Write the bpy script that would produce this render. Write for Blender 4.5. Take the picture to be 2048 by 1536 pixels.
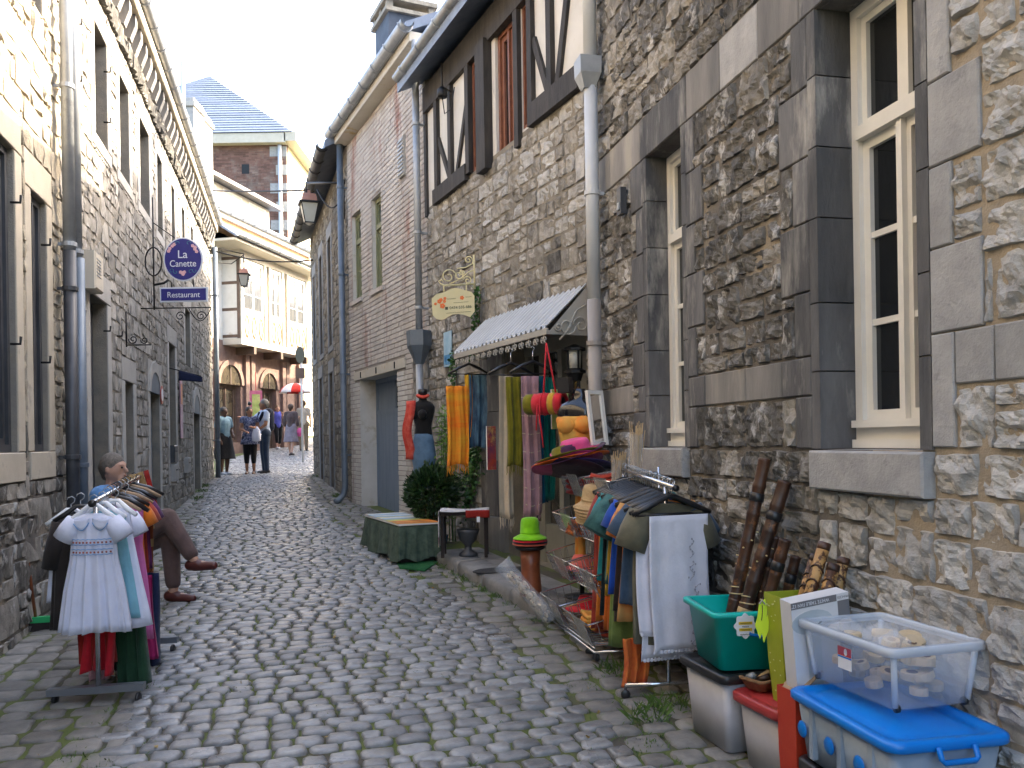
import bpy, math, random
from mathutils import Vector, Matrix, noise

for o in list(bpy.data.objects):
    bpy.data.objects.remove(o)
SC = bpy.context.scene
COL = SC.collection
RAD = math.radians

# ------------------------------------------------------------------ camera
F = 1700.0                      # focal length in pixels of a 2048 wide picture
ROLL = RAD(0.9)
HY = 112.0                      # horizon below the picture centre (lens shift)
EYE = 1.5
cam_d = bpy.data.cameras.new('camera')
cam = bpy.data.objects.new('camera', cam_d)
COL.objects.link(cam)
cam_d.sensor_width = 36.0
cam_d.lens = 36.0 * F / 2048.0
cam_d.shift_y = HY / 2048.0
cam_d.shift_x = -HY * math.sin(ROLL) / 2048.0
cam_d.clip_start = 0.05
cam_d.clip_end = 800.0
cam.matrix_world = Matrix.Translation((0, 0, EYE)) @ Matrix.Rotation(RAD(90), 4, 'X') @ Matrix.Rotation(-ROLL, 4, 'Z')
SC.camera = cam
SC.render.resolution_x = 1024
SC.render.resolution_y = 768

# ------------------------------------------------------------------ light
SUN_AZ = RAD(62)                # from straight ahead (+Y) round to the right (+X)
SUN_EL = RAD(31)
wd = bpy.data.worlds.new('World')
SC.world = wd
wd.use_nodes = True
wn = wd.node_tree
for n in list(wn.nodes):
    wn.nodes.remove(n)
w_out = wn.nodes.new('ShaderNodeOutputWorld')
w_bg = wn.nodes.new('ShaderNodeBackground')
w_sky = wn.nodes.new('ShaderNodeTexSky')
w_sky.sky_type = 'NISHITA'
w_sky.sun_disc = False
w_sky.sun_elevation = SUN_EL
w_sky.sun_rotation = SUN_AZ
w_sky.air_density = 1.0
w_sky.dust_density = 6.0
w_sky.ozone_density = 1.0
w_bg.inputs['Strength'].default_value = 0.15
wn.links.new(w_sky.outputs[0], w_bg.inputs['Color'])
wn.links.new(w_bg.outputs[0], w_out.inputs['Surface'])
sun_d = bpy.data.lights.new('sun', 'SUN')
sun = bpy.data.objects.new('sun', sun_d)
COL.objects.link(sun)
sun_d.energy = 2.0
sun_d.angle = RAD(0.5)
sun_d.color = (1.0, 0.84, 0.62)
sdir = Vector((math.sin(SUN_AZ) * math.cos(SUN_EL), math.cos(SUN_AZ) * math.cos(SUN_EL), math.sin(SUN_EL)))
sun.rotation_euler = sdir.to_track_quat('Z', 'Y').to_euler()
sun.location = sdir * 60
SC.view_settings.view_transform = 'Standard'
SC.view_settings.look = 'None'
SC.view_settings.gamma = 1.0
SC.view_settings.use_curve_mapping = False
SC.view_settings.exposure = 3.1

# ------------------------------------------------------------------ geometry of the lane
def gz(Y):                      # the lane climbs away from the camera
    if Y < -4: return -0.152
    if Y < 22: return 0.038 * Y
    if Y < 42: return 0.836 + 0.052 * (Y - 22)
    return 1.876
def ray(x, y):
    a = x - 1024; b = y - 768
    c, s = math.cos(ROLL), math.sin(ROLL)
    xr = a * c - b * s; yr = a * s + b * c
    return (xr / F, 1.0, -(yr - HY) / F)
def at(x, y, Y):
    r = ray(x, y)
    return Vector((r[0] * Y, Y, EYE + r[2] * Y))
def on_ground(x, y, h=0.0):
    r = ray(x, y)
    t = (EYE - h) / (0.038 - r[2])
    return Vector((r[0] * t, t, EYE + r[2] * t))

class Wall:
    """A vertical wall plane: u runs along it, the local y axis points into the lane."""
    def __init__(s, o, d):
        l = math.hypot(*d)
        s.o = Vector((o[0], o[1])); s.d = Vector((d[0] / l, d[1] / l)); s.n = Vector((-s.d.y, s.d.x))
        s.M = Matrix(((s.d.x, s.n.x, 0, s.o.x), (s.d.y, s.n.y, 0, s.o.y), (0, 0, 1, 0), (0, 0, 0, 1)))
    def uz(s, x, y, off=0.0):
        r = ray(x, y); o = s.o + s.n * off
        t = (o.x * s.n.x + o.y * s.n.y) / (r[0] * s.n.x + r[1] * s.n.y)
        p = Vector((r[0] * t, r[1] * t)) - o
        return p.dot(s.d), EYE + r[2] * t
    def u(s, x, y, off=0.0): return s.uz(x, y, off)[0]
    def z(s, x, y, off=0.0): return s.uz(x, y, off)[1]
    def p(s, u, y, z): return s.M @ Vector((u, y, z))
P1 = (.613, 6.68); P2 = (-.99, 10.25); P3 = (-2.6, 13.7); P4 = (-4.74, 20.2)
dN = (-.2198, .9755)
WN = Wall((P1[0] - 7 * dN[0], P1[1] - 7 * dN[1]), dN)            # near stone house, right
WM = Wall(P1, (P2[0] - P1[0], P2[1] - P1[1]))                    # half-timbered shop
WB = Wall(P2, (P3[0] - P2[0], P3[1] - P2[1]))                    # brick house
WF = Wall(P3, (P4[0] - P3[0], P4[1] - P3[1]))                    # far stone house, right
WL = Wall((-6.67, 18.67), (.25, -.968))                          # left houses (u grows towards the camera)
WT = Wall((-7.66, 22.0), (-.221, -1.0))                          # half-timbered house at the bend

# ------------------------------------------------------------------ mesh helpers
class MB:
    def __init__(s, M=None):
        s.v = []; s.f = []; s.mi = []; s.M = M; s.cur = 0
    def add(s, vs, fs, M=None):
        b = len(s.v); M = M or s.M
        if M is None: s.v.extend(Vector(v) for v in vs)
        else: s.v.extend(M @ Vector(v) for v in vs)
        s.f.extend(tuple(b + i for i in f) for f in fs)
        s.mi.extend([s.cur] * len(fs))
        return s
    def box(s, x0, x1, y0, y1, z0, z1, M=None, tx=0.0, ty=0.0):
        """axis box; tx, ty shrink the bottom on each side"""
        v = [(x0 + tx, y0 + ty, z0), (x1 - tx, y0 + ty, z0), (x1 - tx, y1 - ty, z0), (x0 + tx, y1 - ty, z0),
             (x0, y0, z1), (x1, y0, z1), (x1, y1, z1), (x0, y1, z1)]
        return s.add(v, [(0, 3, 2, 1), (4, 5, 6, 7), (0, 1, 5, 4), (1, 2, 6, 5), (2, 3, 7, 6), (3, 0, 4, 7)], M)
    def bar(s, a, b, w, h=None, M=None, up=(0, 0, 1)):
        """square bar from a to b"""
        a = Vector(a); b = Vector(b); h = h or w
        d = (b - a).normalized(); up = Vector(up)
        if abs(d.dot(up)) > .98: up = Vector((0, 1, 0))
        x = d.cross(up).normalized() * w / 2; y = x.normalized().cross(d) * h / 2
        v = [a - x - y, a + x - y, a + x + y, a - x + y, b - x - y, b + x - y, b + x + y, b - x + y]
        return s.add(v, [(0, 3, 2, 1), (4, 5, 6, 7), (0, 1, 5, 4), (1, 2, 6, 5), (2, 3, 7, 6), (3, 0, 4, 7)], M)
    def tube(s, pts, r, n=8, M=None, caps=True, closed=False, sx=1.0):
        pts = [Vector(p) for p in pts]; k = len(pts)
        rs = r if isinstance(r, (list, tuple)) else [r] * k
        vs = []; fs = []
        prev = None
        for i, p in enumerate(pts):
            if closed: t = pts[(i + 1) % k] - pts[i - 1]
            elif i == 0: t = pts[1] - pts[0]
            elif i == k - 1: t = pts[-1] - pts[-2]
            else: t = pts[i + 1] - pts[i - 1]
            t = t.normalized() if t.length > 1e-9 else Vector((0, 0, 1))
            if prev is None:
                a = Vector((0, 0, 1)) if abs(t.z) < .9 else Vector((1, 0, 0))
                x = t.cross(a).normalized()
            else:
                x = (prev - t * prev.dot(t)).normalized()
            prev = x; y = t.cross(x)
            for j in range(n):
                an = 2 * math.pi * j / n
                vs.append(p + x * math.cos(an) * rs[i] * sx + y * math.sin(an) * rs[i])
        for i in range(k if closed else k - 1):
            a = i * n; b = ((i + 1) % k) * n
            for j in range(n):
                fs.append((a + j, a + (j + 1) % n, b + (j + 1) % n, b + j))
        if caps and not closed:
            fs.append(tuple(range(n - 1, -1, -1))); fs.append(tuple((k - 1) * n + j for j in range(n)))
        return s.add(vs, fs, M)
    def lathe(s, prof, n=20, M=None, sx=1.0, sy=1.0, wob=None):
        """prof: list of (r, z); closed with caps where r > 0 at the ends"""
        vs = []; fs = []; k = len(prof)
        for i, (r, z) in enumerate(prof):
            for j in range(n):
                an = 2 * math.pi * j / n
                rr = r * (1 + (wob(an, z) if wob else 0))
                vs.append((rr * math.cos(an) * sx, rr * math.sin(an) * sy, z))
        for i in range(k - 1):
            for j in range(n):
                fs.append((i * n + j, i * n + (j + 1) % n, (i + 1) * n + (j + 1) % n, (i + 1) * n + j))
        fs.append(tuple(range(n - 1, -1, -1))); fs.append(tuple((k - 1) * n + j for j in range(n)))
        return s.add(vs, fs, M)
    def grid(s, fn, nu, nv, M=None, thick=0.0):
        """fn(a, b) -> point for a, b in 0..1; thick > 0 gives the sheet a back"""
        P = [[Vector(fn(i / nu, j / nv)) for j in range(nv + 1)] for i in range(nu + 1)]
        vs = [p for r in P for p in r]
        idx = lambda i, j: i * (nv + 1) + j
        fs = [(idx(i, j), idx(i + 1, j), idx(i + 1, j + 1), idx(i, j + 1)) for i in range(nu) for j in range(nv)]
        if thick:
            N = len(vs)
            bk = []
            for i in range(nu + 1):
                for j in range(nv + 1):
                    a = P[min(i + 1, nu)][j] - P[max(i - 1, 0)][j]; b = P[i][min(j + 1, nv)] - P[i][max(j - 1, 0)]
                    n_ = a.cross(b)
                    n_ = n_.normalized() if n_.length > 1e-9 else Vector((0, 0, 1))
                    bk.append(P[i][j] - n_ * thick)
            vs += bk
            fs += [tuple(N + q for q in reversed(f)) for f in fs]
            edge = [idx(i, 0) for i in range(nu + 1)] + [idx(nu, j) for j in range(1, nv + 1)] + \
                   [idx(i, nv) for i in range(nu - 1, -1, -1)] + [idx(0, j) for j in range(nv - 1, 0, -1)]
            for k in range(len(edge)):
                a, b = edge[k], edge[(k + 1) % len(edge)]
                fs.append((a, N + a, N + b, b))
        return s.add(vs, fs, M)
    def prism(s, poly, y0, y1, M=None):
        """polygon in x, z extruded along y"""
        n = len(poly)
        vs = [(x, y0, z) for x, z in poly] + [(x, y1, z) for x, z in poly]
        fs = [tuple(range(n)), tuple(range(2 * n - 1, n - 1, -1))]
        fs += [(i, n + i, n + (i + 1) % n, (i + 1) % n) for i in range(n)]
        return s.add(vs, fs, M)
    def ball(s, c, r, n=10, m=7, M=None, sc=(1, 1, 1)):
        c = Vector(c); vs = []; fs = []
        for i in range(m + 1):
            th = math.pi * i / m
            for j in range(n):
                an = 2 * math.pi * j / n
                vs.append((c.x + r * sc[0] * math.sin(th) * math.cos(an), c.y + r * sc[1] * math.sin(th) * math.sin(an), c.z + r * sc[2] * math.cos(th)))
        for i in range(m):
            for j in range(n):
                fs.append((i * n + j, (i + 1) * n + j, (i + 1) * n + (j + 1) % n, i * n + (j + 1) % n))
        return s.add(vs, fs, M)
    def capsule(s, a, b, ra, rb, n=12):
        a = Vector(a); b = Vector(b); d = (b - a); L = d.length; d = d.normalized() if L > 1e-6 else Vector((0, 0, 1))
        pts = []; rs = []
        for k in range(4):
            an = math.pi / 2 * k / 4
            pts.append(a - d * ra * math.cos(an)); rs.append(max(ra * math.sin(an), 1e-3))
        pts += [a, b]; rs += [ra, rb]
        for k in range(3, -1, -1):
            an = math.pi / 2 * k / 4
            pts.append(b + d * rb * math.cos(an)); rs.append(max(rb * math.sin(an), 1e-3))
        return s.tube(pts, rs, n)
    def obj(s, name, mat, parent=None, smooth=False, loc=None):
        return mesh_obj(name, s.v, s.f, mat, parent, smooth, s.mi, loc)

def mesh_obj(name, v, f, mat, parent=None, smooth=False, mi=None, loc=None):
    me = bpy.data.meshes.new(name)
    me.from_pydata([tuple(p) for p in v], [], f)
    mats = mat if isinstance(mat, (list, tuple)) else [mat]
    for m in mats: me.materials.append(m)
    if mi and len(mats) > 1: me.polygons.foreach_set('material_index', mi)
    if smooth: me.polygons.foreach_set('use_smooth', [True] * len(me.polygons))
    me.update()
    o = bpy.data.objects.new(name, me)
    COL.objects.link(o)
    if parent is not None: o.parent = parent
    if loc is not None: o.location = loc
    return o
def tag(o, label=None, cat=None, group=None, kind=None):
    if label: o['label'] = label
    if cat: o['category'] = cat
    if group: o['group'] = group
    if kind: o['kind'] = kind
    return o
def empty(name, M=None, loc=None, rz=0.0, label=None, cat=None, group=None):
    o = bpy.data.objects.new(name, None)
    COL.objects.link(o)
    o.empty_display_size = .1
    if M is not None: o.matrix_world = M
    elif loc is not None: o.location = loc; o.rotation_euler = (0, 0, rz)
    return tag(o, label, cat, group)
def copy_tree(o, parent=None):
    c = o.copy(); COL.objects.link(c)
    if parent is not None: c.parent = parent
    for ch in list(o.children): copy_tree(ch, c)
    return c
def remesh(o, voxel, smooth_it=4):
    """fuse overlapping closed shapes into one continuous skin"""
    m = o.modifiers.new('r', 'REMESH'); m.mode = 'VOXEL'; m.voxel_size = voxel; m.use_smooth_shade = True
    if smooth_it:
        q = o.modifiers.new('s', 'SMOOTH'); q.factor = .5; q.iterations = smooth_it
    bpy.context.view_layer.update()
    dg = bpy.context.evaluated_depsgraph_get()
    me = bpy.data.meshes.new_from_object(o.evaluated_get(dg))
    o.modifiers.clear(); o.data = me
    return o
def text_obj(s, size, mat, parent, M, name='lettering', ext=.002, align='CENTER', sx=1.0):
    c = bpy.data.curves.new(name, 'FONT'); c.body = s; c.size = size; c.extrude = ext
    c.align_x = align; c.align_y = 'CENTER'
    t = bpy.data.objects.new(name, c); COL.objects.link(t)
    bpy.context.view_layer.update()
    dg = bpy.context.evaluated_depsgraph_get()
    me = bpy.data.meshes.new_from_object(t.evaluated_get(dg))
    bpy.data.objects.remove(t)
    me.materials.clear(); me.materials.append(mat)
    me.transform(M @ Matrix.Diagonal((sx, 1, 1, 1)))
    o = bpy.data.objects.new(name, me); COL.objects.link(o)
    if parent is not None: o.parent = parent
    return o
def rot(ax, deg): return Matrix.Rotation(RAD(deg), 4, ax)
def tr(x, y, z): return Matrix.Translation((x, y, z))
def frame(o, x, y):
    """matrix with origin o and given x, y axes"""
    x = Vector(x).normalized(); y = Vector(y); y = (y - x * x.dot(y)).normalized(); z = x.cross(y); o = Vector(o)
    return Matrix(((x.x, y.x, z.x, o.x), (x.y, y.y, z.y, o.y), (x.z, y.z, z.z, o.z), (0, 0, 0, 1)))

# ------------------------------------------------------------------ materials
MATS = {}
def mat(name, c1, c2=None, scale=6.0, rough=.8, bump=.0, bscale=60.0, metal=0.0, c3=None, c3scale=3.0, c3lo=.55, c3hi=.68,
        stretch=(1, 1, 1), rnd=.0, coords='pos', spec=.5, trans=0.0, alpha=1.0, detail=6.0, lo=.35, hi=.65, emit=None, sheen=0.0, rvar=0.0, rvs=2.5):
    if name in MATS: return MATS[name]
    m = bpy.data.materials.new(name); m.use_nodes = True
    nt = m.node_tree; N = nt.nodes; Lk = nt.links
    bs = N['Principled BSDF']
    bs.inputs['Roughness'].default_value = rough
    bs.inputs['Metallic'].default_value = metal
    bs.inputs['Specular IOR Level'].default_value = spec
    if trans: bs.inputs['Transmission Weight'].default_value = trans
    if alpha < 1: bs.inputs['Alpha'].default_value = alpha
    if sheen: bs.inputs['Sheen Weight'].default_value = sheen
    if coords == 'pos':
        vec = N.new('ShaderNodeNewGeometry').outputs['Position']
    else:
        vec = N.new('ShaderNodeTexCoord').outputs['Object']
    mp = N.new('ShaderNodeMapping'); mp.inputs['Scale'].default_value = stretch
    Lk.new(vec, mp.inputs['Vector']); vec = mp.outputs[0]
    col = None
    if c2 is not None:
        nz = N.new('ShaderNodeTexNoise'); nz.inputs['Scale'].default_value = scale; nz.inputs['Detail'].default_value = detail
        nz.inputs['Roughness'].default_value = .62
        Lk.new(vec, nz.inputs['Vector'])
        rp = N.new('ShaderNodeValToRGB')
        rp.color_ramp.elements[0].position = lo; rp.color_ramp.elements[0].color = (*c1, 1)
        rp.color_ramp.elements[1].position = hi; rp.color_ramp.elements[1].color = (*c2, 1)
        Lk.new(nz.outputs['Fac'], rp.inputs['Fac']); col = rp.outputs['Color']
    if c3 is not None:
        n3 = N.new('ShaderNodeTexNoise'); n3.inputs['Scale'].default_value = c3scale; n3.inputs['Detail'].default_value = 7
        n3.inputs['Roughness'].default_value = .68
        Lk.new(vec, n3.inputs['Vector'])
        mr = N.new('ShaderNodeMapRange'); mr.inputs['From Min'].default_value = c3lo; mr.inputs['From Max'].default_value = c3hi
        Lk.new(n3.outputs['Fac'], mr.inputs['Value'])
        mx = N.new('ShaderNodeMix'); mx.data_type = 'RGBA'
        Lk.new(mr.outputs[0], mx.inputs['Factor'])
        if col is not None: Lk.new(col, mx.inputs['A'])
        else: mx.inputs['A'].default_value = (*c1, 1)
        mx.inputs['B'].default_value = (*c3, 1); col = mx.outputs['Result']
    if rnd:
        oi = N.new('ShaderNodeObjectInfo'); ge = N.new('ShaderNodeNewGeometry')
        ad = N.new('ShaderNodeMath'); ad.operation = 'ADD'
        Lk.new(oi.outputs['Random'], ad.inputs[0]); Lk.new(ge.outputs['Random Per Island'], ad.inputs[1])
        fr = N.new('ShaderNodeMath'); fr.operation = 'FRACT'; Lk.new(ad.outputs[0], fr.inputs[0])
        mr2 = N.new('ShaderNodeMapRange'); mr2.inputs['To Min'].default_value = 1 - rnd; mr2.inputs['To Max'].default_value = 1 + rnd
        Lk.new(fr.outputs[0], mr2.inputs['Value'])
        hs = N.new('ShaderNodeHueSaturation')
        if col is not None: Lk.new(col, hs.inputs['Color'])
        else: hs.inputs['Color'].default_value = (*c1, 1)
        Lk.new(mr2.outputs[0], hs.inputs['Value']); col = hs.outputs['Color']
    if col is not None: Lk.new(col, bs.inputs['Base Color'])
    else: bs.inputs['Base Color'].default_value = (*c1, 1)
    if bump:
        nb = N.new('ShaderNodeTexNoise'); nb.inputs['Scale'].default_value = bscale; nb.inputs['Detail'].default_value = 6
        nb.inputs['Roughness'].default_value = .65
        Lk.new(vec, nb.inputs['Vector'])
        b = N.new('ShaderNodeBump'); b.inputs['Strength'].default_value = bump; b.inputs['Distance'].default_value = .02
        Lk.new(nb.outputs['Fac'], b.inputs['Height']); Lk.new(b.outputs[0], bs.inputs['Normal'])
    if rvar:
        nr = N.new('ShaderNodeTexNoise'); nr.inputs['Scale'].default_value = rvs; nr.inputs['Detail'].default_value = 5
        Lk.new(vec, nr.inputs['Vector'])
        mr3 = N.new('ShaderNodeMapRange'); mr3.inputs['From Min'].default_value = .3; mr3.inputs['From Max'].default_value = .7
        mr3.inputs['To Min'].default_value = max(.05, rough - rvar); mr3.inputs['To Max'].default_value = min(1, rough + rvar)
        Lk.new(nr.outputs['Fac'], mr3.inputs['Value']); Lk.new(mr3.outputs[0], bs.inputs['Roughness'])
    if emit: 
        bs.inputs['Emission Color'].default_value = (*emit[:3], 1); bs.inputs['Emission Strength'].default_value = emit[3]
    MATS[name] = m
    return m
def cloth(name, c, rough=.9, var=.18, bump=.12, bscale=250.0):
    c = tuple(c)
    return mat('cloth ' + name, tuple(x * (1 - var) for x in c), tuple(min(1, x * (1 + var)) for x in c), scale=9, rough=rough, bump=.28, bscale=22, spec=.2, sheen=.15)
# ================================================================== the lane
def lerp_list(pts, Y):
    if Y <= pts[0][1]: i = 0
    else:
        i = len(pts) - 2
        for k in range(len(pts) - 1):
            if pts[k][1] <= Y <= pts[k + 1][1]: i = k; break
    (x0, y0), (x1, y1) = pts[i], pts[i + 1]
    return x0 + (x1 - x0) * (Y - y0) / (y1 - y0)
def gpts(px): 
    q = [on_ground(*p) for p in px]
    return sorted([(a.x, a.y) for a in q], key=lambda a: a[1])
LEFTW = [(-6.67 + .2583 * (18.67 - Y), Y) for Y in (-6, 20.0)] + [(-9.6, 20.05), (-9.9, 30)]
RIGHTW = [(.613 + .2253 * (6.68 + 6), -6), P1, P2, P3, P4, (-2.5, 20.4), (3, 30)]
CR = gpts([(1400, 1660), (1260, 1508), (1076, 1334), (891, 1187), (722, 1078), (666, 1037), (622, 988), (606, 955)]) + [(-4.6, 24), (-4.0, 30), (-3, 40)]
CL = gpts([(160, 1660), (205, 1536), (270, 1355), (330, 1180), (388, 1061), (417, 988), (440, 955)]) + [(-8.6, 26), (-9.3, 32), (-11, 40)]
KERB0 = Vector((.21, 5.92)); KERB1 = Vector((-.76, 8.25))

m_bed = mat('joint soil and moss', (.085, .075, .055), (.06, .052, .04), scale=5, rough=.95, bump=.5, bscale=90, c3=(.10, .125, .03), c3scale=2.5, c3lo=.42, c3hi=.54)
m_cob = mat('worn basalt cobble', (.165, .165, .163), (.27, .268, .262), scale=14, rough=.36, rvar=.14, bump=.22, bscale=70, rnd=.28, c3=(.25, .215, .165), c3scale=4, c3lo=.60, c3hi=.72, spec=.65)
m_set = mat('flat brown sett', (.14, .13, .115), (.22, .205, .18), scale=10, rough=.6, bump=.3, bscale=60, rnd=.25, c3=(.10, .12, .055), c3scale=5, c3lo=.58, c3hi=.72)
m_kerb = mat('grey kerb stone', (.16, .155, .145), (.25, .24, .225), scale=7, rough=.75, bump=.3, bscale=50, rnd=.12)

ys = [-60, -4, 0, 4, 8, 12, 16, 20, 22, 26, 30, 34, 38, 42, 160]
mb = MB()
vs = []; fs = []
for i, Y in enumerate(ys):
    for X in (-120, -12, -6, 0, 6, 120): vs.append((X, Y, gz(Y) + .002))
for i in range(len(ys) - 1):
    for j in range(5): fs.append((i * 6 + j, i * 6 + j + 1, (i + 1) * 6 + j + 1, (i + 1) * 6 + j))
street = mesh_obj('street', vs, fs, m_bed)
tag(street, kind='structure')

ANG12 = [RAD(d + q) for q in (0, 90, 180, 270) for d in (18, 45, 72)]
def cobble(rng, cx, cy, a, b, ang, h, n=12, dome=.66):
    """one stone: rounded outline, worn top, slightly tilted"""
    ca, sa = math.cos(ang), math.sin(ang)
    tx, ty = rng.uniform(-.05, .05), rng.uniform(-.06, .06)
    ph = rng.uniform(0, 6)
    V = []; Fc = []
    rings = ((1.0, -.03), (.97, h * .45), (.86, h * .86), (dome, h))
    for r, z in rings:
        for k in range(n):
            t = ANG12[k]
            c, s = math.cos(t), math.sin(t)
            q = (abs(c) ** 6 + abs(s) ** 6) ** (-1 / 6)
            w = 1 + .055 * math.sin(3 * t + ph) + .04 * math.sin(5 * t + 2 * ph)
            x = a * q * c * r * w; y = b * q * s * r * w
            zz = z + (tx * x + ty * y if z > 0 else 0) + (rng.uniform(-.0025, .0025) if z > 0 else 0)
            X = cx + x * ca - y * sa; Y = cy + x * sa + y * ca
            V.append((X, Y, gz(Y) + zz))
    V.append((cx, cy, gz(cy) + h * 1.05))
    for i in range(3):
        for k in range(n): Fc.append((i * n + k, i * n + (k + 1) % n, (i + 1) * n + (k + 1) % n, (i + 1) * n + k))
    for k in range(n): Fc.append((3 * n + k, 3 * n + (k + 1) % n, 4 * n))
    return V, Fc

def scatter_pieces(name, pieces, matl, parent, n_ind, rest_name, smooth=True):
    """pieces: (rank, verts, faces); the best ranked become objects, the rest one mesh"""
    pieces.sort(key=lambda p: -p[0])
    for r, V, Fc in pieces[:n_ind]:
        mesh_obj(name, V, Fc, matl, parent, smooth)
    if len(pieces) > n_ind:
        m = MB()
        for r, V, Fc in pieces[n_ind:]: m.add(V, Fc)
        o = m.obj(rest_name, matl, parent, smooth); o['kind'] = 'stuff'

def in_frame(p):
    if p.y < .5: return False
    x = p.x / p.y * F + 1024; y = 768 + HY - (p.z - EYE) / p.y * F
    return -20 < x < 2068 and -20 < y < 1556

rng = random.Random(5)
SD = RAD(15.0); sdx, sdy = -math.sin(SD), math.cos(SD)      # along the lane
tdx, tdy = math.cos(SD), math.sin(SD)                       # across it
cob = []; sett = []
s = 1.5
while s < 40:
    dep = rng.uniform(.095, .118)
    t = (-4.6 if s < 24 else -6.5) + rng.uniform(0, .1)
    row_jit = rng.uniform(-.01, .01)
    while t < 7.5:
        w = rng.choice((.10, .115, .13, .145, .165)) + rng.uniform(-.008, .008)
        X = -.1 + sdx * s + tdx * (t + w / 2); Y = sdy * s + tdy * (t + w / 2) + .012 * math.sin(t * 2.2 + s)
        if 1.2 < Y < 39 and lerp_list(CL, Y) < X < lerp_list(CR, Y):
            p = Vector((X, Y, gz(Y)))
            d = p.length
            h = rng.uniform(.014, .024)
            V, Fc = cobble(rng, X, Y + row_jit, w / 2 - .004, dep / 2 - .004, SD + rng.uniform(-.05, .05), h)
            cob.append((1 / d if in_frame(p) else -d, V, Fc))
        t += w
    s += dep
# flat setts along both edges, in rows that follow the lane
for side in (0, 1):
    lane = -6
    Y = 1.3
    while Y < 20.5:
        stp = rng.uniform(.12, .20)
        Yc = Y + stp / 2
        a, b = (lerp_list(LEFTW, Yc), lerp_list(CL, Yc)) if side == 0 else (lerp_list(CR, Yc), lerp_list(RIGHTW, Yc))
        if side == 1 and KERB0.y < Yc < KERB1.y:
            b = KERB0.x + (KERB1.x - KERB0.x) * (Yc - KERB0.y) / (KERB1.y - KERB0.y) - .02
        X = a + .01
        while X < b - .03:
            w = min(rng.uniform(.13, .22), b - X)
            if b - X - w < .06: w = b - X
            if w > .05:
                cx = X + w / 2; cy = Yc + (cx - a) * .22 * (1 if side == 0 else 1)
                if side == 1 and (Vector((cx, cy)) - KERB0).dot(Vector((.92, .39))) > -.02 and 5.85 < cy < 8.3 : 
                    X += w; continue
                V, Fc = cobble(rng, cx, cy, w / 2 - .006, stp / 2 - .006, RAD(13) + rng.uniform(-.06, .06), rng.uniform(.008, .02), dome=.8)
                p = Vector((cx, cy, gz(cy)))
                sett.append((1 / p.length if in_frame(p) else -p.length, V, Fc))
            X += w
        Y += stp
scatter_pieces('cobblestone', cob, m_cob, street, 300, 'cobblestones')
scatter_pieces('paving_sett', sett, m_set, street, 300, 'paving_setts')

# raised pavement in front of the shop
pv_far = Vector((-1.32, 8.9))
def kz(Y): return gz(Y) + .11
mb = MB()
poly = [KERB0, Vector((.62, 6.05)), Vector((.60, 6.66)), Vector((-.42, 8.96)), Vector((-.98, 8.75)), KERB1]
bot = [(p.x, p.y, gz(p.y) - .05) for p in poly]; top = [(p.x, p.y, kz(p.y)) for p in poly]
n = len(poly)
mb.add(bot + top, [tuple(range(n, 2 * n))] + [(i, (i + 1) % n, n + (i + 1) % n, n + i) for i in range(n)])
pave = mb.obj('pavement', m_bed)
tag(pave, kind='structure')
kd = (KERB1 - KERB0); kl = kd.length; kd = kd / kl; kn = Vector((kd.y, -kd.x))     # kn points to the wall
u = 0
cuts = [0, .62, 1.22, 1.86, kl]
for a, b in zip(cuts[:-1], cuts[1:]):
    mb = MB()
    nseg = 5
    def kp(al, wd_, z): 
        q = KERB0 + kd * (a + .004 + (b - a - .008) * al) + kn * wd_
        return Vector((q.x, q.y, gz(q.y) + z + .004 * noise.noise(Vector((q.x * 9, q.y * 9, z * 7)))))
    prof = [(-.012, -.06), (-.014, .06), (-.008, .105), (.012, .124), (.12, .128), (.235, .126), (.245, .10)]
    V = [kp(i / nseg, *q) for i in range(nseg + 1) for q in prof]
    k = len(prof)
    Fc = [(i * k + j, (i + 1) * k + j, (i + 1) * k + j + 1, i * k + j + 1) for i in range(nseg) for j in range(k - 1)]
    Fc += [tuple(range(k)), tuple(nseg * k + j for j in range(k - 1, -1, -1))]
    mb.add(V, Fc); mb.obj('kerb_stone', m_kerb, pave, True)
# paving slabs behind the kerb
rng = random.Random(8)
a = 0
while a < kl - .1:
    L_ = rng.uniform(.28, .5); 
    w0 = .252
    for wd_ in ((.252, .45), (.456, .68)):
        q = [KERB0 + kd * (a + e) + kn * f for e, f in ((.005, wd_[0]), (L_ - .005, wd_[0]), (L_ - .005, wd_[1]), (.005, wd_[1]))]
        if max(p.y for p in q) < 9.0 and all(p.x < lerp_list(RIGHTW, p.y) - .005 for p in q):
            m_ = MB()
            zt = .118 + rng.uniform(-.004, .004)
            c_ = sum(q, Vector((0, 0))) / 4
            V = [(p.x, p.y, gz(p.y) + .1) for p in q] + [((p.x - c_.x) * .98 + c_.x, (p.y - c_.y) * .98 + c_.y, gz(p.y) + zt) for p in q]
            m_.add(V, [(4, 5, 6, 7), (0, 1, 5, 4), (1, 2, 6, 5), (2, 3, 7, 6), (3, 0, 4, 7)])
            m_.obj('paving_slab', m_kerb, pave)
    a += L_

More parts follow.
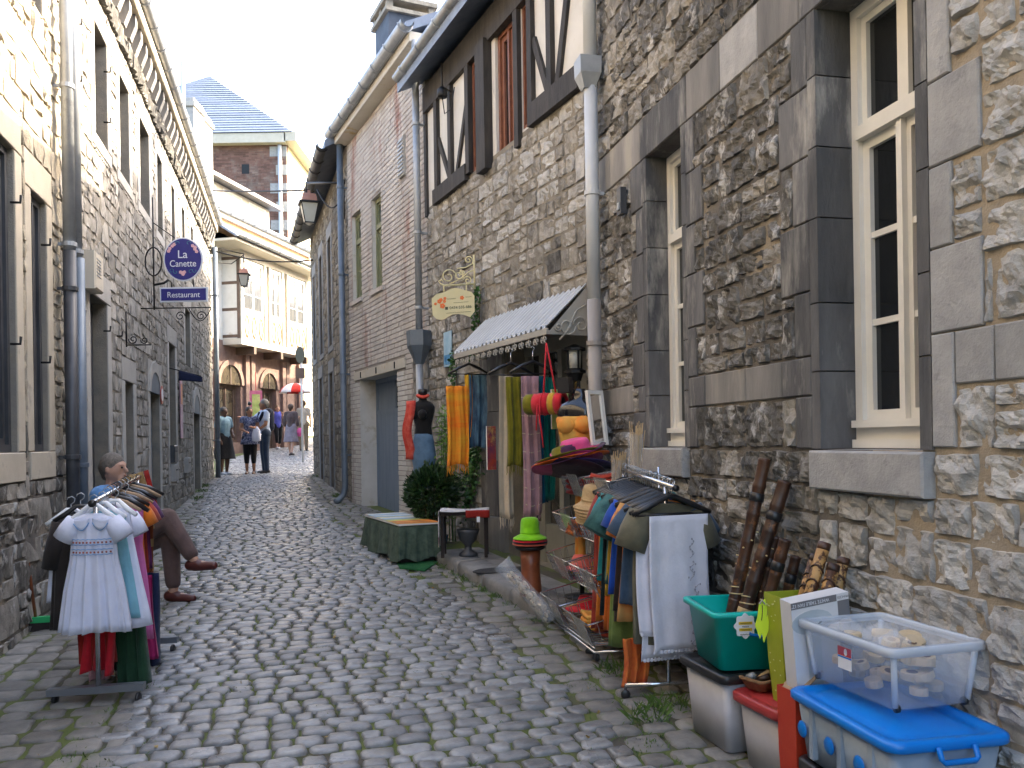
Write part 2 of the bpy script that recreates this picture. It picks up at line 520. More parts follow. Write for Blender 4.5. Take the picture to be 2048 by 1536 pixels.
# grass and weeds in the joints
m_grass = mat('joint grass', (.05, .10, .012), (.10, .17, .03), scale=12, rough=.7, coords='pos')
rng = random.Random(12)
gm = MB()
def blade(x, y, z, h, lean, az, w):
    dx, dy = math.cos(az), math.sin(az); px_, py_ = -dy * w, dx * w
    gm.add([(x - px_, y - py_, z), (x + px_, y + py_, z), (x + dx * lean + px_ * .5, y + dy * lean + py_ * .5, z + h * .7), (x + dx * lean * 2, y + dy * lean * 2, z + h)],
           [(0, 1, 2), (0, 2, 3)])
def tuft(x, y, n_, hmax, spread):
    for k in range(n_):
        a = rng.uniform(0, 6.28); r = spread * math.sqrt(rng.random())
        X = x + r * math.cos(a); Y = y + r * math.sin(a)
        blade(X, Y, gz(Y), rng.uniform(.3, 1) * hmax, rng.uniform(.1, .45) * hmax, rng.uniform(0, 6.28), rng.uniform(.0015, .004))
for k in range(900):
    Y = 2.5 + 14 * rng.random() ** 1.6
    e = rng.random()
    if e < .38: X = lerp_list(CR, Y) + rng.gauss(.1, .16)
    elif e < .68: X = lerp_list(CL, Y) + rng.gauss(-.05, .13)
    else: X = rng.uniform(lerp_list(CL, Y), lerp_list(CR, Y))
    if X > lerp_list(RIGHTW, Y) - .05 or X < lerp_list(LEFTW, Y) + .05: continue
    if (Vector((X, Y)) - KERB0).dot(Vector((.92, .39))) > -.03 and 5.8 < Y < 8.4: continue
    tuft(X, Y, rng.randint(6, 22), rng.uniform(.012, .035), rng.uniform(.03, .10))
for k in range(46):
    al = rng.random(); q = KERB0 + kd * kl * al - kn * rng.uniform(.015, .05)
    tuft(q.x, q.y, rng.randint(8, 22), rng.uniform(.03, .07), .05)
for px in ((405, 985), (395, 1000), (410, 975), (636, 955), (676, 995), (1300, 1440), (1340, 1420), (1230, 1345)):
    q = on_ground(*px); tuft(q.x, q.y, 60, .10, .10)
gr = gm.obj('grass', m_grass)
tag(gr, 'low green grass and moss growing in the joints of the cobbles', 'grass', kind='stuff')
# ================================================================== masonry and joinery
m_mort_tan = mat('tan mortar', (.40, .33, .24), (.30, .255, .195), scale=9, rough=.95, bump=.5, bscale=80)
m_mort_grey = mat('grey lime mortar', (.17, .15, .125), (.11, .10, .09), scale=6, rough=.95, bump=.5, bscale=80, c3=(.30, .25, .18), c3scale=2.2, c3lo=.55, c3hi=.66)
m_mort_mid = mat('sandy lime mortar', (.27, .235, .18), (.17, .155, .13), scale=4, rough=.95, bump=.5, bscale=80)
m_mort_left = mat('pale lime mortar', (.30, .265, .21), (.23, .21, .18), scale=5, rough=.95, bump=.5, bscale=70)
m_st_clean = mat('clean rock-faced limestone', (.30, .292, .275), (.50, .482, .45), scale=11, rough=.88, bump=.75, bscale=32, rnd=.16, c3=(.42, .35, .25), c3scale=3, c3lo=.62, c3hi=.74)
m_st_soot = mat('sooty rock-faced limestone', (.05, .048, .045), (.19, .177, .155), scale=9, rough=.85, bump=.75, bscale=32, rnd=.22, c3=(.42, .405, .38), c3scale=7.5, c3lo=.54, c3hi=.62, stretch=(1, 1, .62))
m_st_mid = mat('patchy grey limestone', (.17, .158, .138), (.37, .342, .295), scale=6, rough=.88, bump=.7, bscale=36, rnd=.22, c3=(.42, .40, .37), c3scale=8, c3lo=.56, c3hi=.64, stretch=(1, 1, .7))
m_st_left = mat('pale rubble limestone', (.26, .245, .22), (.42, .39, .34), scale=5, rough=.9, bump=.7, bscale=34, rnd=.2, c3=(.11, .105, .10), c3scale=4.5, c3lo=.55, c3hi=.66, stretch=(1, 1, .6))
m_st_warm = mat('ochre rubble limestone', (.30, .265, .205), (.44, .385, .29), scale=5, rough=.9, bump=.7, bscale=34, rnd=.16, c3=(.17, .155, .13), c3scale=6, c3lo=.6, c3hi=.7)
m_st_far = mat('brown grey rubble', (.14, .125, .10), (.28, .25, .20), scale=5, rough=.9, bump=.6, bscale=34, rnd=.2)
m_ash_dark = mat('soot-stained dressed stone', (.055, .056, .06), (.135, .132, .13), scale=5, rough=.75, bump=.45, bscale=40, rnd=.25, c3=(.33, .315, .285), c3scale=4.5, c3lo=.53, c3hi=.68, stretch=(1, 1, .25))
m_ash_light = mat('dressed blue limestone', (.29, .288, .285), (.385, .38, .37), scale=8, rough=.8, bump=.4, bscale=60, rnd=.12, c3=(.15, .148, .145), c3scale=6, c3lo=.60, c3hi=.74)
m_ash_streak = mat('streaked dressed stone', (.11, .108, .105), (.27, .255, .235), scale=3.0, rough=.78, bump=.25, bscale=90, rnd=.12, stretch=(1, 1, .2), c3=(.35, .32, .27), c3scale=3, c3lo=.6, c3hi=.7)
m_ash_warm = mat('warm dressed stone', (.40, .355, .28), (.47, .42, .335), scale=4, rough=.82, bump=.25, bscale=90, rnd=.08, c3=(.26, .24, .21), c3scale=4, c3lo=.62, c3hi=.74)
m_ash_pale = mat('pale dressed stone', (.36, .345, .315), (.44, .42, .385), scale=4, rough=.82, bump=.25, bscale=90, rnd=.08, c3=(.22, .215, .205), c3scale=4, c3lo=.6, c3hi=.74)
m_white = mat('white painted wood', (.72, .70, .64), (.78, .76, .70), scale=5, rough=.45, bump=.04, bscale=120, c3=(.50, .46, .38), c3scale=5, c3lo=.68, c3hi=.80)
m_glass = mat('dark window glass', (.012, .014, .016), rough=.03, spec=.6)
m_timber = mat('black timber', (.018, .016, .015), (.045, .038, .033), scale=14, rough=.75, bump=.4, bscale=60, stretch=(1, 1, .2))
m_plaster = mat('off-white plaster', (.58, .555, .50), (.66, .635, .585), scale=3, rough=.9, bump=.12, bscale=60, c3=(.46, .40, .31), c3scale=3, c3lo=.62, c3hi=.76)
m_brown = mat('brown varnished frame', (.16, .055, .028), (.22, .085, .045), scale=10, rough=.5)
m_slate = mat('blue grey slate', (.13, .16, .215), (.19, .225, .285), scale=6, rough=.55, rnd=.12, bump=.15, bscale=40)
m_zinc = mat('weathered zinc', (.28, .30, .32), (.38, .40, .42), scale=5, rough=.45, metal=.35, c3=(.18, .19, .20), c3scale=3, c3lo=.58, c3hi=.72)
m_zincb = mat('blue grey zinc', (.11, .14, .175), (.16, .195, .235), scale=4, rough=.45, metal=.25)
m_zincd = mat('dark pipe paint', (.035, .037, .042), (.06, .062, .068), scale=4, rough=.45)
m_iron = mat('black wrought iron', (.015, .015, .016), rough=.5, metal=.4)
m_greenp = mat('olive green paint', (.16, .17, .085), (.21, .22, .12), scale=5, rough=.55)

def stone(rng, u0, u1, z0, z1, proud=.012, rough=.010, nu=5, nv=4, back=-.005, edge=.005):
    """one roughly squared stone in wall coordinates: border sunk in the joint, face proud and uneven"""
    du, dz = u1 - u0, z1 - z0
    eu = min(.25, edge / du); ez = min(.25, edge / dz)
    sa = [0, eu] + [eu + (1 - 2 * eu) * k / (nu - 2) for k in range(1, nu - 2)] + [1 - eu, 1]
    sb = [0, ez] + [ez + (1 - 2 * ez) * k / (nv - 2) for k in range(1, nv - 2)] + [1 - ez, 1]
    A, B = len(sa), len(sb)
    tu, tz = rng.uniform(-.04, .04), rng.uniform(-.06, .06)
    o = rng.uniform(0, 50); pr = proud * rng.uniform(.7, 1.25)
    cor = [rng.uniform(.0, .11) for _ in range(4)]
    V = []
    for i, a in enumerate(sa):
        for j, b in enumerate(sb):
            x = u0 + a * du; z = z0 + b * dz
            ed = i in (0, A - 1) or j in (0, B - 1)
            # pull in the corners
            ca, cb = a - .5, b - .5
            c = cor[(1 if ca > 0 else 0) + (2 if cb > 0 else 0)]
            k = 1 - c * max(0, abs(ca) + abs(cb) - .62) * 1.6
            x = u0 + du * (.5 + ca * k); z = z0 + dz * (.5 + cb * k)
            w = .05 * min(du, dz)
            x += w * noise.noise(Vector((x * 14 + o, z * 14, 1))); z += w * noise.noise(Vector((x * 14, z * 14 + o, 5)))
            if ed: y = back
            else: y = pr * (1 - .55 * max(abs(a - .5), abs(b - .5)) ** 3 * 8 * .5) + tu * (a - .5) * du + tz * (b - .5) * dz + rough * noise.noise(Vector((x * 19 + o, z * 19, o))) * 1.8 + rough * .8 * noise.noise(Vector((x * 43, z * 43, o))) + rough * .5 * noise.noise(Vector((x * 95, z * 95, o)))
            V.append((x, y, z))
    Fc = [(i * B + j, i * B + j + 1, (i + 1) * B + j + 1, (i + 1) * B + j) for i in range(1, A - 2) for j in range(1, B - 2)]
    # sides get their own vertices, so that the arris stays crisp
    ring = [(i, 1) for i in range(1, A - 1)] + [(A - 2, j) for j in range(2, B - 1)] + [(i, B - 2) for i in range(A - 3, 0, -1)] + [(1, j) for j in range(B - 3, 1, -1)]
    cl = lambda i, m: 0 if i == 1 else (m - 1 if i == m - 2 else i)
    n0 = len(V)
    for i, j in ring: V.append(V[i * B + j])
    for i, j in ring: V.append(V[cl(i, A) * B + cl(j, B)])
    k = len(ring)
    Fc += [(n0 + q, n0 + (q + 1) % k, n0 + k + (q + 1) % k, n0 + k + q) for q in range(k)]
    used = sorted({i for f in Fc for i in f}); mp_ = {o_: n_ for n_, o_ in enumerate(used)}
    return [V[i] for i in used], [tuple(mp_[i] for i in f) for f in Fc]

def block(u0, u1, z0, z1, y, back=-.03, ch=.005):
    """dressed block with chamfered arrises"""
    v = [(u0, back, z0), (u1, back, z0), (u1, back, z1), (u0, back, z1),
         (u0, y - ch, z0), (u1, y - ch, z0), (u1, y - ch, z1), (u0, y - ch, z1),
         (u0 + ch, y, z0 + ch), (u1 - ch, y, z0 + ch), (u1 - ch, y, z1 - ch), (u0 + ch, y, z1 - ch)]
    f = []
    for a, b in ((0, 4), (4, 8)):
        for k in range(4): f.append((a + k, b + k, b + (k + 1) % 4, a + (k + 1) % 4))
    f.append((8, 11, 10, 9))
    return v, f

def courses(rng, u0, u1, z0, z1, hs, ws, excl, joint=.014, split=.12):
    """coursed rubble: rectangles of single stones, kept clear of the excluded rectangles"""
    out = []; z = z0
    while z < z1 - .03:
        h = rng.uniform(*hs)
        if z1 - z - h < hs[0] * .6: h = z1 - z
        ex = [e for e in excl if e[2] < z + h - .002 and e[3] > z + .002]
        cuts = sorted({u0, u1} | {min(max(c, u0), u1) for e in ex for c in (e[0], e[1])})
        for a, b in zip(cuts[:-1], cuts[1:]):
            if b - a < .03: continue
            m = (a + b) / 2
            iv = [(z, z + h)]
            for e in ex:
                if e[0] < m < e[1]:
                    nv = []
                    for p, q in iv:
                        if e[2] > p: nv.append((p, min(q, e[2])))
                        if e[3] < q: nv.append((max(p, e[3]), q))
                    iv = [(p, q) for p, q in nv if q - p > .035]
            for p, q in iv:
                x = a
                while x < b - .02:
                    w = rng.uniform(ws[0] * 1.1, ws[1] * 1.5)
                    if b - x - w < ws[0]: w = b - x
                    H = q - p
                    rows = max(1, round(H / rng.uniform(.105, .20)))
                    fr = [0] + sorted(rng.uniform(.34, .66) if rows == 2 else (k + 1) / rows + rng.uniform(-.07, .07) for k in range(rows - 1)) + [1]
                    for f0, f1 in zip(fr[:-1], fr[1:]):
                        n_ = max(1, round(w / (H * (f1 - f0) * rng.uniform(1.05, 2.3))))
                        cu = [0] + sorted((k + 1) / n_ + rng.uniform(-.16, .16) for k in range(n_ - 1)) + [1]
                        for c0, c1 in zip(cu[:-1], cu[1:]):
                            j1, j2 = rng.uniform(.5, 1.2) * joint, rng.uniform(.5, 1.2) * joint
                            r = (x + w * c0 + j1 / 2, x + w * c1 - j2 / 2, p + H * f0 + j2 / 2, p + H * f1 - j1 / 2)
                            if r[1] - r[0] > .02 and r[3] - r[2] > .02: out.append(r)
                    x += w
        z += h
    return out

def lay(W, parent, rects, matfn, name='stone', rest='stones', n_ind=300, seed=1, smooth=True, fine=0, **kw):
    rng = random.Random(seed)
    groups = []
    for r in rects:
        c = W.p((r[0] + r[1]) / 2, 0, (r[2] + r[3]) / 2)
        d = (c - Vector((0, 0, EYE))).length
        vis = in_frame(c)
        groups.append(((r[1] - r[0]) * (r[3] - r[2]) / d / d if vis else -d, r))
    groups.sort(key=lambda g: -g[0])
    rest_m = {}
    for i, (rank, r) in enumerate(groups):
        m = matfn(r) if callable(matfn) else matfn
        k2 = dict(kw)
        if fine and rank > fine: k2['nu'] = 17; k2['nv'] = 13
        V, Fc = stone(rng, *r, **k2)
        if i < n_ind and rank > 0: mesh_obj(name, V, Fc, m, parent, smooth)
        else: rest_m.setdefault(m.name, (m, MB()))[1].add(V, Fc)
    if rest_m:
        b = MB(); ms = []
        for k, (m, q) in enumerate(rest_m.values()):
            b.cur = k; ms.append(m); b.add(q.v, q.f)
        o = b.obj(rest, ms, parent, smooth); o['kind'] = 'stuff'

def blocks(parent, lst, name='dressed_block'):
    for (u0, u1, z0, z1, y, m) in lst:
        V, Fc = block(u0 + .003, u1 - .003, z0 + .003, z1 - .003, y)
        mesh_obj(name, V, Fc, m, parent)

def sheet(parent, m, u0, u1, z0, z1, opens, name='wall', y=0.0, reveal=None):
    """wall face with openings and their reveals; opens: (u0, u1, z0, z1, depth)"""
    us = sorted({u0, u1} | {c for o in opens for c in o[:2] if u0 < c < u1}); zs = sorted({z0, z1} | {c for o in opens for c in o[2:4] if z0 < c < z1})
    mb = MB()
    for a, b in zip(us[:-1], us[1:]):
        for c, d in zip(zs[:-1], zs[1:]):
            mu, mz = (a + b) / 2, (c + d) / 2
            if any(o[0] < mu < o[1] and o[2] < mz < o[3] for o in opens): continue
            mb.add([(a, y, c), (b, y, c), (b, y, d), (a, y, d)], [(3, 2, 1, 0)])
    mb.cur = 1
    for o in opens:
        a, b, c, d, dp = o
        for q in ([(a, y, c), (a, y - dp, c), (a, y - dp, d), (a, y, d)], [(b, y, c), (b, y, d), (b, y - dp, d), (b, y - dp, c)],
                  [(a, y, d), (a, y - dp, d), (b, y - dp, d), (b, y, d)], [(a, y, c), (b, y, c), (b, y - dp, c), (a, y - dp, c)]):
            mb.add(q, [(0, 1, 2, 3)])
    return mb.obj(name, [m, reveal or m], parent)

def shell(parent, m, u0, u1, z0, z1, depth, name='outer_wall'):
    mb = MB()
    mb.add([(u0, 0, z0), (u0, -depth, z0), (u0, -depth, z1), (u0, 0, z1), (u1, 0, z0), (u1, -depth, z0), (u1, -depth, z1), (u1, 0, z1)],
           [(0, 1, 2, 3), (4, 7, 6, 5), (1, 5, 6, 2)])
    return mb.obj(name, m, parent)

def roof(parent, m, u0, u1, z, over, depth, rise, name='roof', th=.12):
    """pitched roof: eave over the lane, ridge half way back"""
    mb = MB()
    y1 = over; ym = -depth / 2; y2 = -depth - over
    z0 = z - over * rise / (depth / 2)
    poly = [(y1, z0), (y1, z0 + th), (ym, z + rise + th), (y2, z0 + th), (y2, z0), (ym, z + rise)]
    n = len(poly)
    V = [(u0, a, b) for a, b in poly] + [(u1, a, b) for a, b in poly]
    Fc = [(i, (i + 1) % n, n + (i + 1) % n, n + i) for i in range(n)] + [(0, 5, 2, 1), (5, 4, 3, 2), (n, n + 1, n + 2, n + 5), (n + 5, n + 2, n + 3, n + 4)]
    mb.add(V, Fc)
    # gable ends
    for u in (u0 + .02, u1 - .02):
        mb.add([(u, 0, z), (u, -depth, z), (u, ym, z + rise)], [(0, 1, 2)])
    return mb.obj(name, m, parent)

def gutter(parent, m, u0, u1, y, z, r=.075, name='gutter', slope=0.0):
    mb = MB(); n = 8; V = []; Fc = []
    ks = max(2, int((u1 - u0) / .5))
    for i in range(ks + 1):
        u = u0 + (u1 - u0) * i / ks
        for rr in (r, r - .012):
            for k in range(n + 1):
                a = math.pi + math.pi * k / n
                V.append((u, y + rr * math.cos(a), z + slope * i / ks + rr * math.sin(a)))
    w = 2 * (n + 1)
    for i in range(ks):
        for k in range(n):
            Fc.append((i * w + k, i * w + k + 1, (i + 1) * w + k + 1, (i + 1) * w + k))
            Fc.append((i * w + n + 1 + k, (i + 1) * w + n + 1 + k, (i + 1) * w + n + 2 + k, i * w + n + 2 + k))
        Fc.append((i * w, (i + 1) * w, (i + 1) * w + n + 1, i * w + n + 1)); Fc.append((i * w + n, i * w + 2 * n + 1, (i + 1) * w + 2 * n + 1, (i + 1) * w + n))
    mb.add(V, Fc)
    for i in range(int((u1 - u0) / .6) + 1):
        u = u0 + .1 + i * .6
        if u < u1: mb.tube([(u, y + (r + .008) * math.cos(math.pi + math.pi * k / 8), z + (r + .008) * math.sin(math.pi + math.pi * k / 8)) for k in range(9)], .009, 5)
    return mb.obj(name, m, parent, True)

def pipe(parent, m, u, z0, z1, y=.09, r=.05, rings=(), shoe=False, name='drainpipe'):
    mb = MB()
    pts = [(u, y, z1), (u, y, z0 + (.25 if shoe else 0))]
    if shoe: pts += [(u, y + .02, z0 + .14), (u, y + .10, z0 + .05), (u, y + .17, z0 + .02)]
    mb.tube(pts, r, 14)
    o = mb.obj(name, m, parent, True)
    for zr in rings:
        q = MB(); q.lathe([(r + .004, -.018), (r + .010, -.016), (r + .010, .016), (r + .004, .018)], 14, M=tr(u, y, zr))
        q.box(u - .012, u + .012, -.005, y - r, zr - .012, zr + .012)
        q.obj('pipe_clamp', m, o)
    return o

def casement(parent, u0, u1, z0, z1, y, m, rows=3, transom=None, fw=.045, leaf=.035, bar=.022, glass=None, two=True, toprows=1, name='window', bottom=.0):
    """window of frame, leaves, glazing bars and single panes"""
    glass = glass or m_glass
    w = MB()
    d = .05
    w.box(u0, u0 + fw, y - d, y + .01, z0, z1); w.box(u1 - fw, u1, y - d, y + .01, z0, z1)
    w.box(u0 + fw, u1 - fw, y - d, y + .01, z1 - fw, z1); w.box(u0 + fw, u1 - fw, y - d, y + .01, z0, z0 + fw + bottom)
    if bottom:
        w.box(u0 + fw * .4, u1 - fw * .4, y + .01, y + .045, z0 + fw + bottom - .03, z0 + fw + bottom)
        w.box(u0 - .0, u1 + .0, y + .01, y + .03, z0, z0 + .035)
    o = w.obj(name, m, parent)
    a0, a1 = u0 + fw, u1 - fw; b0 = z0 + fw + bottom; b1 = z1 - fw
    zones = []
    if transom:
        t = MB(); t.box(a0, a1, y - d, y + .025, transom - fw * .6, transom + fw * .6); t.obj('transom', m, o)
        zones = [(b0, transom - fw * .6, rows, True), (transom + fw * .6, b1, toprows, False)]
    else: zones = [(b0, b1, rows, True)]
    for (c0, c1, nr, lf) in zones:
        halves = [(a0, (a0 + a1) / 2), ((a0 + a1) / 2, a1)] if two else [(a0, a1)]
        for (p0, p1) in halves:
            l = MB(); lw = leaf if lf else leaf * .75
            yy = y - .012
            l.box(p0, p0 + lw, y - d + .004, yy, c0, c1); l.box(p1 - lw, p1, y - d + .004, yy, c0, c1)
            l.box(p0 + lw, p1 - lw, y - d + .004, yy, c0, c0 + lw); l.box(p0 + lw, p1 - lw, y - d + .004, yy, c1 - lw, c1)
            lo = l.obj('casement_leaf', m, o)
            g0, g1 = c0 + lw, c1 - lw
            for k in range(nr):
                e0 = g0 + (g1 - g0) * k / nr; e1 = g0 + (g1 - g0) * (k + 1) / nr
                if k:
                    br = MB(); br.box(p0 + lw, p1 - lw, y - d + .008, yy - .004, e0 - bar / 2, e0 + bar / 2); br.obj('glazing_bar', m, lo)
                gl = MB(); gl.box(p0 + lw, p1 - lw, y - d + .012, y - d + .018, e0 + (bar / 2 if k else 0), e1 - (bar / 2 if k < nr - 1 else 0)); gl.obj('pane', glass, lo)
        if two and lf:
            q = MB(); q.box((a0 + a1) / 2 - .016, (a0 + a1) / 2 + .016, y - .012, y + .012, c0, c1); q.obj('meeting_rail', m, o)
    return o
# ================================================================== near stone house on the right
near = empty('stone_house', M=WN.M, label='grey rock-faced limestone house with two tall white windows, nearest on the right', cat='house')
W1 = (5.20, 5.74, 1.44, 3.30, .14); W2 = (3.22, 3.83, 1.44, 3.30, .165)
opens = [W1, W2]
sheet(near, m_mort_tan, -5, 3.5, -.4, 6.1, [(3.22, 3.5, 1.44, 3.30, .0)])
sheet(near, m_mort_grey, 3.5, 7.0, -.4, 6.1, [(3.5, 3.83, 1.44, 3.30, .0), W1[:4] + (.0,)])
shell(near, m_mort_grey, -5, 7.0, -.4, 6.1, 6)
roof(near, m_slate, -5.1, 7.05, 6.1, .3, 6, 1.6)
gutter(near, m_zinc, -5, 7.0, .33, 6.0)
# reveals as dressed blocks
rv = []
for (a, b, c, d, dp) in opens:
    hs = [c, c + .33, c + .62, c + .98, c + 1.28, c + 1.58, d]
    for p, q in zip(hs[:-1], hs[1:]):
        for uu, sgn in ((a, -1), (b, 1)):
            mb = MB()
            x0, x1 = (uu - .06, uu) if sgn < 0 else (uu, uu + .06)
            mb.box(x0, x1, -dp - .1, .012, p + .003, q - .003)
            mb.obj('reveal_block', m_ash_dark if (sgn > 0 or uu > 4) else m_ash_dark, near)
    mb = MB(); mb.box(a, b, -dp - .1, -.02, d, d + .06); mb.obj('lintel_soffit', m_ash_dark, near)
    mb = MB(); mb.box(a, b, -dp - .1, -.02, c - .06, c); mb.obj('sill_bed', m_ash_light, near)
ex = []; bl = []
def jamb(a, sgn, zs, widths, m, start=0):
    for k, (p, q) in enumerate(zip(zs[:-1], zs[1:])):
        w = widths[(k + start) % 2]
        r = (a, a + w, p, q) if sgn > 0 else (a - w, a, p, q)
        mm = m[(k * 3 + start) % len(m)]
        bl.append((r[0] + (.06 if sgn > 0 else 0), r[1] - (.06 if sgn < 0 else 0), p, q, .014, mm)); ex.append(r)
zz = [1.44, 1.67, 1.84, 2.12, 2.42, 2.70, 3.00, 3.30]
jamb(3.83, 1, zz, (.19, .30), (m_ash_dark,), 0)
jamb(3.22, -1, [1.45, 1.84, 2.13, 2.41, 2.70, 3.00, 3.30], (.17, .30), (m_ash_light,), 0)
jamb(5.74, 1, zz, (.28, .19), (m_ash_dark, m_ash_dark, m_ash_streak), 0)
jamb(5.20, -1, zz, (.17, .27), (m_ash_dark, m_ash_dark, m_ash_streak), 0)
# string course at the window heads and the lower band
def band(u0, u1, z0, z1, lens, mfn, seed):
    r_ = random.Random(seed); x = u0
    while x < u1 - .01:
        w = r_.uniform(*lens)
        if u1 - x - w < lens[0] * .6: w = u1 - x
        bl.append((x, x + w, z0, z1, .012, mfn(x + w / 2, r_))); ex.append((x, x + w, z0, z1)); x += w
band(5.12, 5.84, 3.30, 3.57, (.8, .9), lambda u, r: m_ash_dark, 1)
band(5.84, 6.72, 3.30, 3.57, (.35, .6), lambda u, r: m_ash_streak, 2)
band(3.95, 5.12, 3.30, 3.57, (.3, .55), lambda u, r: r.choice((m_ash_streak, m_ash_light)), 3)
band(3.12, 3.95, 3.30, 3.62, (.9, 1.0), lambda u, r: m_ash_dark, 4)
band(1.2, 3.12, 3.32, 3.60, (.4, .7), lambda u, r: m_ash_light, 14)
band(4.13, 4.93, 1.67, 1.84, (.22, .42), lambda u, r: m_ash_streak, 5)
band(6.02, 6.95, 1.67, 1.86, (.3, .5), lambda u, r: m_ash_streak, 6)
band(1.5, 3.05, 1.66, 1.84, (.16, .36), lambda u, r: m_ash_light, 7)
# quoins at the far corner
z = 2.3; k = 0
while z < 6.0:
    h = .3 + .05 * (k % 3); w = (.16, .30)[k % 2]
    bl.append((7 - w, 7.0, z, min(z + h, 6.08), .012, m_ash_light)); ex.append((7 - w, 7, z, z + h)); z += h; k += 1
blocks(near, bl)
# sills
for (a, b, m, e0, e1) in ((3.16, 3.86, m_ash_light, 1.275, 1.436), (5.16, 5.78, m_ash_light, 1.27, 1.436)):
    mb = MB()
    V, Fc = block(a, b, e0, e1, .055, back=-.2, ch=.008); mb.add(V, Fc); mb.obj('window_sill', m, near); ex.append((a, b, e0, e1))
for o_ in opens: ex.append((o_[0], o_[1], o_[2], o_[3]))
rng = random.Random(21)
rects = courses(rng, 1.0, 7.0, .02, 1.44, (.20, .36), (.13, .30), ex, .017) + courses(rng, 1.0, 7.0, 1.44, 3.3, (.18, .34), (.12, .30), ex, .017) \
      + courses(rng, 1.0, 7.0, 3.57, 6.0, (.14, .24), (.12, .28), ex, .016)
def near_mat(r):
    u = (r[0] + r[1]) / 2; z = (r[2] + r[3]) / 2
    e = rng.random()
    if u < 3.05: return m_st_clean
    if u < 3.85: return m_st_clean if e < (.8 if z < 1.3 else .4) else m_st_mid
    if z < .9: return m_st_mid if e < .6 else m_st_soot
    if u < 5.1: return m_st_soot if e < .8 else m_st_mid
    return m_st_mid if e < .62 else m_st_soot
lay(WN, near, rects, near_mat, n_ind=300, seed=4, proud=.014, rough=.013, nu=10, nv=8, smooth=False, fine=.0016)
rects = courses(rng, -5, 1.0, .02, 6.0, (.15, .24), (.2, .5), [], .02)
lay(WN, near, rects, m_st_clean, n_ind=0, seed=5, proud=.014, rough=.013, nu=7, nv=6, smooth=False, rest='stones')
for (a, b, c, d, dp), nm in ((W1, 1), (W2, 2)):
    casement(near, a + .004, b - .004, c + .004, d - .004, -dp, m_white, rows=3, transom=2.76, fw=.045, leaf=.042, bar=.026, bottom=.07)
# small dark meter box on the wall
mb = MB(); mb.box(6.05, 6.13, .03, .07, 3.02, 3.20); q = mb.obj('cable_box', m_zincd, near)
mb = MB(); mb.box(6.07, 6.11, .07, .078, 3.05, 3.10); mb.obj('cover', m_zinc, q)
# pale plastic rainwater pipe at the joint with the next house
m_ppipe = mat('pale grey plastic pipe', (.50, .52, .54), (.56, .58, .60), scale=3, rough=.4)
m_bpipe = mat('beige painted pipe', (.30, .27, .245), (.34, .31, .28), scale=3, rough=.45)
up = WN.u(1178, 300, .12)
o = pipe(near, m_ppipe, up, 2.52, 4.08, y=.10, r=.05, rings=(3.3,))
o2 = pipe(near, m_bpipe, up, .36, 2.52, y=.10, r=.051, rings=(1.2, 2.2))
mb = MB()
mb.lathe([(.06, 0), (.11, .10), (.115, .22), (.11, .22)], 4, M=tr(up, .12, 4.06) @ rot('Z', 45)); mb.obj('hopper', m_zinc, near)
pipe(near, m_ppipe, up, 4.26, 6.0, y=.10, r=.05)
# ================================================================== half-timbered shop
shop = empty('half_timbered_shop', M=WM.M, label='stone shop with black half-timbered upper floor and ribbed canopy', cat='house')
LM = math.hypot(P2[0] - P1[0], P2[1] - P1[1])
DOOR = (.06, 1.62, .36, 2.42, .30)
sheet(shop, m_mort_mid, 0, LM, -.2, 4.30, [DOOR])
sheet(shop, m_plaster, 0, LM, 4.30, 5.75, [(.98, 1.17, 4.32, 5.45, .1), (1.27, 1.78, 4.24, 5.45, .1), (2.10, 2.42, 4.30, 5.45, .1)], name='plaster_panel')
shell(shop, m_mort_grey, 0, LM, -.2, 5.75, 6)
roof(shop, m_slate, 0.0, LM + .1, 5.85, .32, 6, 1.5)
gutter(shop, m_zinc, -.02, LM + .06, .33, 5.86, r=.065)
def tim(a, b, w=.09, y=.035, name='timber'):
    mb = MB(); mb.bar((a[0], y / 2 - .01, a[1]), (b[0], y / 2 - .01, b[1]), y + .02, w, up=(0, 1, 0) if False else (0, 0, 1))
    V = []
    d = Vector((b[0] - a[0], b[1] - a[1])).normalized(); n_ = Vector((-d.y, d.x)) * w / 2
    P = [(a[0] - n_.x, a[1] - n_.y), (b[0] - n_.x, b[1] - n_.y), (b[0] + n_.x, b[1] + n_.y), (a[0] + n_.x, a[1] + n_.y)]
    mb = MB(); mb.prism(P, -.02, y); return mb.obj(name, m_timber, shop)
tim((3.55, 4.33), (2.50, 4.33), .17, .06, 'sill_beam'); tim((.95, 4.36), (.03, 4.36), .19, .06, 'sill_beam')
tim((3.88, 5.58), (.0, 5.58), .30, .05, 'eaves_beam')
for u_, w_ in ((3.46, .10), (3.00, .09), (2.46, .10), (1.98, .23), (1.22, .09), (.93, .09), (.55, .085)):
    tim((u_, 4.30 if u_ > 2.4 or u_ < .95 else 4.18), (u_, 5.46), w_, .045 if w_ < .2 else .09, 'post')
tim((3.42, 4.98), (3.04, 4.40), .06, .03, 'brace'); tim((2.52, 5.05), (2.84, 4.40), .06, .03, 'brace')
tim((.88, 5.02), (.60, 4.44), .07, .03, 'brace'); tim((.14, 5.46), (.44, 4.44), .075, .03, 'brace')
tim((3.88, 4.2), (3.88, 5.5), .08, .03, 'post')
casement(shop, .985, 1.165, 4.325, 5.445, -.02, m_brown, rows=1, two=False, fw=.03, leaf=.025)
casement(shop, 1.275, 1.775, 4.245, 5.445, -.04, m_brown, rows=1, two=True, fw=.045, leaf=.05)
casement(shop, 2.105, 2.415, 4.305, 5.445, -.02, m_brown, rows=1, two=False, fw=.04, leaf=.04)
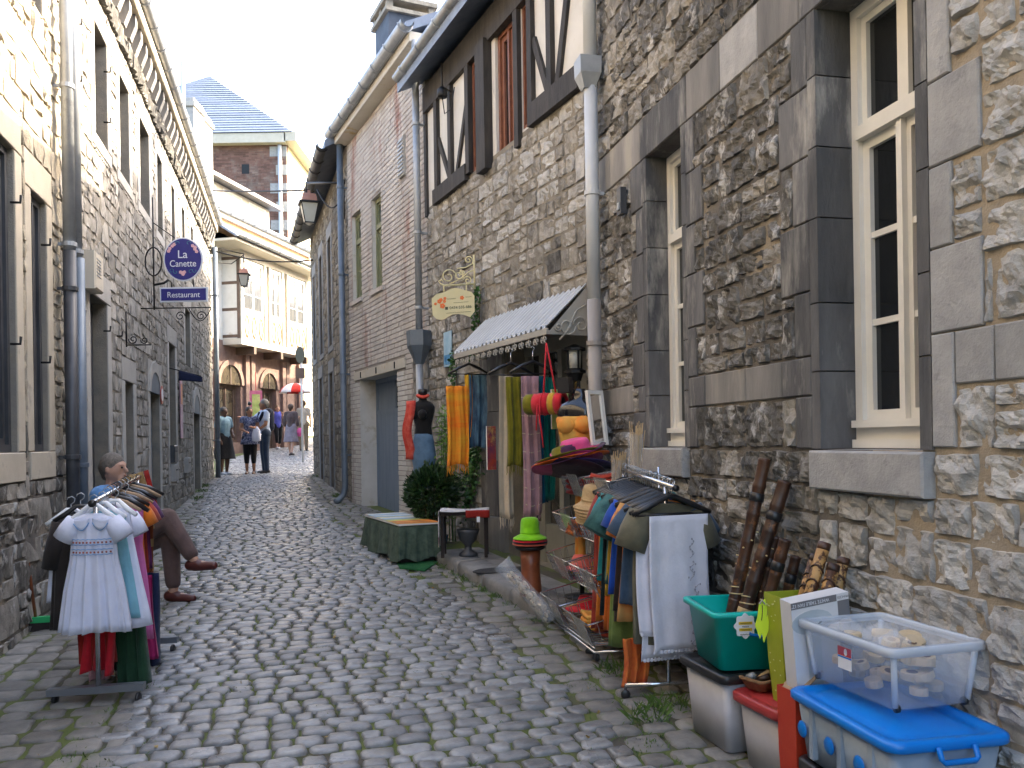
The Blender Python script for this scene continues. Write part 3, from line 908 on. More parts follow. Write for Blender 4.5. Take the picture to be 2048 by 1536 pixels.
# stonework
ex = [(DOOR[0], DOOR[1], DOOR[2], DOOR[3]), (1.62, 2.30, .3, 2.5)]
rng = random.Random(31)
rects = courses(rng, .0, LM, .10, 4.26, (.18, .34), (.12, .30), ex, .018)
def mid_mat(r):
    e = rng.random(); z = r[2]; u = r[0]
    if z > 3.2 and u < 2.0: return m_st_clean if e < .45 else m_st_mid
    return m_st_mid if e < .75 else (m_st_soot if e < .88 else m_st_clean)
lay(WM, shop, rects, mid_mat, n_ind=300, seed=6, proud=.010, rough=.011, nu=7, nv=6, smooth=False)
bl = [(1.62, 2.28, .34, .75, .05, m_ash_streak), (1.66, 2.24, .75, 1.3, .03, m_ash_dark), (1.64, 2.26, 1.3, 1.78, .035, m_ash_streak), (1.66, 2.24, 1.78, 2.42, .03, m_ash_dark)]
blocks(shop, bl, 'door_pillar')
# shop front: grey-green joinery with glazed door and panes behind the stock
m_front = mat('sage grey joinery paint', (.235, .225, .185), (.27, .26, .215), scale=5, rough=.5)
fr = MB(); y0 = -.28
for a, b in ((.06, .12), (.30, .36), (.40, .52), (.86, .94), (1.24, 1.32), (1.55, 1.62)): fr.box(a, b, y0, -.20, .36, 2.42)
fr.box(.06, 1.62, y0, -.19, 2.30, 2.42); fr.box(.06, 1.62, y0, -.21, .36, .72); 
fo = fr.obj('shop_front', m_front, shop)
m_shopglass = mat('shop glass', (.03, .032, .03), (.09, .08, .065), scale=4, rough=.04, spec=.6)
for a, b in ((.12, .30), (.52, .86), (.94, 1.24), (1.32, 1.55)):
    g = MB(); g.box(a, b, y0 + .01, y0 + .02, .72, 2.30); g.obj('pane', m_shopglass, fo)
g = MB(); g.box(.36, .40, y0 - .01, y0 + .03, .36, 2.30); g.obj('door_gap', m_iron, fo)
# zinc pipe and hopper at the joint with the brick house
pu = LM - .02
o = pipe(shop, m_zinc, pu, 2.78, 6.3, y=.13, r=.042, rings=(5.3, 4.0, 3.1))
mb = MB(); mb.lathe([(.05, 0), (.15, .22), (.155, .40), (.15, .40)], 6, M=tr(pu - .02, .14, 2.42)); mb.obj('hopper', m_zincb, shop)
pipe(shop, m_zinc, pu - .02, .95, 2.45, y=.14, r=.045, rings=(1.6,)); pipe(shop, m_zincd, pu - .02, .3, 1.0, y=.14, r=.055)
# ribbed canopy over the shop door
can = empty('door_canopy', M=WM.M @ tr(0, 0, 2.3), label='pale ribbed zinc canopy with scalloped fringe over the shop door', cat='canopy')
m_can = mat('pale grey canopy metal', (.42, .43, .435), (.50, .51, .515), scale=4, rough=.45, metal=.1)
m_canp = mat('cream grey painted iron', (.36, .345, .31), (.41, .395, .355), scale=5, rough=.5)
U0, U1 = .0, 2.06; YF = .37; ZT = .40; ZF = .06
nr = 22
def canf(a, b):
    u = U0 + (U1 - U0) * a; ph = (a * nr) % 1.0
    rib = .022 if ph < .28 else 0
    return (u, .02 + (YF - .02) * b, ZT + (ZF - ZT) * b + rib)
mb = MB(); mb.grid(canf, nr * 8, 3, thick=.006); mb.obj('ribbed_sheet', m_can, can)
mb = MB(); mb.box(U0, U1, YF - .012, YF + .004, ZF - .05, ZF - .004); mb.box(U0, U0 + .015, .0, YF, ZF - .05, ZF - .02); mb.box(U1 - .015, U1, .0, YF, ZF - .05, ZF - .02); mb.obj('front_rail', m_canp, can)
mb = MB(); mb.prism([(-.001, 0), (.0, 0)], 0, 0) if False else None
side = MB(); side.add([(U0 + .004, .01, ZF - .05), (U0 + .004, YF, ZF - .05), (U0 + .004, .01, ZT), (U0 + .010, .01, ZF - .05), (U0 + .010, YF, ZF - .05), (U0 + .010, .01, ZT)], [(0, 1, 2), (5, 4, 3), (0, 3, 4, 1), (1, 4, 5, 2), (2, 5, 3, 0)])
side.obj('side_panel', m_canp, can)
def scroll(cx, cz, r0, turns, a0, sgn=1, n=18):
    return [(cx + (r0 * (1 - .8 * k / n)) * math.cos(a0 + sgn * turns * 2 * math.pi * k / n), cz + (r0 * (1 - .8 * k / n)) * math.sin(a0 + sgn * turns * 2 * math.pi * k / n)) for k in range(n + 1)]
sc = MB()
for c, r, a0, sg in ((.08, .07, 0, 1), (.20, .075, math.pi, 1), (.28, .035, 0, -1)):
    sc.tube([(U0 - .015, y_, z_) for y_, z_ in scroll(c, .10 - c * .12, r, 1.3, a0, sg)], .007, 6)
sc.tube([(U0 - .015, .02, .26), (U0 - .015, .12, .20), (U0 - .015, .20, .04), (U0 - .015, .27, -.03)], .007, 6)
sc.obj('side_scroll', m_canp, can, True)
for k in range(15):
    u_ = U0 + .07 + (U1 - U0 - .14) * k / 14
    s_ = MB()
    for sg in (-1, 1):
        s_.tube([(u_ + sg * .028 - sg * x_, YF - .005, ZF - .085 - z_) for x_, z_ in scroll(0, 0, .026, 1.15, math.pi / 2, sg, 12)], .005, 5)
    s_.tube([(u_, YF - .005, ZF - .045), (u_, YF - .005, ZF - .12)], .004, 5)
    s_.obj('fringe_scroll', m_canp, can, True)
# ================================================================== whitewashed brick house with the blue garage door
brk = empty('brick_house', M=WB.M, label='tall whitewashed brick house with blue garage door and two green windows', cat='house')
LB = math.hypot(P3[0] - P2[0], P3[1] - P2[1])
GA = (1.29, 3.23, .40, 2.47, .27); BA = (3.03, 3.56, 3.72, 5.08, .085); BB = (1.92, 2.42, 3.70, 5.04, .085)
m_bmort = mat('grey brick mortar', (.30, .27, .24), (.24, .215, .19), scale=6, rough=.95, bump=.3, bscale=80)
m_bwhite = mat('whitewashed brick', (.44, .395, .35), (.54, .50, .45), scale=3.2, rough=.9, bump=.35, bscale=60, rnd=.10, c3=(.26, .115, .085), c3scale=2.2, c3lo=.53, c3hi=.68, stretch=(.8, .8, .22))
m_wbrick = mat('white painted brick', (.55, .52, .47), (.62, .59, .54), scale=4, rough=.8, bump=.25, bscale=60, rnd=.05, c3=(.42, .36, .25), c3scale=2.5, c3lo=.56, c3hi=.68)
m_lint = mat('cream painted lintel', (.48, .44, .36), (.54, .50, .42), scale=3, rough=.8, bump=.2, bscale=60, c3=(.42, .30, .12), c3scale=4, c3lo=.58, c3hi=.68)
m_gdoor = mat('slate blue door paint', (.16, .205, .27), (.195, .245, .31), scale=3, rough=.6, c3=(.25, .28, .32), c3scale=4, c3lo=.62, c3hi=.78, stretch=(3, 3, .5))
sheet(brk, m_bmort, 0, LB, -.1, 6.35, [GA, BA, BB], reveal=m_wbrick)
shell(brk, m_bmort, 0, LB, -.1, 6.35, 6)
roof(brk, m_slate, -.05, LB + .02, 6.5, .25, 6, 1.5)
gutter(brk, m_zinc, -.15, LB + .1, .26, 6.46, r=.085)
mb = MB(); mb.box(-.03, LB, 0, .2, 6.28, 6.40); mb.obj('eaves_board', m_lint, brk)
ex = [GA[:4], BA[:4], BB[:4], (.91, 3.52, 2.47, 2.61), (.78, 1.04, 4.93, 5.48)]
def bond(u0, u1, z0, z1, ex, bl_=.215, bh=.066):
    out = []; z = z0; k = 0
    while z < z1 - .02:
        x = u0 - (bl_ / 2 if k % 2 else 0)
        while x < u1 - .01:
            a, b = max(x, u0) + .005, min(x + bl_, u1) - .005
            iv = [(a, b)]
            for e in ex:
                if e[2] < z + bh - .012 and e[3] > z + .012:
                    nv = []
                    for p, q in iv:
                        if e[0] > p: nv.append((p, min(q, e[0])))
                        if e[1] < q: nv.append((max(p, e[1]), q))
                    iv = [t for t in nv if t[1] - t[0] > .03]
            out += [(p, q, z + .004, z + bh - .005) for p, q in iv]
            x += bl_
        z += bh; k += 1
    return out
def lay_bricks(W, parent, rects, mfn, n_ind, y=.008):
    rk = []
    r_ = random.Random(3)
    for r in rects:
        c = W.p((r[0] + r[1]) / 2, 0, (r[2] + r[3]) / 2); rk.append((-(c - Vector((0, 0, EYE))).length, r))
    rk.sort(key=lambda t: -t[0])
    rest = {}
    for i, (d, r) in enumerate(rk):
        V, Fc = block(*r, y + r_.uniform(-.003, .004), back=-.006, ch=.004)
        m = mfn(r)
        if i < n_ind: mesh_obj('brick', V, Fc, m, parent)
        else: rest.setdefault(m.name, (m, MB()))[1].add(V, Fc)
    b = MB(); ms = []
    for k, (m, q) in enumerate(rest.values()): b.cur = k; ms.append(m); b.add(q.v, q.f)
    o = b.obj('bricks', ms, parent); o['kind'] = 'stuff'
lower_ex = ex + [(0, .62, 0, 2.62)]
rects = bond(.0, LB, .06, 6.26, lower_ex)
def bm(r):
    u, z = (r[0] + r[1]) / 2, r[2]
    if (.95 < u < 1.29 or 3.23 < u < 3.55) and z < 2.47: return m_wbrick
    return m_bwhite
lay_bricks(WB, brk, rects, bm, 300)
rng = random.Random(41)
lay(WB, brk, courses(rng, .0, .6, .3, 2.60, (.10, .2), (.14, .3), [], .016), m_st_mid, n_ind=60, seed=8, proud=.015)
mb = MB(); mb.box(.91, 3.52, -.27, .02, 2.472, 2.60); q = mb.obj('lintel', m_lint, brk)
for u_ in (1.35, 2.25, 3.1):
    t = MB(); t.box(u_ - .012, u_ + .012, .02, .03, 2.49, 2.58); t.obj('iron_anchor', m_iron, q)
# garage door: two leaves of planks, glazed fanlight
gd = MB(); gd.box(1.29, 3.23, -.29, -.25, 1.93, 1.99); gd.box(1.29, 1.36, -.29, -.25, .4, 2.47); gd.box(3.16, 3.23, -.29, -.25, .4, 2.47); gd.box(2.22, 2.30, -.29, -.25, 1.99, 2.40); gd.box(1.29, 3.23, -.29, -.25, 2.40, 2.47)
gdo = gd.obj('garage_door', m_gdoor, brk)
for k in range(9):
    a = 1.36 + 1.8 * k / 9
    t = MB(); V, Fc = block(a + .002, a + .2 - .002, .42, 1.93, -.255, back=-.29, ch=.005); t.add(V, Fc); t.obj('door_plank', m_gdoor, gdo)
for (a, b) in ((1.36, 1.50), (1.54, 1.80), (1.84, 2.22)):
    t = MB(); t.box(a, b, -.285, -.275, 2.0, 2.40); t.obj('pane', m_glass, gdo)
t = MB(); t.box(1.50, 1.54, -.29, -.255, 1.99, 2.40); t.box(1.80, 1.84, -.29, -.255, 1.99, 2.40); t.obj('glazing_bar', m_gdoor, gdo)
t = MB(); t.box(2.30, 3.16, -.29, -.27, 1.99, 2.40); t.obj('fanlight_board', m_gdoor, gdo)
m_gglass = mat('grey window glass', (.10, .115, .12), rough=.05, spec=.6)
for B_ in (BA, BB):
    casement(brk, B_[0] + .004, B_[1] - .004, B_[2] + .004, B_[3] - .004, -.065, m_greenp, rows=2, transom=B_[2] + .92, fw=.06, leaf=.045, glass=m_gglass)
    mb = MB(); mb.box(B_[0] - .05, B_[1] + .05, -.13, .04, B_[2] - .06, B_[2] - .002); mb.obj('window_sill', m_bwhite, brk)
mb = MB(); mb.box(.80, 1.02, .0, .03, 4.95, 5.46); q = mb.obj('vent_panel', m_ash_pale, brk)
for k in range(9):
    t = MB(); t.box(.815, 1.005, .03, .045, 4.975 + k * .053, 5.0 + k * .053); t.obj('louvre', m_zinc, q)
pipe(brk, m_zincb, LB + .0, .53, 6.4, y=.12, r=.05, rings=(5.6, 4.2, 2.6, 1.3), shoe=True)
# slate-clad chimney on the roof
cc = WB.M.inverted() @ at(808, 100, 13.6); cu, cy_, zt_ = cc.x, cc.y, at(808, 52, 13.6).z
ch = MB(); ch.box(cu - .36, cu + .36, cy_ - .36, cy_ + .36, 6.6, zt_); co = ch.obj('chimney', mat('dark chimney slate', (.035, .045, .065), (.06, .075, .10), scale=4, rough=.8), brk)
t = MB(); t.box(cu - .42, cu + .42, cy_ - .42, cy_ + .42, zt_, zt_ + .06)
for dx_ in (-.34, 0, .34):
    for dy_ in (-.34, .34): t.box(cu + dx_ - .05, cu + dx_ + .05, cy_ + dy_ - .05, cy_ + dy_ + .05, zt_ + .06, zt_ + .17)
t.box(cu - .43, cu + .43, cy_ - .43, cy_ + .43, zt_ + .17, zt_ + .24); t.obj('chimney_cap', m_st_far, co)

# ================================================================== far stone house on the right
far = empty('stone_house', M=WF.M, label='narrow stone house with grey framed openings and wall lantern, beyond the brick house', cat='house')
LF = math.hypot(P4[0] - P3[0], P4[1] - P3[1])
fo_ = [(2.45, 3.0, 3.36, 5.42, .2), (4.15, 4.7, 3.38, 5.42, .2), (5.7, 6.2, 3.4, 5.3, .2), (2.45, 3.05, .5, 2.84, .2), (4.45, 5.05, .55, 2.88, .2)]
sheet(far, m_mort_grey, 0, LF, 0, 6.35, fo_)
shell(far, m_mort_grey, 0, LF, 0, 6.35, 6)
roof(far, m_slate, -.02, LF + .2, 6.4, .35, 6, 1.5)
gutter(far, m_zincd, .05, LF + .15, .38, 6.30, r=.09)
m_ash_blue = mat('blue grey stone surround', (.20, .215, .235), (.27, .285, .305), scale=3, rough=.75, bump=.2, bscale=80, rnd=.06)
bl = []; ex = [o_[:4] for o_ in fo_]
for (a, b, c, d, dp) in fo_:
    for r in ((a - .15, a, c, d), (b, b + .15, c, d), (a - .15, b + .15, d, d + .26)) + (((a - .15, b + .15, c - .12, c),) if c > 2 else ()):
        bl.append(r + (.02, m_ash_blue)); ex.append(r)
    casement(far, a + .004, b - .004, c + .004, d - .004, -.17, m_zincb, rows=3 if c > 2 else 2, fw=.05, leaf=.04)
blocks(far, bl, 'surround_block')
rng = random.Random(51)
lay(WF, far, courses(rng, 0, LF, .35, 6.2, (.2, .36), (.14, .32), ex, .018), lambda r: m_st_far if rng.random() < .8 else m_st_mid, n_ind=220, seed=9, proud=.010, nu=5, nv=4)
# ================================================================== the two houses on the left
WLA = Wall((WL.o.x + WL.d.x * 12.25, WL.o.y + WL.d.y * 12.25), (.25, -.968))
def lu(x, y=None, off=0.0): return WL.u(x, y if y else 880, off)
UB1 = 12.25
lb = empty('stone_house', M=WL.M, label='long pale stone house with dark bracketed cornice, lining the left side', cat='house')
la = empty('stone_house', M=WLA.M, label='ochre stone house with dark window openings, at the left edge', cat='house')
U_END = -1.0
ups = []
for x0, x1 in ((140, 153), (188, 213), (238, 257), (278, 297), (313, 323), (341, 348), (362, 368), (380, 385)):
    ym = {140: 110, 188: 180, 238: 260, 278: 300, 313: 350, 341: 390, 362: 420, 380: 445}[x0]
    a, b = lu(x1, ym), lu(x0, ym)
    ups.append((a, b, 4.50, 5.58, .13))
D1 = (lu(215, 760), lu(180, 760), .30, 2.92, .13)
D2 = (lu(267, 860), lu(250, 860), .35, 2.22, .12)
D3 = (lu(319, 850), lu(300, 850), .45, 2.20, .10)
D4 = (lu(351, 800), lu(338, 800), .9, 3.05, .12)
D5 = (lu(380, 690), lu(370, 690), 2.9, 3.9, .12)
D6 = (lu(399, 870), lu(387, 870), .6, 2.1, .12)
ol = ups + [D1, D2, D3, D4, D5, D6]
sheet(lb, m_mort_mid, U_END, UB1, -.2, 6.75, ol)
shell(lb, m_mort_left, U_END, UB1, -.2, 6.75, 6)
roof(lb, m_slate, U_END - .1, UB1, 6.75, .15, 6, 1.6)
ex = [o_[:4] for o_ in ol]; bl = []
def surround(o_, w, m, sill=True, head=.2, y=.012):
    a, b, c, d = o_[:4]
    L_ = [(a - w, a, c, d), (b, b + w, c, d), (a - w, b + w, d, d + head)]
    if sill: L_.append((a - w, b + w, c - .13, c))
    for r in L_: bl.append(r + (y, m)); ex.append(r)
for o_ in ups:
    surround(o_, .16, m_ash_pale, head=.22)
    casement(lb, o_[0] + .003, o_[1] - .003, o_[2] + .003, o_[3] - .003, -.11, m_zincd, rows=1, fw=.05, leaf=.04, two=True)
for o_ in (D1, D2, D4, D5): surround(o_, .17, m_ash_pale, sill=False, head=.26)
for o_ in (D3, D6):
    surround(o_, .16, m_ash_pale, sill=False, head=.42)
m_doord = mat('dark door paint', (.03, .033, .04), (.05, .055, .065), scale=4, rough=.5)
m_doorb = mat('blue grey shutter paint', (.11, .14, .17), (.15, .18, .21), scale=4, rough=.6)
for o_, m in ((D1, m_doord), (D2, m_doord), (D3, m_doorb), (D6, m_doord)):
    a, b, c, d, dp = o_
    mb = MB(); mb.box(a, b, -dp - .04, -dp, c, d); do = mb.obj('door', m, lb)
    for k in range(3):
        e0 = c + .2 + (d - c - .3) * k / 3
        t = MB(); V, Fc = block(a + .08, b - .08, e0, e0 + (d - c - .3) / 3 - .08, -dp + .015, back=-dp - .01, ch=.012); t.add(V, Fc); t.obj('door_panel', m, do)
for o_ in (D4, D5): casement(lb, o_[0] + .003, o_[1] - .003, o_[2] + .003, o_[3] - .003, -.10, m_zincd, rows=3, fw=.05, leaf=.04)
# arched heads of two doors
for o_ in (D3, D6):
    a, b, c, d, dp = o_; n = 12; mid = (a + b) / 2; R = (b - a) / 2
    for k in range(0, n, 2):
        an0, an1 = math.pi * k / n, math.pi * (k + 2) / n
        P = [(mid + R * math.cos(an0), d + R * .7 * math.sin(an0)), (mid + (R + .15) * math.cos(an0), d + (R * .7 + .15) * math.sin(an0)), (mid + (R + .15) * math.cos(an1), d + (R * .7 + .15) * math.sin(an1)), (mid + R * math.cos(an1), d + R * .7 * math.sin(an1))]
        t = MB(); t.prism(P, -.02, .024); t.obj('arch_stone', m_ash_pale, lb)
    t = MB(); t.prism([(mid + R * math.cos(math.pi * k / n), d + R * .7 * math.sin(math.pi * k / n)) for k in range(n + 1)], -.01, .015); t.obj('arch_infill', m_doorb, lb)
blocks(lb, bl)
rng = random.Random(61)
lay(WL, lb, courses(rng, U_END, UB1, .05, 5.88, (.2, .38), (.15, .34), ex, .018), lambda r: (m_st_left if rng.random() < (.85 if r[2] > 4.2 else .42) else m_st_mid), n_ind=300, seed=10, proud=.010, rough=.012, nu=5, nv=4)  # fewer pale stones below the sun line: shade, plus dirt, put into colour
# cornice: lichen-dark corbel course, brackets, slab and gutter
m_corb = mat('black lichen corbels', (.03, .03, .029), (.10, .095, .085), scale=9, rough=.9, bump=.8, bscale=30, c3=(.36, .33, .27), c3scale=7, c3lo=.55, c3hi=.64)
u = U_END; k = 0
rng = random.Random(62)
while u < UB1 - .1:
    w = rng.uniform(.12, .2)
    V, Fc = stone(rng, u, min(u + w, UB1), 5.90 + rng.uniform(-.01, .01), 6.10, proud=.06, rough=.03, back=-.02)
    mesh_obj('corbel_stone', V, Fc, m_corb, lb, True); u += w
u = U_END + .1
while u < UB1 - .15:
    mb = MB(); mb.prism([(0, 0)] * 3, 0, 0) if False else None
    V = [(u + e, y_, z_) for e in (0, .13) for y_, z_ in ((-.02, 6.14), (.06, 6.14), (.12, 6.30), (.12, 6.42), (-.02, 6.42))]
    mb.add(V, [(0, 1, 2, 3, 4), (9, 8, 7, 6, 5)] + [(i, 5 + i, 5 + (i + 1) % 5, (i + 1) % 5) for i in range(5)])
    mb.obj('cornice_bracket', m_ash_streak, lb); u += .36
u = U_END - .05
while u < UB1 - .01:
    w = min(1.5, UB1 - u); V, Fc = block(u + .002, u + w - .002, 6.42, 6.56, .17, back=-.02, ch=.012); mesh_obj('cornice_slab', V, Fc, m_ash_warm, lb); u += w
gutter(lb, m_zinc, U_END - .1, UB1 - .02, .20, 6.66, r=.07)
pipe(lb, m_zincb, U_END + .30, .75, 6.0, y=.12, r=.055, rings=(4.9, 3.2, 1.6)); 
# shutter hooks
for px, py in ((158, 48), (158, 162), (216, 144), (216, 245), (165, 632), (163, 748), (216, 662), (240, 672)):
    a, b = WL.uz(px, py, .03)
    t = MB(); t.tube([(a, -.01, b), (a, .05, b), (a, .055, b + .05)], .009, 6); t.obj('shutter_hook', m_iron, lb, True)

# nearer ochre house
def la_u(x, y): return WLA.u(x, y)
AW1 = (la_u(30, 600), la_u(30, 600) + .95, 1.47, 3.50, .05)
AW2 = (la_u(93, 620), la_u(62, 620), 1.47, 3.34, .05)
AW3 = (la_u(82, 20), la_u(55, 20), 4.75, 6.1, .10)
AW4 = (AW1[0], AW1[1], 4.75, 6.1, .10)
oa = [AW1, AW2, AW3, AW4]
UAE = 10.0
sheet(la, m_mort_left, 0, UAE, 1.4, 7.4, oa)
sheet(la, m_mort_grey, 0, UAE, -.4, 1.4, [])
shell(la, m_mort_left, 0, UAE, -.4, 7.4, 6)
roof(la, m_slate, -.05, UAE, 7.5, .35, 6, 2.4)
ex = [o_[:4] for o_ in oa]; bl = []
for o_ in oa: surround(o_, .15, m_ash_warm, sill=False, head=.26)
for o_ in (AW1, AW2):
    r = (o_[0] - .12, o_[1] + .12, 1.27, 1.47); bl.append(r + (.02, m_ash_warm)); ex.append(r)
blocks(la, bl)
m_dirty = mat('dusty blue black glass', (.012, .018, .028), (.03, .04, .055), scale=5, rough=.18, spec=.6, c3=(.09, .10, .11), c3scale=9, c3lo=.63, c3hi=.72)
for o_ in oa: casement(la, o_[0] + .003, o_[1] - .003, o_[2] + .003, o_[3] - .003, -.045 if o_[4] < .08 else -.09, m_zincd, rows=2, fw=.05, leaf=.04, glass=m_dirty)
rng = random.Random(63)
def a_mat(r): return m_st_warm if r[2] > 1.5 else (m_st_mid if rng.random() < .6 else m_st_soot)
lay(WLA, la, courses(rng, 0, 4.5, -.0, 7.3, (.2, .38), (.14, .32), ex, .02), a_mat, n_ind=260, seed=11, proud=.012, rough=.014, nu=5, nv=4)
for px, py in ((34, 405), (94, 490), (34, 688), (94, 725)):
    a, b = WLA.uz(px, py, .03); t = MB(); t.tube([(a, -.01, b), (a, .05, b), (a, .055, b + .05)], .009, 6); t.obj('shutter_hook', m_iron, la, True)
# the two rainwater pipes between the houses
pipe(la, m_bpipe2 if False else m_zinc, la_u(108, 300), 3.05, 7.3, y=.10, r=.046, rings=(4.35, 3.1)); pipe(la, m_zincd, la_u(116, 800), -.1, 3.05, y=.10, r=.05, rings=(2.75, 1.42, .45))
o = pipe(lb, m_zinc, UB1 - .15, 3.05, 6.8, y=.09, r=.045, rings=(3.1,)); pipe(lb, m_zincb, UB1 - .16, -.1, 3.05, y=.10, r=.049, rings=(1.35,))
# ================================================================== half-timbered house at the bend and the tall brick house
TS = 1.25          # this house is a quarter larger than its drawing units
WTM = tr(WT.o.x * TS, WT.o.y * TS, EYE * (1 - TS)) @ Matrix(((WT.d.x, WT.n.x, 0, 0), (WT.d.y, WT.n.y, 0, 0), (0, 0, 1, 0), (0, 0, 0, 1))) @ Matrix.Scale(TS, 4)
tud = empty('half_timbered_house', M=WTM, label='half-timbered house with white bay window and dormer, facing the bend', cat='house')
LT = 5.0
m_pinkb = mat('red brown brick front', (.17, .105, .085), (.23, .15, .12), scale=7, rough=.85, bump=.3, bscale=60)
m_cream = mat('cream painted wood', (.50, .45, .36), (.56, .51, .42), scale=4, rough=.6)
m_beam = mat('brown stained beam', (.085, .055, .038), (.13, .085, .06), scale=7, rough=.7)
m_soffit = mat('ochre soffit boards', (.33, .17, .06), (.40, .22, .09), scale=6, rough=.7)
m_curt = mat('net curtain behind glass', (.045, .05, .055), (.11, .115, .12), scale=9, rough=.07, spec=.5, stretch=(3, 3, .2))
m_lit = mat('shop window glass', (.025, .022, .018), (.07, .055, .035), scale=3, rough=.05, spec=.6)
Z0 = 1.35
fo2 = [(-1.2, -.15, Z0 + .2, 3.1, .2), (-3.2, -2.3, Z0, 3.1, .25)]
sheet(tud, m_pinkb, -LT, .6, .3, 4.25, fo2)
sheet(tud, m_plaster, -LT, .6, 4.25, 6.75, [], name='upper_wall')
shell(tud, m_plaster, -LT, .6, .3, 6.75, 5)
for (a, b, c, d, dp) in fo2:
    casement(tud, a + .003, b - .003, c + .003, d - .003, -.15, m_beam, rows=1, fw=.07, leaf=.05, glass=m_lit)
    n = 12; mid = (a + b) / 2; R = (b - a) / 2
    t = MB(); t.prism([(mid + R * math.cos(math.pi * k / n), d + R * 1.0 * math.sin(math.pi * k / n)) for k in range(n + 1)], -.01, .012); t.obj('fanlight', m_lit, tud)
    for k in range(n):
        an0, an1 = math.pi * k / n, math.pi * (k + 1) / n
        P = [(mid + r_ * math.cos(q), d + r_ * math.sin(q)) for r_, q in ((R, an0), (R + .14, an0), (R + .14, an1), (R, an1))]
        t = MB(); t.prism(P, -.02, .05); t.obj('arch_brick', m_pinkb, tud)
    t = MB(); t.box(mid - .02, mid + .02, .0, .03, d, d + R); t.obj('fanlight_bar', m_beam, tud)
for a in (-1.75, -1.45, -3.55, -3.8, -4.6, .1):
    t = MB(); t.box(a - .10, a + .10, -.02, .09, Z0 - .2, 3.95); t.box(a - .13, a + .13, -.02, .12, Z0 - .25, Z0 + .35); t.obj('pilaster', m_pinkb, tud)
# bay on the first floor
BY = .55
bay = MB(); bay.box(-4.25, -.35, 0, BY, 4.12, 4.28); bay.box(-4.25, -.35, 0, BY, 6.42, 6.62); by = bay.obj('bay_window', m_cream, tud)
for a in (-4.25, -3.0, -2.72, -1.95, -1.7, -.47):
    t = MB(); t.box(a, a + .12, BY - .1, BY + .012, 4.28, 6.42); t.obj('bay_post', m_cream, by)
for e in (-4.25, -.37):
    t = MB(); t.box(e, e + .02, 0, BY - .1, 4.28, 6.42); t.obj('bay_side', m_plaster, by)
    for zz_ in (4.30, 5.0, 5.7, 6.34):
        t = MB(); t.box(e - .005, e + .025, -.0, BY - .1, zz_, zz_ + .08); t.obj('side_beam', m_beam, by)
    t = MB(); t.box(e - .006, e + .026, BY - .12, BY - .03, 4.28, 6.42); t.obj('corner_beam', m_beam, by)
for (a, b) in ((-4.13, -3.0), (-2.60, -1.95), (-1.58, -.47)):
    t = MB(); t.box(a, b, BY - .08, BY - .02, 4.28, 4.98); pnl = t.obj('bay_panel', m_cream, by)
    n = max(2, int((b - a) / .3))
    for k in range(n):
        c0 = a + (b - a) * (k + .5) / n
        for sg in (-1, 1):
            t = MB(); t.tube([(c0 + sg * .11 * math.sin(math.pi * q / 8), BY - .01, 4.32 + .62 * q / 8) for q in range(9)], .014, 5); t.obj('panel_moulding', m_soffit, pnl, True)
    casement(by, a + .003, b - .003, 5.0, 6.40, BY - .03, m_white, rows=2, transom=5.95, fw=.06, leaf=.04, glass=m_curt, two=True)
for a in (-4.2, -2.6, -1.1):
    t = MB(); t.box(a, a + .12, 0, BY, 3.92, 4.118); t.obj('bay_bracket', m_beam, tud)
# lower roof, soffit, gutter, dormer
t = MB(); t.add([(-LT - .1, 1.05, 6.72), (.7, 1.05, 6.72), (.7, -.1, 7.45), (-LT - .1, -.1, 7.45), (-LT - .1, 1.05, 6.66), (.7, 1.05, 6.66), (.7, -.1, 7.38), (-LT - .1, -.1, 7.38)], [(3, 2, 1, 0), (4, 5, 6, 7), (0, 1, 5, 4), (1, 2, 6, 5), (3, 0, 4, 7)])
t.obj('pent_roof', m_slate, tud)
t = MB(); t.box(-LT - .05, .65, .02, 1.0, 6.60, 6.66); t.obj('eaves_soffit', m_cream, tud)
gutter(tud, m_zinc, -LT - .1, .7, 1.1, 6.74, r=.07)
t = MB(); t.box(-LT, .6, -.3, .25, 7.2, 7.34); t.obj('cornice_board', m_soffit, tud)
t = MB(); t.box(-LT, .6, -.35, .35, 7.34, 7.50); t.obj('upper_cornice', m_cream, tud)
gutter(tud, m_zinc, -LT, .6, .42, 7.52, r=.07)
t = MB(); t.add([(-LT, .3, 7.5), (.6, .3, 7.5), (.6, -1.4, 8.0), (-LT, -1.4, 8.0), (-LT, -5, 7.5), (.6, -5, 7.5)], [(3, 2, 1, 0), (4, 5, 2, 3), (0, 4, 3), (1, 2, 5), (0, 1, 5, 4)]); t.obj('roof', m_slate, tud)
t = MB(); t.box(-2.75, .55, -2.2, .10, 7.5, 8.28); dm = t.obj('dormer', m_cream, tud)
t = MB(); t.add([(-2.95, .45, 8.26), (.7, .45, 8.26), (.7, -2.3, 8.55), (-2.95, -2.3, 8.55), (-2.95, .45, 8.36), (.7, .45, 8.36), (.7, -2.3, 8.65), (-2.95, -2.3, 8.65)], [(0, 1, 2, 3), (7, 6, 5, 4), (0, 4, 5, 1), (1, 5, 6, 2), (3, 7, 4, 0)]); t.obj('dormer_roof', m_zincd, tud)
for a in (-2.55, -1.25, .02):
    casement(dm, a, a + (.95 if a < 0 else .5), 7.62, 8.22, .10, m_white, rows=2, fw=.05, leaf=.035, glass=m_curt, two=True)
# steps in front
t = MB()
for k in range(3):
    pass
st = empty('stone_steps', M=WTM @ tr(-1.6, 0, 1.05), label='pale stone steps before the brick doors at the bend', cat='steps')
for k in range(3):
    t = MB(); V = MB(); t.box(-3.2, 1.9, .1, 1.6 - .42 * k, -.35 + .16 * k, -.19 + .16 * k); t.obj('step', m_ash_warm, st)

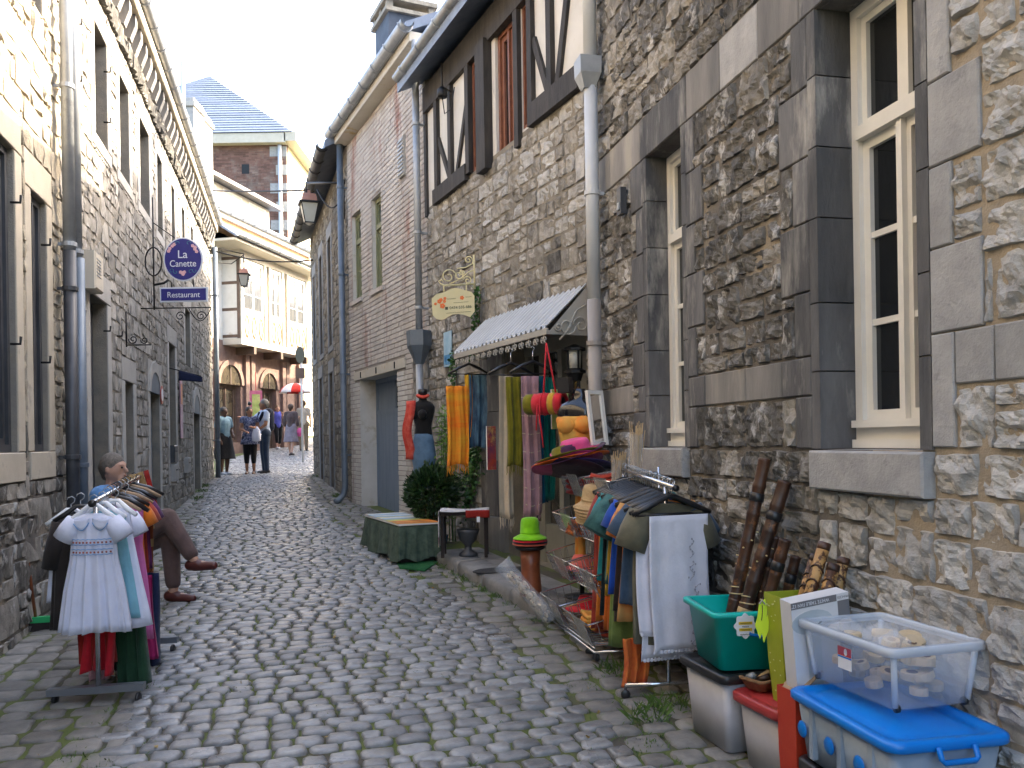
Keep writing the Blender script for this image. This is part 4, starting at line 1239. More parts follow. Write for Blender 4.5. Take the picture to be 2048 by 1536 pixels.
# tall brick house with the hipped slate roof
tall = empty('tall_brick_house', M=tr(-14.2 * TS, 36.0 * TS, EYE - .1 * TS) @ Matrix.Scale(TS, 4), label='tall brown brick house under a hipped blue slate roof', cat='house')
TX0, TX1, TZ, TD = -6.0, 4.8, 13.0, 12.0
m_tbrick = mat('brown brick wall', (.125, .072, .058), (.20, .115, .09), scale=2.0, rough=.9, bump=.35, bscale=25, c3=(.21, .18, .155), c3scale=.8, c3lo=.52, c3hi=.66)
m_lemon = mat('pale yellow render', (.56, .48, .34), (.62, .54, .40), scale=2, rough=.9)
t = MB(); t.box(TX0, TX1, 0, .3, -1.5, TZ); t.obj('brick_wall', m_tbrick, tall)
t = MB(); t.box(TX0, TX0 + .3, .3, TD, -1.5, TZ); t.box(TX0, TX1, TD - .3, TD, -1.5, TZ); t.obj('outer_wall', m_tbrick, tall)
# brick relief: courses of headers, too far to pick apart
bmn = MB(); z = 5.0; k = 0
while z < TZ - .1:
    x = TX0 + (.13 if k % 2 else 0)
    while x < TX1 - .3:
        if x > -5: bmn.box(x + .006, x + .246, -.012, .0, z + .006, z + .070)
        x += .252
    z += .078; k += 1
o = bmn.obj('bricks', mat('brown brick faces', (.13, .07, .055), (.21, .115, .088), scale=1.4, rough=.9, rnd=.25, c3=(.20, .17, .15), c3scale=.7, c3lo=.52, c3hi=.66), tall); o['kind'] = 'stuff'
z = -1; k = 0
while z < TZ - .3:
    t = MB(); w = (.45, .7)[k % 2]; t.box(TX1 - w, TX1 + .015, -.03, .0, z, z + .42); t.obj('quoin', m_ash_light if k % 2 else m_ash_pale, tall); z += .78; k += 1
t = MB(); t.box(TX1 - .04, TX1, .3, TD, -1.5, TZ - .2); t.obj('rendered_wall', m_lemon, tall)
for k in range(4):
    for zz_ in (3.0, 6.4, 9.6):
        yy = 1.2 + k * 2.6
        t = MB(); t.box(TX1 - .02, TX1 + .03, yy, yy + 1.0, zz_, zz_ + 1.9); w = t.obj('window', m_white, tall)
        t = MB(); t.box(TX1 + .03, TX1 + .036, yy + .08, yy + .92, zz_ + .08, zz_ + 1.82); t.obj('pane', m_curt, w)
t = MB(); t.box(TX0 - .2, TX1 + .05, -.35, .0, TZ - .25, TZ + .15); t.obj('cornice', m_cream, tall)
t = MB(); t.box(TX1, TX1 + .5, -.35, TD, TZ - .2, TZ + .18); t.obj('cornice', m_cream, tall)
for zz_ in range(1):
    for x in (-4.1, -1.1, 2.9):
        t = MB(); t.box(x, x + .32, -.016, -.002, TZ - 1.45, TZ - 1.05); t.obj('putlog_hole', m_iron, tall)
t = MB(); t.tube([(TX1 - .25, -.12, TZ - .3), (TX1 - .25, -.12, -1)], .085, 10); t.obj('drainpipe', m_ppipe, tall, True)
# hipped roof laid in slate courses
PK = (-.5, 6.0, TZ + 5.3)
nrow = 26
eave = [(TX0 - .3, -.4), (TX1 + .35, -.4), (TX1 + .35, TD + .4), (TX0 - .3, TD + .4)]
for k in range(nrow):
    a, b = k / nrow, (k + 1.12) / nrow
    t = MB(); q = []
    for f_, lift in ((a, .03), (min(b, 1), .0)):
        for ex_, ey_ in eave:
            rx = PK[0]; ry = PK[1]
            q.append((ex_ + (rx - ex_) * f_, ey_ + (ry - ey_) * f_, TZ + .15 + (PK[2] - TZ - .15) * f_ + lift))
    t.add(q, [(i, (i + 1) % 4, 4 + (i + 1) % 4, 4 + i) for i in range(4)]); t.obj('slate_course', m_slate, tall)
# the chimneys and steel flue seen over the left roof
for nm, x, y_, w, z0, z1, lab in (('chimney_stack', 384, 24.0, .32, 7.2, 11.5, 'wide grey chimney stack behind the left roof, beside the slate hip'), ('chimney_stack', 403, 25.5, .30, 7.2, 11.0, 'narrow grey chimney stack right of the wider one')):
    c = at(x, 250, y_)
    ce = empty(nm, loc=(c.x, y_, z0), label=lab, cat='chimney')
    top = at(x, 203 if w > .31 else 230, y_).z - z0
    t = MB(); t.box(-w * .5, w * .5, -.3, .5, 0, top); t.obj('stack', m_ash_light, ce)
    t = MB(); t.box(-w * .5 - .05, w * .5 + .05, -.35, .55, top - .25, top - .12); t.obj('band', m_ash_pale, ce)
c = at(367, 250, 23.0)
ce = empty('flue_pipe', loc=(c.x, 23.0, 7.2), label='thin pale metal flue rising above the left roof', cat='flue')
t = MB(); t.tube([(0, 0, 0), (0, 0, at(367, 100, 23).z - 7.2)], .05, 10); t.obj('tube', m_ppipe, ce, True)
t = MB(); t.tube([(0, 0, 0), (0, 0, 2.2)], .11, 10); t.obj('sleeve', m_ppipe, ce, True)
# unseen house added right of the bend to keep sun off street level
shade_house = empty('rendered_house', loc=(-2.4, 24.3, .9), label='plain unseen house added beyond the far stone house to shade the bend', cat='house')
t = MB(); t.box(0, 7, 0, 15, -.5, 7.0); t.obj('wall', m_lemon, shade_house)
t = MB(); t.add([(-.3, -.3, 7), (7.3, -.3, 7), (7.3, 15.3, 7), (-.3, 15.3, 7), (3.5, -.3, 8.6), (3.5, 15.3, 8.6)], [(0, 4, 5, 3), (4, 1, 2, 5), (0, 1, 4), (3, 5, 2)]); t.obj('roof', m_slate, shade_house)
for k in range(5):
    for zz_ in (1.0, 4.2):
        t = MB(); t.box(-.04, 0, 1.2 + k * 2.8, 2.2 + k * 2.8, zz_, zz_ + 1.7); w = t.obj('window', m_white, shade_house)
        t = MB(); t.box(-.046, -.04, 1.3 + k * 2.8, 2.1 + k * 2.8, zz_ + .1, zz_ + 1.6); t.obj('pane', m_glass, w)
# houses that close the lane further on
cl = empty('rendered_house', loc=(-3.5, 62.0, 1.8), label='sunlit cream rendered house closing the lane behind the walkers', cat='house')
t = MB(); t.box(-9, 9, 0, 8, -.5, 9); t.obj('wall', m_lemon, cl)
t = MB(); t.add([(-9.3, -.3, 9), (9.3, -.3, 9), (9.3, 4, 12), (-9.3, 4, 12), (-9.3, 8.3, 9), (9.3, 8.3, 9)], [(0, 1, 2, 3), (3, 2, 5, 4), (0, 3, 4), (1, 5, 2)]); t.obj('roof', m_slate, cl)
for k in range(6):
    for zz_ in (1.0, 4.2, 6.8):
        t = MB(); t.box(-8.2 + k * 2.8, -7.1 + k * 2.8, -.04, 0, zz_, zz_ + 1.7); w = t.obj('window', m_white, cl)
        t = MB(); t.box(-8.1 + k * 2.8, -7.2 + k * 2.8, -.046, -.04, zz_ + .1, zz_ + 1.6); t.obj('pane', m_glass, w)
# ================================================================== signs, lanterns, wires and wall fittings
m_navy = mat('navy blue enamel', (.022, .022, .17), (.03, .03, .21), scale=5, rough=.35)
m_swhite = mat('white sign paint', (.74, .76, .80), rough=.5)
m_pinkf = mat('pale pink paint', (.72, .42, .44), rough=.5)
m_leafp = mat('teal leaf paint', (.03, .16, .22), rough=.5)
m_copper = mat('pinkish copper hood', (.42, .20, .14), (.50, .27, .20), scale=8, rough=.5, metal=.3)
m_frost = mat('frosted lantern glass', (.50, .49, .42), (.58, .57, .50), scale=3, rough=.35, spec=.5)
# restaurant sign, hung square to the left wall
c = at(367, 519, 10.2)
sg = empty('hanging_sign', loc=c, rz=0, label='round navy restaurant sign over a navy name plate, on the left wall', cat='sign')
R = .262; k_ = .89
def disc(mb, r, y0, y1, n=40, kx=k_):
    mb.prism([(r * kx * math.cos(2 * math.pi * i / n), r * math.sin(2 * math.pi * i / n)) for i in range(n)], y0, y1)
t = MB(); disc(t, R, -.012, .012); t.obj('rim', m_swhite, sg)
t = MB(); disc(t, R - .016, -.018, .018); dd = t.obj('disc', m_navy, sg)
UP = rot('X', 90)
text_obj('La', .135, m_swhite, dd, tr(-.005, -.02, .055) @ UP, ext=.001)
text_obj('Canette', .112, m_swhite, dd, tr(.0, -.02, -.055) @ UP, ext=.001, sx=.88)
for px_, pz_ in ((-.155, .13), (-.125, .16), (-.17, .10), (-.10, .18), (.12, .16), (.145, .12), (.165, .09), (.15, .14), (-.01, -.165), (.015, -.155), (-.03, -.155), (0, -.18)):
    t = MB()
    for q in range(5): t.prism([(px_ + .012 * math.cos(q * 1.257) + .010 * math.cos(e * .785), pz_ + .012 * math.sin(q * 1.257) + .010 * math.sin(e * .785)) for e in range(8)], -.0195 - .0004 * q, -.0185)
    t.obj('painted_flower', m_pinkf, dd)
for px_, pz_, a in ((-.14, -.14, .5), (-.09, -.15, 2.4), (.09, -.15, .5), (.14, -.14, 2.6), (-.07, .19, 0), (.07, .19, 0)):
    t = MB(); t.tube([(px_ + x_, -.019, pz_ + z_) for x_, z_ in [(.03 * math.cos(a + q * .6) * (1 - q / 12), .03 * math.sin(a + q * .6) * (1 - q / 12)) for q in range(9)]], .004, 5); t.obj('painted_leaf', m_leafp, dd)
t = MB(); t.box(-.285, .285, -.012, .012, -.51, -.335); t.obj('plate_rim', m_swhite, sg)
t = MB(); t.box(-.268, .268, -.018, .018, -.493, -.352); pl = t.obj('name_plate', m_navy, sg)
text_obj('Restaurant', .096, m_swhite, pl, tr(0, -.02, -.428) @ UP, ext=.001, sx=.94)
t = MB()
t.tube([(-.52, 0, -.58), (.32, 0, -.58)], .008, 6); t.tube([(-.36, 0, .75), (-.36, 0, -.60)], .009, 6); t.tube([(-.36, 0, -.30), (-.24, 0, -.28), (-.18, 0, -.24)], .014, 6)
t.tube([(-.36 + .10 * math.cos(q * .35), 0, -.02 + .17 * math.sin(q * .35)) for q in range(18)], .009, 6, closed=True)
t.tube([(-.15, 0, -.27), (-.15, 0, -.34)], .007, 6); t.tube([(.12, 0, -.25), (.12, 0, -.34)], .007, 6); t.tube([(-.36, 0, .45), (-.1, 0, .26)], .006, 6)
t.tube([(.05 + .28 * q / 12, 0, -.58 - .16 * math.sin(q * math.pi / 12)) for q in range(13)], .006, 5)
for cx in (-.05, .2): t.tube([(cx + x_, 0, -.68 + z_) for x_, z_ in scroll(0, 0, .06, 1.4, 0)], .006, 5)
t.obj('iron_bracket', m_iron, sg, True)
q = WL.uz(330, 640); t = MB()
# smaller empty wrought iron bracket further in
c = at(272, 690, 9.0)
b2 = empty('iron_bracket', loc=c, label='small empty wrought iron bracket with scrolls, below the restaurant sign', cat='bracket')
t = MB(); t.tube([(-.1, 0, 0), (.16, 0, 0)], .007, 6); t.tube([(-.1, 0, -.02), (-.1, 0, .35)], .008, 6); t.tube([(x_, 0, .06 + z_) for x_, z_ in scroll(-.03, 0, .05, 1.4, 3)], .006, 5); t.tube([(x_, 0, .05 + z_) for x_, z_ in scroll(.09, 0, .04, 1.4, 3)], .006, 5); t.obj('scrollwork', m_iron, b2, True)
# white alarm housing
a, b = WL.uz(190, 545, .08)
bx = empty('alarm_box', M=WL.M @ tr(a, 0, b), label='white louvred box on the left wall above the first door', cat='alarm box')
t = MB(); V, Fc = block(-.16, .16, -.17, .17, .12, back=.0, ch=.015); t.add(V, Fc); bo = t.obj('housing', m_cream, bx)
for k in range(6): t = MB(); t.box(-.05, .12, .12, .124, -.05 + k * .03, -.04 + k * .03); t.obj('louvre', m_zinc, bo)

def lantern(name, M, s, label):
    L_ = empty(name, M=M, label=label, cat='lantern', group='copper-topped street lanterns')
    def ring(w, z): return [(-w, -w, z), (w, -w, z), (w, w, z), (-w, w, z)]
    a, b = ring(.155 * s, 0), ring(.085 * s, -.36 * s)
    for k in range(4):
        t = MB(); t.add([a[k], a[(k + 1) % 4], b[(k + 1) % 4], b[k]], [(0, 1, 2, 3)]); t.obj('glass_pane', m_frost, L_)
    t = MB()
    for k in range(4): t.bar(a[k], b[k], .014 * s)
    for rg in (a, b):
        for k in range(4): t.bar(rg[k], rg[(k + 1) % 4], .018 * s)
    for k in range(4): t.bar((a[k][0] * 1.12, a[k][1] * 1.12, .01), (a[(k + 1) % 4][0] * 1.12, a[(k + 1) % 4][1] * 1.12, .01), .03 * s)
    t.obj('frame', m_iron, L_)
    t = MB(); t.lathe([(.21 * s, .0), (.165 * s, .16 * s), (.15 * s, .18 * s), (.04 * s, .20 * s), (.03 * s, .26 * s)], 4, M=rot('Z', 45)); t.obj('hood', m_copper, L_)
    t = MB(); t.lathe([(.02 * s, -.40 * s), (.09 * s, -.36 * s)], 8); t.obj('base', m_white, L_)
    return L_
c = at(618, 408, 15.2)
l1 = lantern('street_lantern', tr(*c) @ rot('Z', 20), .95, 'copper-topped street lantern high on the far right stone house')
Mi = l1.matrix_world.inverted() if False else (tr(*c) @ rot('Z', 20)).inverted()
wp = at(690, 366, 14.0)
t = MB(); tp = Mi @ at(612, 366, 15.2); wq = Mi @ wp
t.bar(tp, wq, .035); t.bar(wq + Vector((0, 0, .05)), wq + Vector((0, 0, -.6)), .05)
t.tube([tp, tp + Vector((0, 0, -.12)), Mi @ at(618, 395, 15.2)], .012, 6)
arc = [wq.lerp(tp, .08 + .62 * q / 10) + Vector((0, 0, -.12 - .30 * math.sin(math.pi * (.15 + .85 * q / 10)))) for q in range(11)]
t.tube(arc, .014, 6); t.obj('wall_bracket', m_iron, l1, True)
c = at(488, 550, 17.0)
l2 = lantern('street_lantern', tr(*c) @ rot('Z', 10), .62, 'smaller copper-topped street lantern hanging before the white bay window')
t = MB(); t.tube([(0, 0, -.25), (-.05, 0, -.28), (0, 0, -.44)], .008, 5); t.tube([(0, 0, .15), (0, 0, .42)], .010, 6)
e2 = Matrix.Translation(c) @ rot('Z', 10)
p0 = e2.inverted() @ at(438, 497, 17.8); t.tube([(0, 0, .42), p0], .014, 6); t.tube([(0, 0, .40), p0 * .5 + Vector((0, 0, -.05)), p0 + Vector((0, 0, -.3))], .010, 6)
t.obj('wall_bracket', m_iron, l2, True)
# overhead wires
for (pa, pb, sag, lab) in ((at(395, 380, 18.5), at(618, 380, 15.2), .03, 'upper black overhead wire spanning the lane'), (at(432, 503, 18.6), at(628, 520, 19.5), .12, 'lower black overhead wire spanning the lane')):
    t = MB(); t.tube([pa.lerp(pb, q / 12) + Vector((0, 0, -sag * math.sin(math.pi * q / 12))) for q in range(13)], .016, 5)
    tag(t.obj('overhead_wire', m_iron, None, True), lab, 'wire')
# cream scalloped shop sign on a scroll bracket
m_ysign = mat('cream yellow sign board', (.60, .54, .30), (.66, .60, .36), scale=3, rough=.5)
m_orange = mat('orange sign ink', (.75, .16, .03), rough=.6); m_ink = mat('dark green sign ink', (.05, .06, .03), rough=.6)
Yc = 8.55; c = at(908, 606, Yc)
ys_ = empty('shop_sign', loc=c, rz=RAD(4), label='cream shaped sign with orange flowers on a scrolled bracket, left of the canopy', cat='sign')
S = Yc / F
def sp(x, y): return ((x - 908) * S, (606 - y) * S)
out = [sp(*p) for p in ((864, 597), (873, 588), (888, 585), (900, 579), (910, 576), (922, 578), (934, 582), (943, 584), (949, 592), (949, 623), (940, 634), (928, 630), (916, 628), (904, 629), (892, 636), (884, 640), (873, 638), (865, 630))]
t = MB(); t.prism(out, -.010, .010); bd = t.obj('board', m_ysign, ys_)
for (x, y, w, a_) in ((903, 598, .042, .0035), (937, 594, .030, .0045), (922, 605, .075, .0022), (917, 625, .125, .0022)):      # lines the photograph leaves unreadable
    X, Z = sp(x, y); n_ = int(w * 2 / .006); t = MB()
    t.tube([(X - w + 2 * w * k / n_, -.0112, Z + a_ * (-1) ** k + (2 * k / n_ - 1) * w * .07) for k in range(n_ + 1)], .0016, 4); t.obj('small_lettering', m_ink, bd)
for (tx, sz, x, y, m) in (('0474 535 686', .040, 921, 615, m_ink),):
    X, Z = sp(x, y); text_obj(tx, sz, m, bd, tr(X, -.0115, Z) @ rot('Y', -4) @ UP, ext=.001)
for (x, y, r) in ((879, 603, .022), (871, 608, .014), (885, 612, .026), (882, 600, .018), (889, 603, .016), (890, 597, .015), (924, 596, .020)):
    X, Z = sp(x, y); t = MB()
    for q in range(5): t.prism([(X + r * .6 * math.cos(q * 1.257) + r * .5 * math.cos(e * .9), Z + r * .6 * math.sin(q * 1.257) + r * .5 * math.sin(e * .9)) for e in range(7)], -.0118 - .0003 * q, -.0105)
    t.obj('painted_flower', m_orange, bd)
X, Z = sp(893, 617); t = MB(); t.box(X - .014, X + .014, -.0118, -.0105, Z - .014, Z + .014); t.obj('phone_mark', m_ink, bd)
t = MB()
def spy(x, y): a_, b_ = sp(x, y); return (a_, 0, b_)
t.tube([spy(882, 568), spy(890, 571), spy(950, 568)], .010, 6); t.tube([spy(949, 510), spy(950, 578)], .011, 6)
t.tube([spy(882, 568), spy(878, 562), spy(884, 559), spy(887, 564)], .007, 5)
for (x, y, r, a0, sgn) in ((898, 553, .08, 0, 1), (936, 561, .045, 3, -1), (918, 550, .05, 1, -1), (938, 520, .04, 0, 1), (926, 545, .03, 2, 1)):
    X, Z = sp(x, y); t.tube([(x_, 0, z_) for x_, z_ in scroll(X, Z, r, 1.35, a0, sgn)], .007, 6)
t.tube([spy(900, 568), spy(925, 556), spy(936, 545), spy(948, 540)], .007, 6); t.tube([spy(915, 537), spy(932, 535), spy(946, 528), spy(948, 518)], .007, 6)
for x in (888, 933): t.tube([spy(x, 570), spy(x, 586)], .008, 6)
t.obj('scroll_bracket', m_ysign, ys_, True)
# blue poster on the wall
a, b = WM.uz(897, 699, .02)
po = empty('poster', M=WM.M @ tr(a, .02, b), label='narrow pale blue poster on the wall under the cream sign', cat='poster')
t = MB(); t.box(-.12, .12, 0, .015, -.19, .20); pp = t.obj('sheet', mat('pale blue print', (.30, .50, .66), (.50, .66, .76), scale=4, rough=.5), po)
t = MB(); t.box(-.10, .10, .015, .018, -.17, -.06); t.obj('picture', mat('blue print', (.02, .13, .34), (.10, .35, .60), scale=20, rough=.5, c3=(.6, .7, .75), c3scale=12), pp)
# road sign seen from behind, at the far bend
m_signback = mat('grey green sign back', (.10, .105, .08), (.13, .135, .10), scale=4, rough=.5); m_pole = mat('pale pole', (.55, .55, .55), rough=.4)
c = at(600, 710, 24.0); gY = gz(24.0)
rs = empty('road_sign', loc=(c.x, 24.0, gY), label='round road sign with a small plate seen from behind, at the bend', cat='road sign')
zc = c.z - gY
t = MB(); t.prism([(.13 * math.cos(q * .2618), zc + .235 * math.sin(q * .2618)) for q in range(24)], -.01, .01); t.obj('disc', m_signback, rs)
t = MB(); t.box(-.13, .13, -.01, .01, zc - .66, zc - .37); t.obj('plate', mat('brown sign back', (.14, .09, .07), rough=.5), rs)
t = MB(); t.tube([(.02, .05, 0), (.02, .05, zc + .25)], .03, 10); t.obj('post', m_pole, rs, True)
# wall lamp under the shop eaves
a, b = WM.uz(886, 190, .12)
wl_ = empty('wall_lamp', M=WM.M @ tr(a, .03, b), label='small black spot lamp with looped cable on the half-timbered wall', cat='lamp')
t = MB(); t.lathe([(.02, .09), (.055, .05), (.06, -.01), (.05, -.03)], 12, M=tr(0, .10, 0)); t.obj('shade', m_iron, wl_, True)
t = MB(); t.tube([(0, .0, .05), (0, .10, .09), (0, .10, .35)], .01, 6); t.tube([(0, .10, -.02), (-.04, .09, -.22), (-.14, .05, -.2), (-.2, .03, .02)], .006, 5); t.obj('arm_and_cable', m_iron, wl_, True)
# lantern beside the shop door
a, b = WM.uz(1160, 700, .05)
dl = empty('door_lantern', M=WM.M @ tr(.10, .0, 2.12), label='black carriage lantern under the canopy beside the pale pipe', cat='lantern')
t = MB(); t.lathe([(.02, .13), (.09, .10), (.09, .08)], 8, M=tr(0, .08, 0)); t.lathe([(.09, -.10), (.09, -.08), (.05, -.06)], 8, M=tr(0, .08, 0)); t.lathe([(.05, -.16), (.07, -.10)], 8, M=tr(0, .08, 0))
for q in range(4): t.bar((.06 * math.cos(q * 1.571), .08 + .06 * math.sin(q * 1.571), -.08), (.06 * math.cos(q * 1.571), .08 + .06 * math.sin(q * 1.571), .09), .012)
t.obj('cage', m_iron, dl)
t = MB(); t.lathe([(.05, -.06), (.055, .08)], 10, M=tr(0, .08, 0)); t.obj('glass', m_frost, dl, True)
# ================================================================== storage boxes, flutes and cartons against the near wall
def rrect(x0, x1, y0, y1, r, n=4):
    P = []
    for cx, cy, a0 in ((x1 - r, y1 - r, 0), (x0 + r, y1 - r, 90), (x0 + r, y0 + r, 180), (x1 - r, y0 + r, 270)):
        for k in range(n + 1):
            a = RAD(a0 + 90 * k / n); P.append((cx + r * math.cos(a), cy + r * math.sin(a)))
    return P
def loft(mb, loops, cap0=True, cap1=True, M=None):
    n = len(loops[0]); V = [p for l in loops for p in l]
    Fc = [(i * n + k, i * n + (k + 1) % n, (i + 1) * n + (k + 1) % n, (i + 1) * n + k) for i in range(len(loops) - 1) for k in range(n)]
    if cap0: Fc.append(tuple(range(n - 1, -1, -1)))
    if cap1: Fc.append(tuple((len(loops) - 1) * n + k for k in range(n)))
    mb.add(V, Fc, M)
def tub(mb, w, d, h, tap, r=.03, th=.004, rim=.014, rimh=.02):
    """open tub centred on the origin: tapered wall with thickness and a rolled rim"""
    L_ = []
    def lp(dx, z): return [(x, y, z) for x, y in rrect(-w / 2 - dx, w / 2 + dx, -d / 2 - dx, d / 2 + dx, r)]
    L_ = [lp(-tap, 0), lp(0, h - rimh), lp(rim, h - rimh), lp(rim, h - .003), lp(rim - .003, h), lp(-th, h), lp(-th, h - .004), lp(-tap - th, th)]
    loft(mb, L_)
def lid(mb, w, d, z, hh=.028, lip=.018, r=.035, panel=.012):
    def lp(dx, zz): return [(x, y, zz) for x, y in rrect(-w / 2 - dx, w / 2 + dx, -d / 2 - dx, d / 2 + dx, r)]
    loft(mb, [lp(lip - .006, z), lp(lip, z + .006), lp(lip, z + hh - .008), lp(lip - .008, z + hh), lp(-.012, z + hh), lp(-.02, z + hh - panel), lp(-.05, z + hh - panel), lp(-.055, z + hh - panel + .005)])
m_clear = mat('clear polypropylene', (.80, .87, .95), rough=.2, alpha=.20, spec=.6)
m_cloudy = mat('cloudy grey polypropylene', (.40, .40, .43), (.52, .52, .55), scale=3, rough=.35, spec=.5)
m_cloudyb = mat('cloudy blue polypropylene', (.22, .29, .38), (.33, .40, .48), scale=4, rough=.32, spec=.5)
m_teal = mat('teal polypropylene', (.0, .46, .38), (.01, .52, .46), scale=3, rough=.28, spec=.6)
m_blk = mat('black plastic', (.016, .016, .018), rough=.35); m_redl = mat('red plastic lid', (.36, .035, .035), (.41, .045, .045), scale=5, rough=.35)
m_blue = mat('bright blue plastic', (.0, .17, .62), (.0, .20, .68), scale=4, rough=.3)
def wnM(u, y, z, rz=0.0): return WN.M @ tr(u, y, z) @ rot('Z', rz)
GZ = gz
def zg(u, y): return gz(WN.p(u, y, 0).y)
# grey tub with black lid
B1 = empty('storage_box', M=wnM(4.11, .235, zg(4.1, .2) + .012, 3), label='cloudy grey storage box with black lid, under the teal tub', cat='storage box', group='plastic storage boxes')
t = MB(); tub(t, .37, .40, .31, .022, rim=.0); t.obj('tub', m_cloudy, B1, True)
t = MB(); lid(t, .39, .42, .30, hh=.04, lip=.014); t.obj('lid', m_blk, B1, True)
for x in (-.12, .12):
    for y in (-.13, .13): t = MB(); t.lathe([(.014, -.006), (.016, 0), (.014, .006)], 12, M=tr(x, y, .004) @ rot('X', 90)); t.obj('castor', m_zinc, B1, True)
# teal tub on top
zt = zg(4.1, .2) + .012 + .345
B2 = empty('storage_tub', M=wnM(4.10, .235, zt, -6), label='open teal plastic tub holding dark bamboo flutes', cat='tub')
t = MB(); tub(t, .38, .40, .255, .03, rim=.02, rimh=.022); t.obj('tub', m_teal, B2, True)
t = MB(); t.tube([(-.185, -.05, .20), (-.20, -.05, .165), (-.205, .0, .15), (-.20, .06, .165), (-.185, .06, .20)], .008, 6, M=tr(-.01, .0, 0)); t.obj('handle', m_blue, B2, True)
t = MB(); pts = []
for k in range(40):
    a = 2 * math.pi * k / 40; r_ = .046 + .005 * math.cos(8 * a); pts.append((r_ * math.cos(a), r_ * math.sin(a) * 1.08))
t.prism(pts, -.002, .002, M=rot('Z', -90) @ tr(-.08, -.212, .20)); tg = t.obj('price_label', m_swhite, B2)
m_yell = mat('yellow marker', (.70, .48, .03), rough=.7)
for z_, w in ((.212, .03), (.185, .028)):
    t = MB(); t.box(-.08 - w, -.08 + w, -.2155, -.2145, z_ - .006, z_ + .006, M=rot('Z', -90)); t.obj('label_stripe', m_yell, tg)
for z_, w in ((.212, .022), (.198, .014), (.185, .018), (.165, .024)):          # too small to read: plain pen strokes
    t = MB(); t.tube([(-.08 - w + 2 * w * k / 14, -.216, z_ + .0025 * (-1) ** k) for k in range(15)], .0012, 4, M=rot('Z', -90)); t.obj('pen_strokes', m_ink, tg)
# long burnt bamboo flutes
m_bam = mat('burnt bamboo', (.025, .012, .008), (.075, .03, .014), scale=9, rough=.4, c3=(.24, .095, .03), c3scale=8, c3lo=.56, c3hi=.66, bump=.1, bscale=50)
m_bamp = mat('pale bamboo', (.42, .27, .12), (.52, .36, .18), scale=9, rough=.45); m_peg = mat('pale wooden peg', (.60, .45, .22), rough=.6)
def flute(pa, pb, r, label, long=True):
    pa = Vector(pa); pb = Vector(pb); d = pb - pa; L_ = d.length
    M = frame(pa, d.cross(Vector((.3, 1, 0))), Vector((.2, -1, .3)))
    z = d.normalized(); x = z.cross(Vector((0, 1, 0))).normalized(); y = z.cross(x)
    M = Matrix(((x.x, y.x, z.x, pa.x), (x.y, y.y, z.y, pa.y), (x.z, y.z, z.z, pa.z), (0, 0, 0, 1)))
    e = empty('bamboo_flute', M=M, label=label, cat='flute', group='dark bamboo flutes in the teal tub')
    t = MB(); prof = []; n = 7
    for k in range(n):
        a, b = L_ * k / n, L_ * (k + 1) / n
        prof += [(r * 1.07, a + .003), (r * .97, a + .02), (r * .96, (a + b) / 2), (r * 1.0, b - .012), (r * 1.07, b - .003)]
    prof += [(r * .75, L_), (r * .72, L_ - .03), (.002, L_ - .03)]
    t.lathe(prof, 14); t.obj('tube', m_bam, e, True)
    for f_ in ((.80,) if long else (.78,)):
        q = MB(); q.lathe([(r * 1.02, L_ * f_ - .02), (r * 1.14, L_ * f_ - .017), (r * 1.14, L_ * f_ + .017), (r * 1.02, L_ * f_ + .02)], 14); q.obj('binding', m_blk, e, True)
    q = MB(); q.lathe([(r * 1.05, L_ * .14), (r * 1.06, L_ * .15), (r * 1.06, L_ * .27), (r * 1.05, L_ * .28)], 14); q.obj('bare_band', m_bamp if not long or r > .030 else m_bam, e, True)
    for k in range(9 if long else 6):
        q = MB(); an = k * .9 + 3.6; zz_ = L_ * (.36 + .045 * k)
        q.tube([(r * .9 * math.cos(an), r * .9 * math.sin(an), zz_), ((r + .009) * math.cos(an), (r + .009) * math.sin(an), zz_)], .0035, 5); q.obj('peg', m_peg, e)
    q = MB(); q.tube([((r + .003) * math.cos(k * .7), (r + .003) * math.sin(k * .7), L_ * .30 + .0035 * k) for k in range(12)], .003, 5); q.obj('cord', m_peg, e, True)
    return e
Yf = 3.72
def fp(x, y, Y): return at(x, y, Y)
flute(WN.p(4.17, .30, .52), fp(1530, 917, 3.86), .029, 'tallest dark bamboo flute, leaning at the left of the teal tub')
flute(WN.p(4.09, .31, .52), fp(1570, 962, 3.78), .031, 'second tallest bamboo flute, with a pale carved band near its foot')
flute(WN.p(4.10, .22, .52), fp(1552, 1072, 3.78), .024, 'short bamboo flute with a black binding, behind the mottled one', False)
flute(WN.p(4.00, .26, .52), fp(1571, 1078, 3.66), .026, 'short mottled brown bamboo flute with a white tag', False)
flute(WN.p(4.02, .15, .52), fp(1592, 1112, 3.72), .023, 'shortest bamboo flute, nearest the lime bag', False)
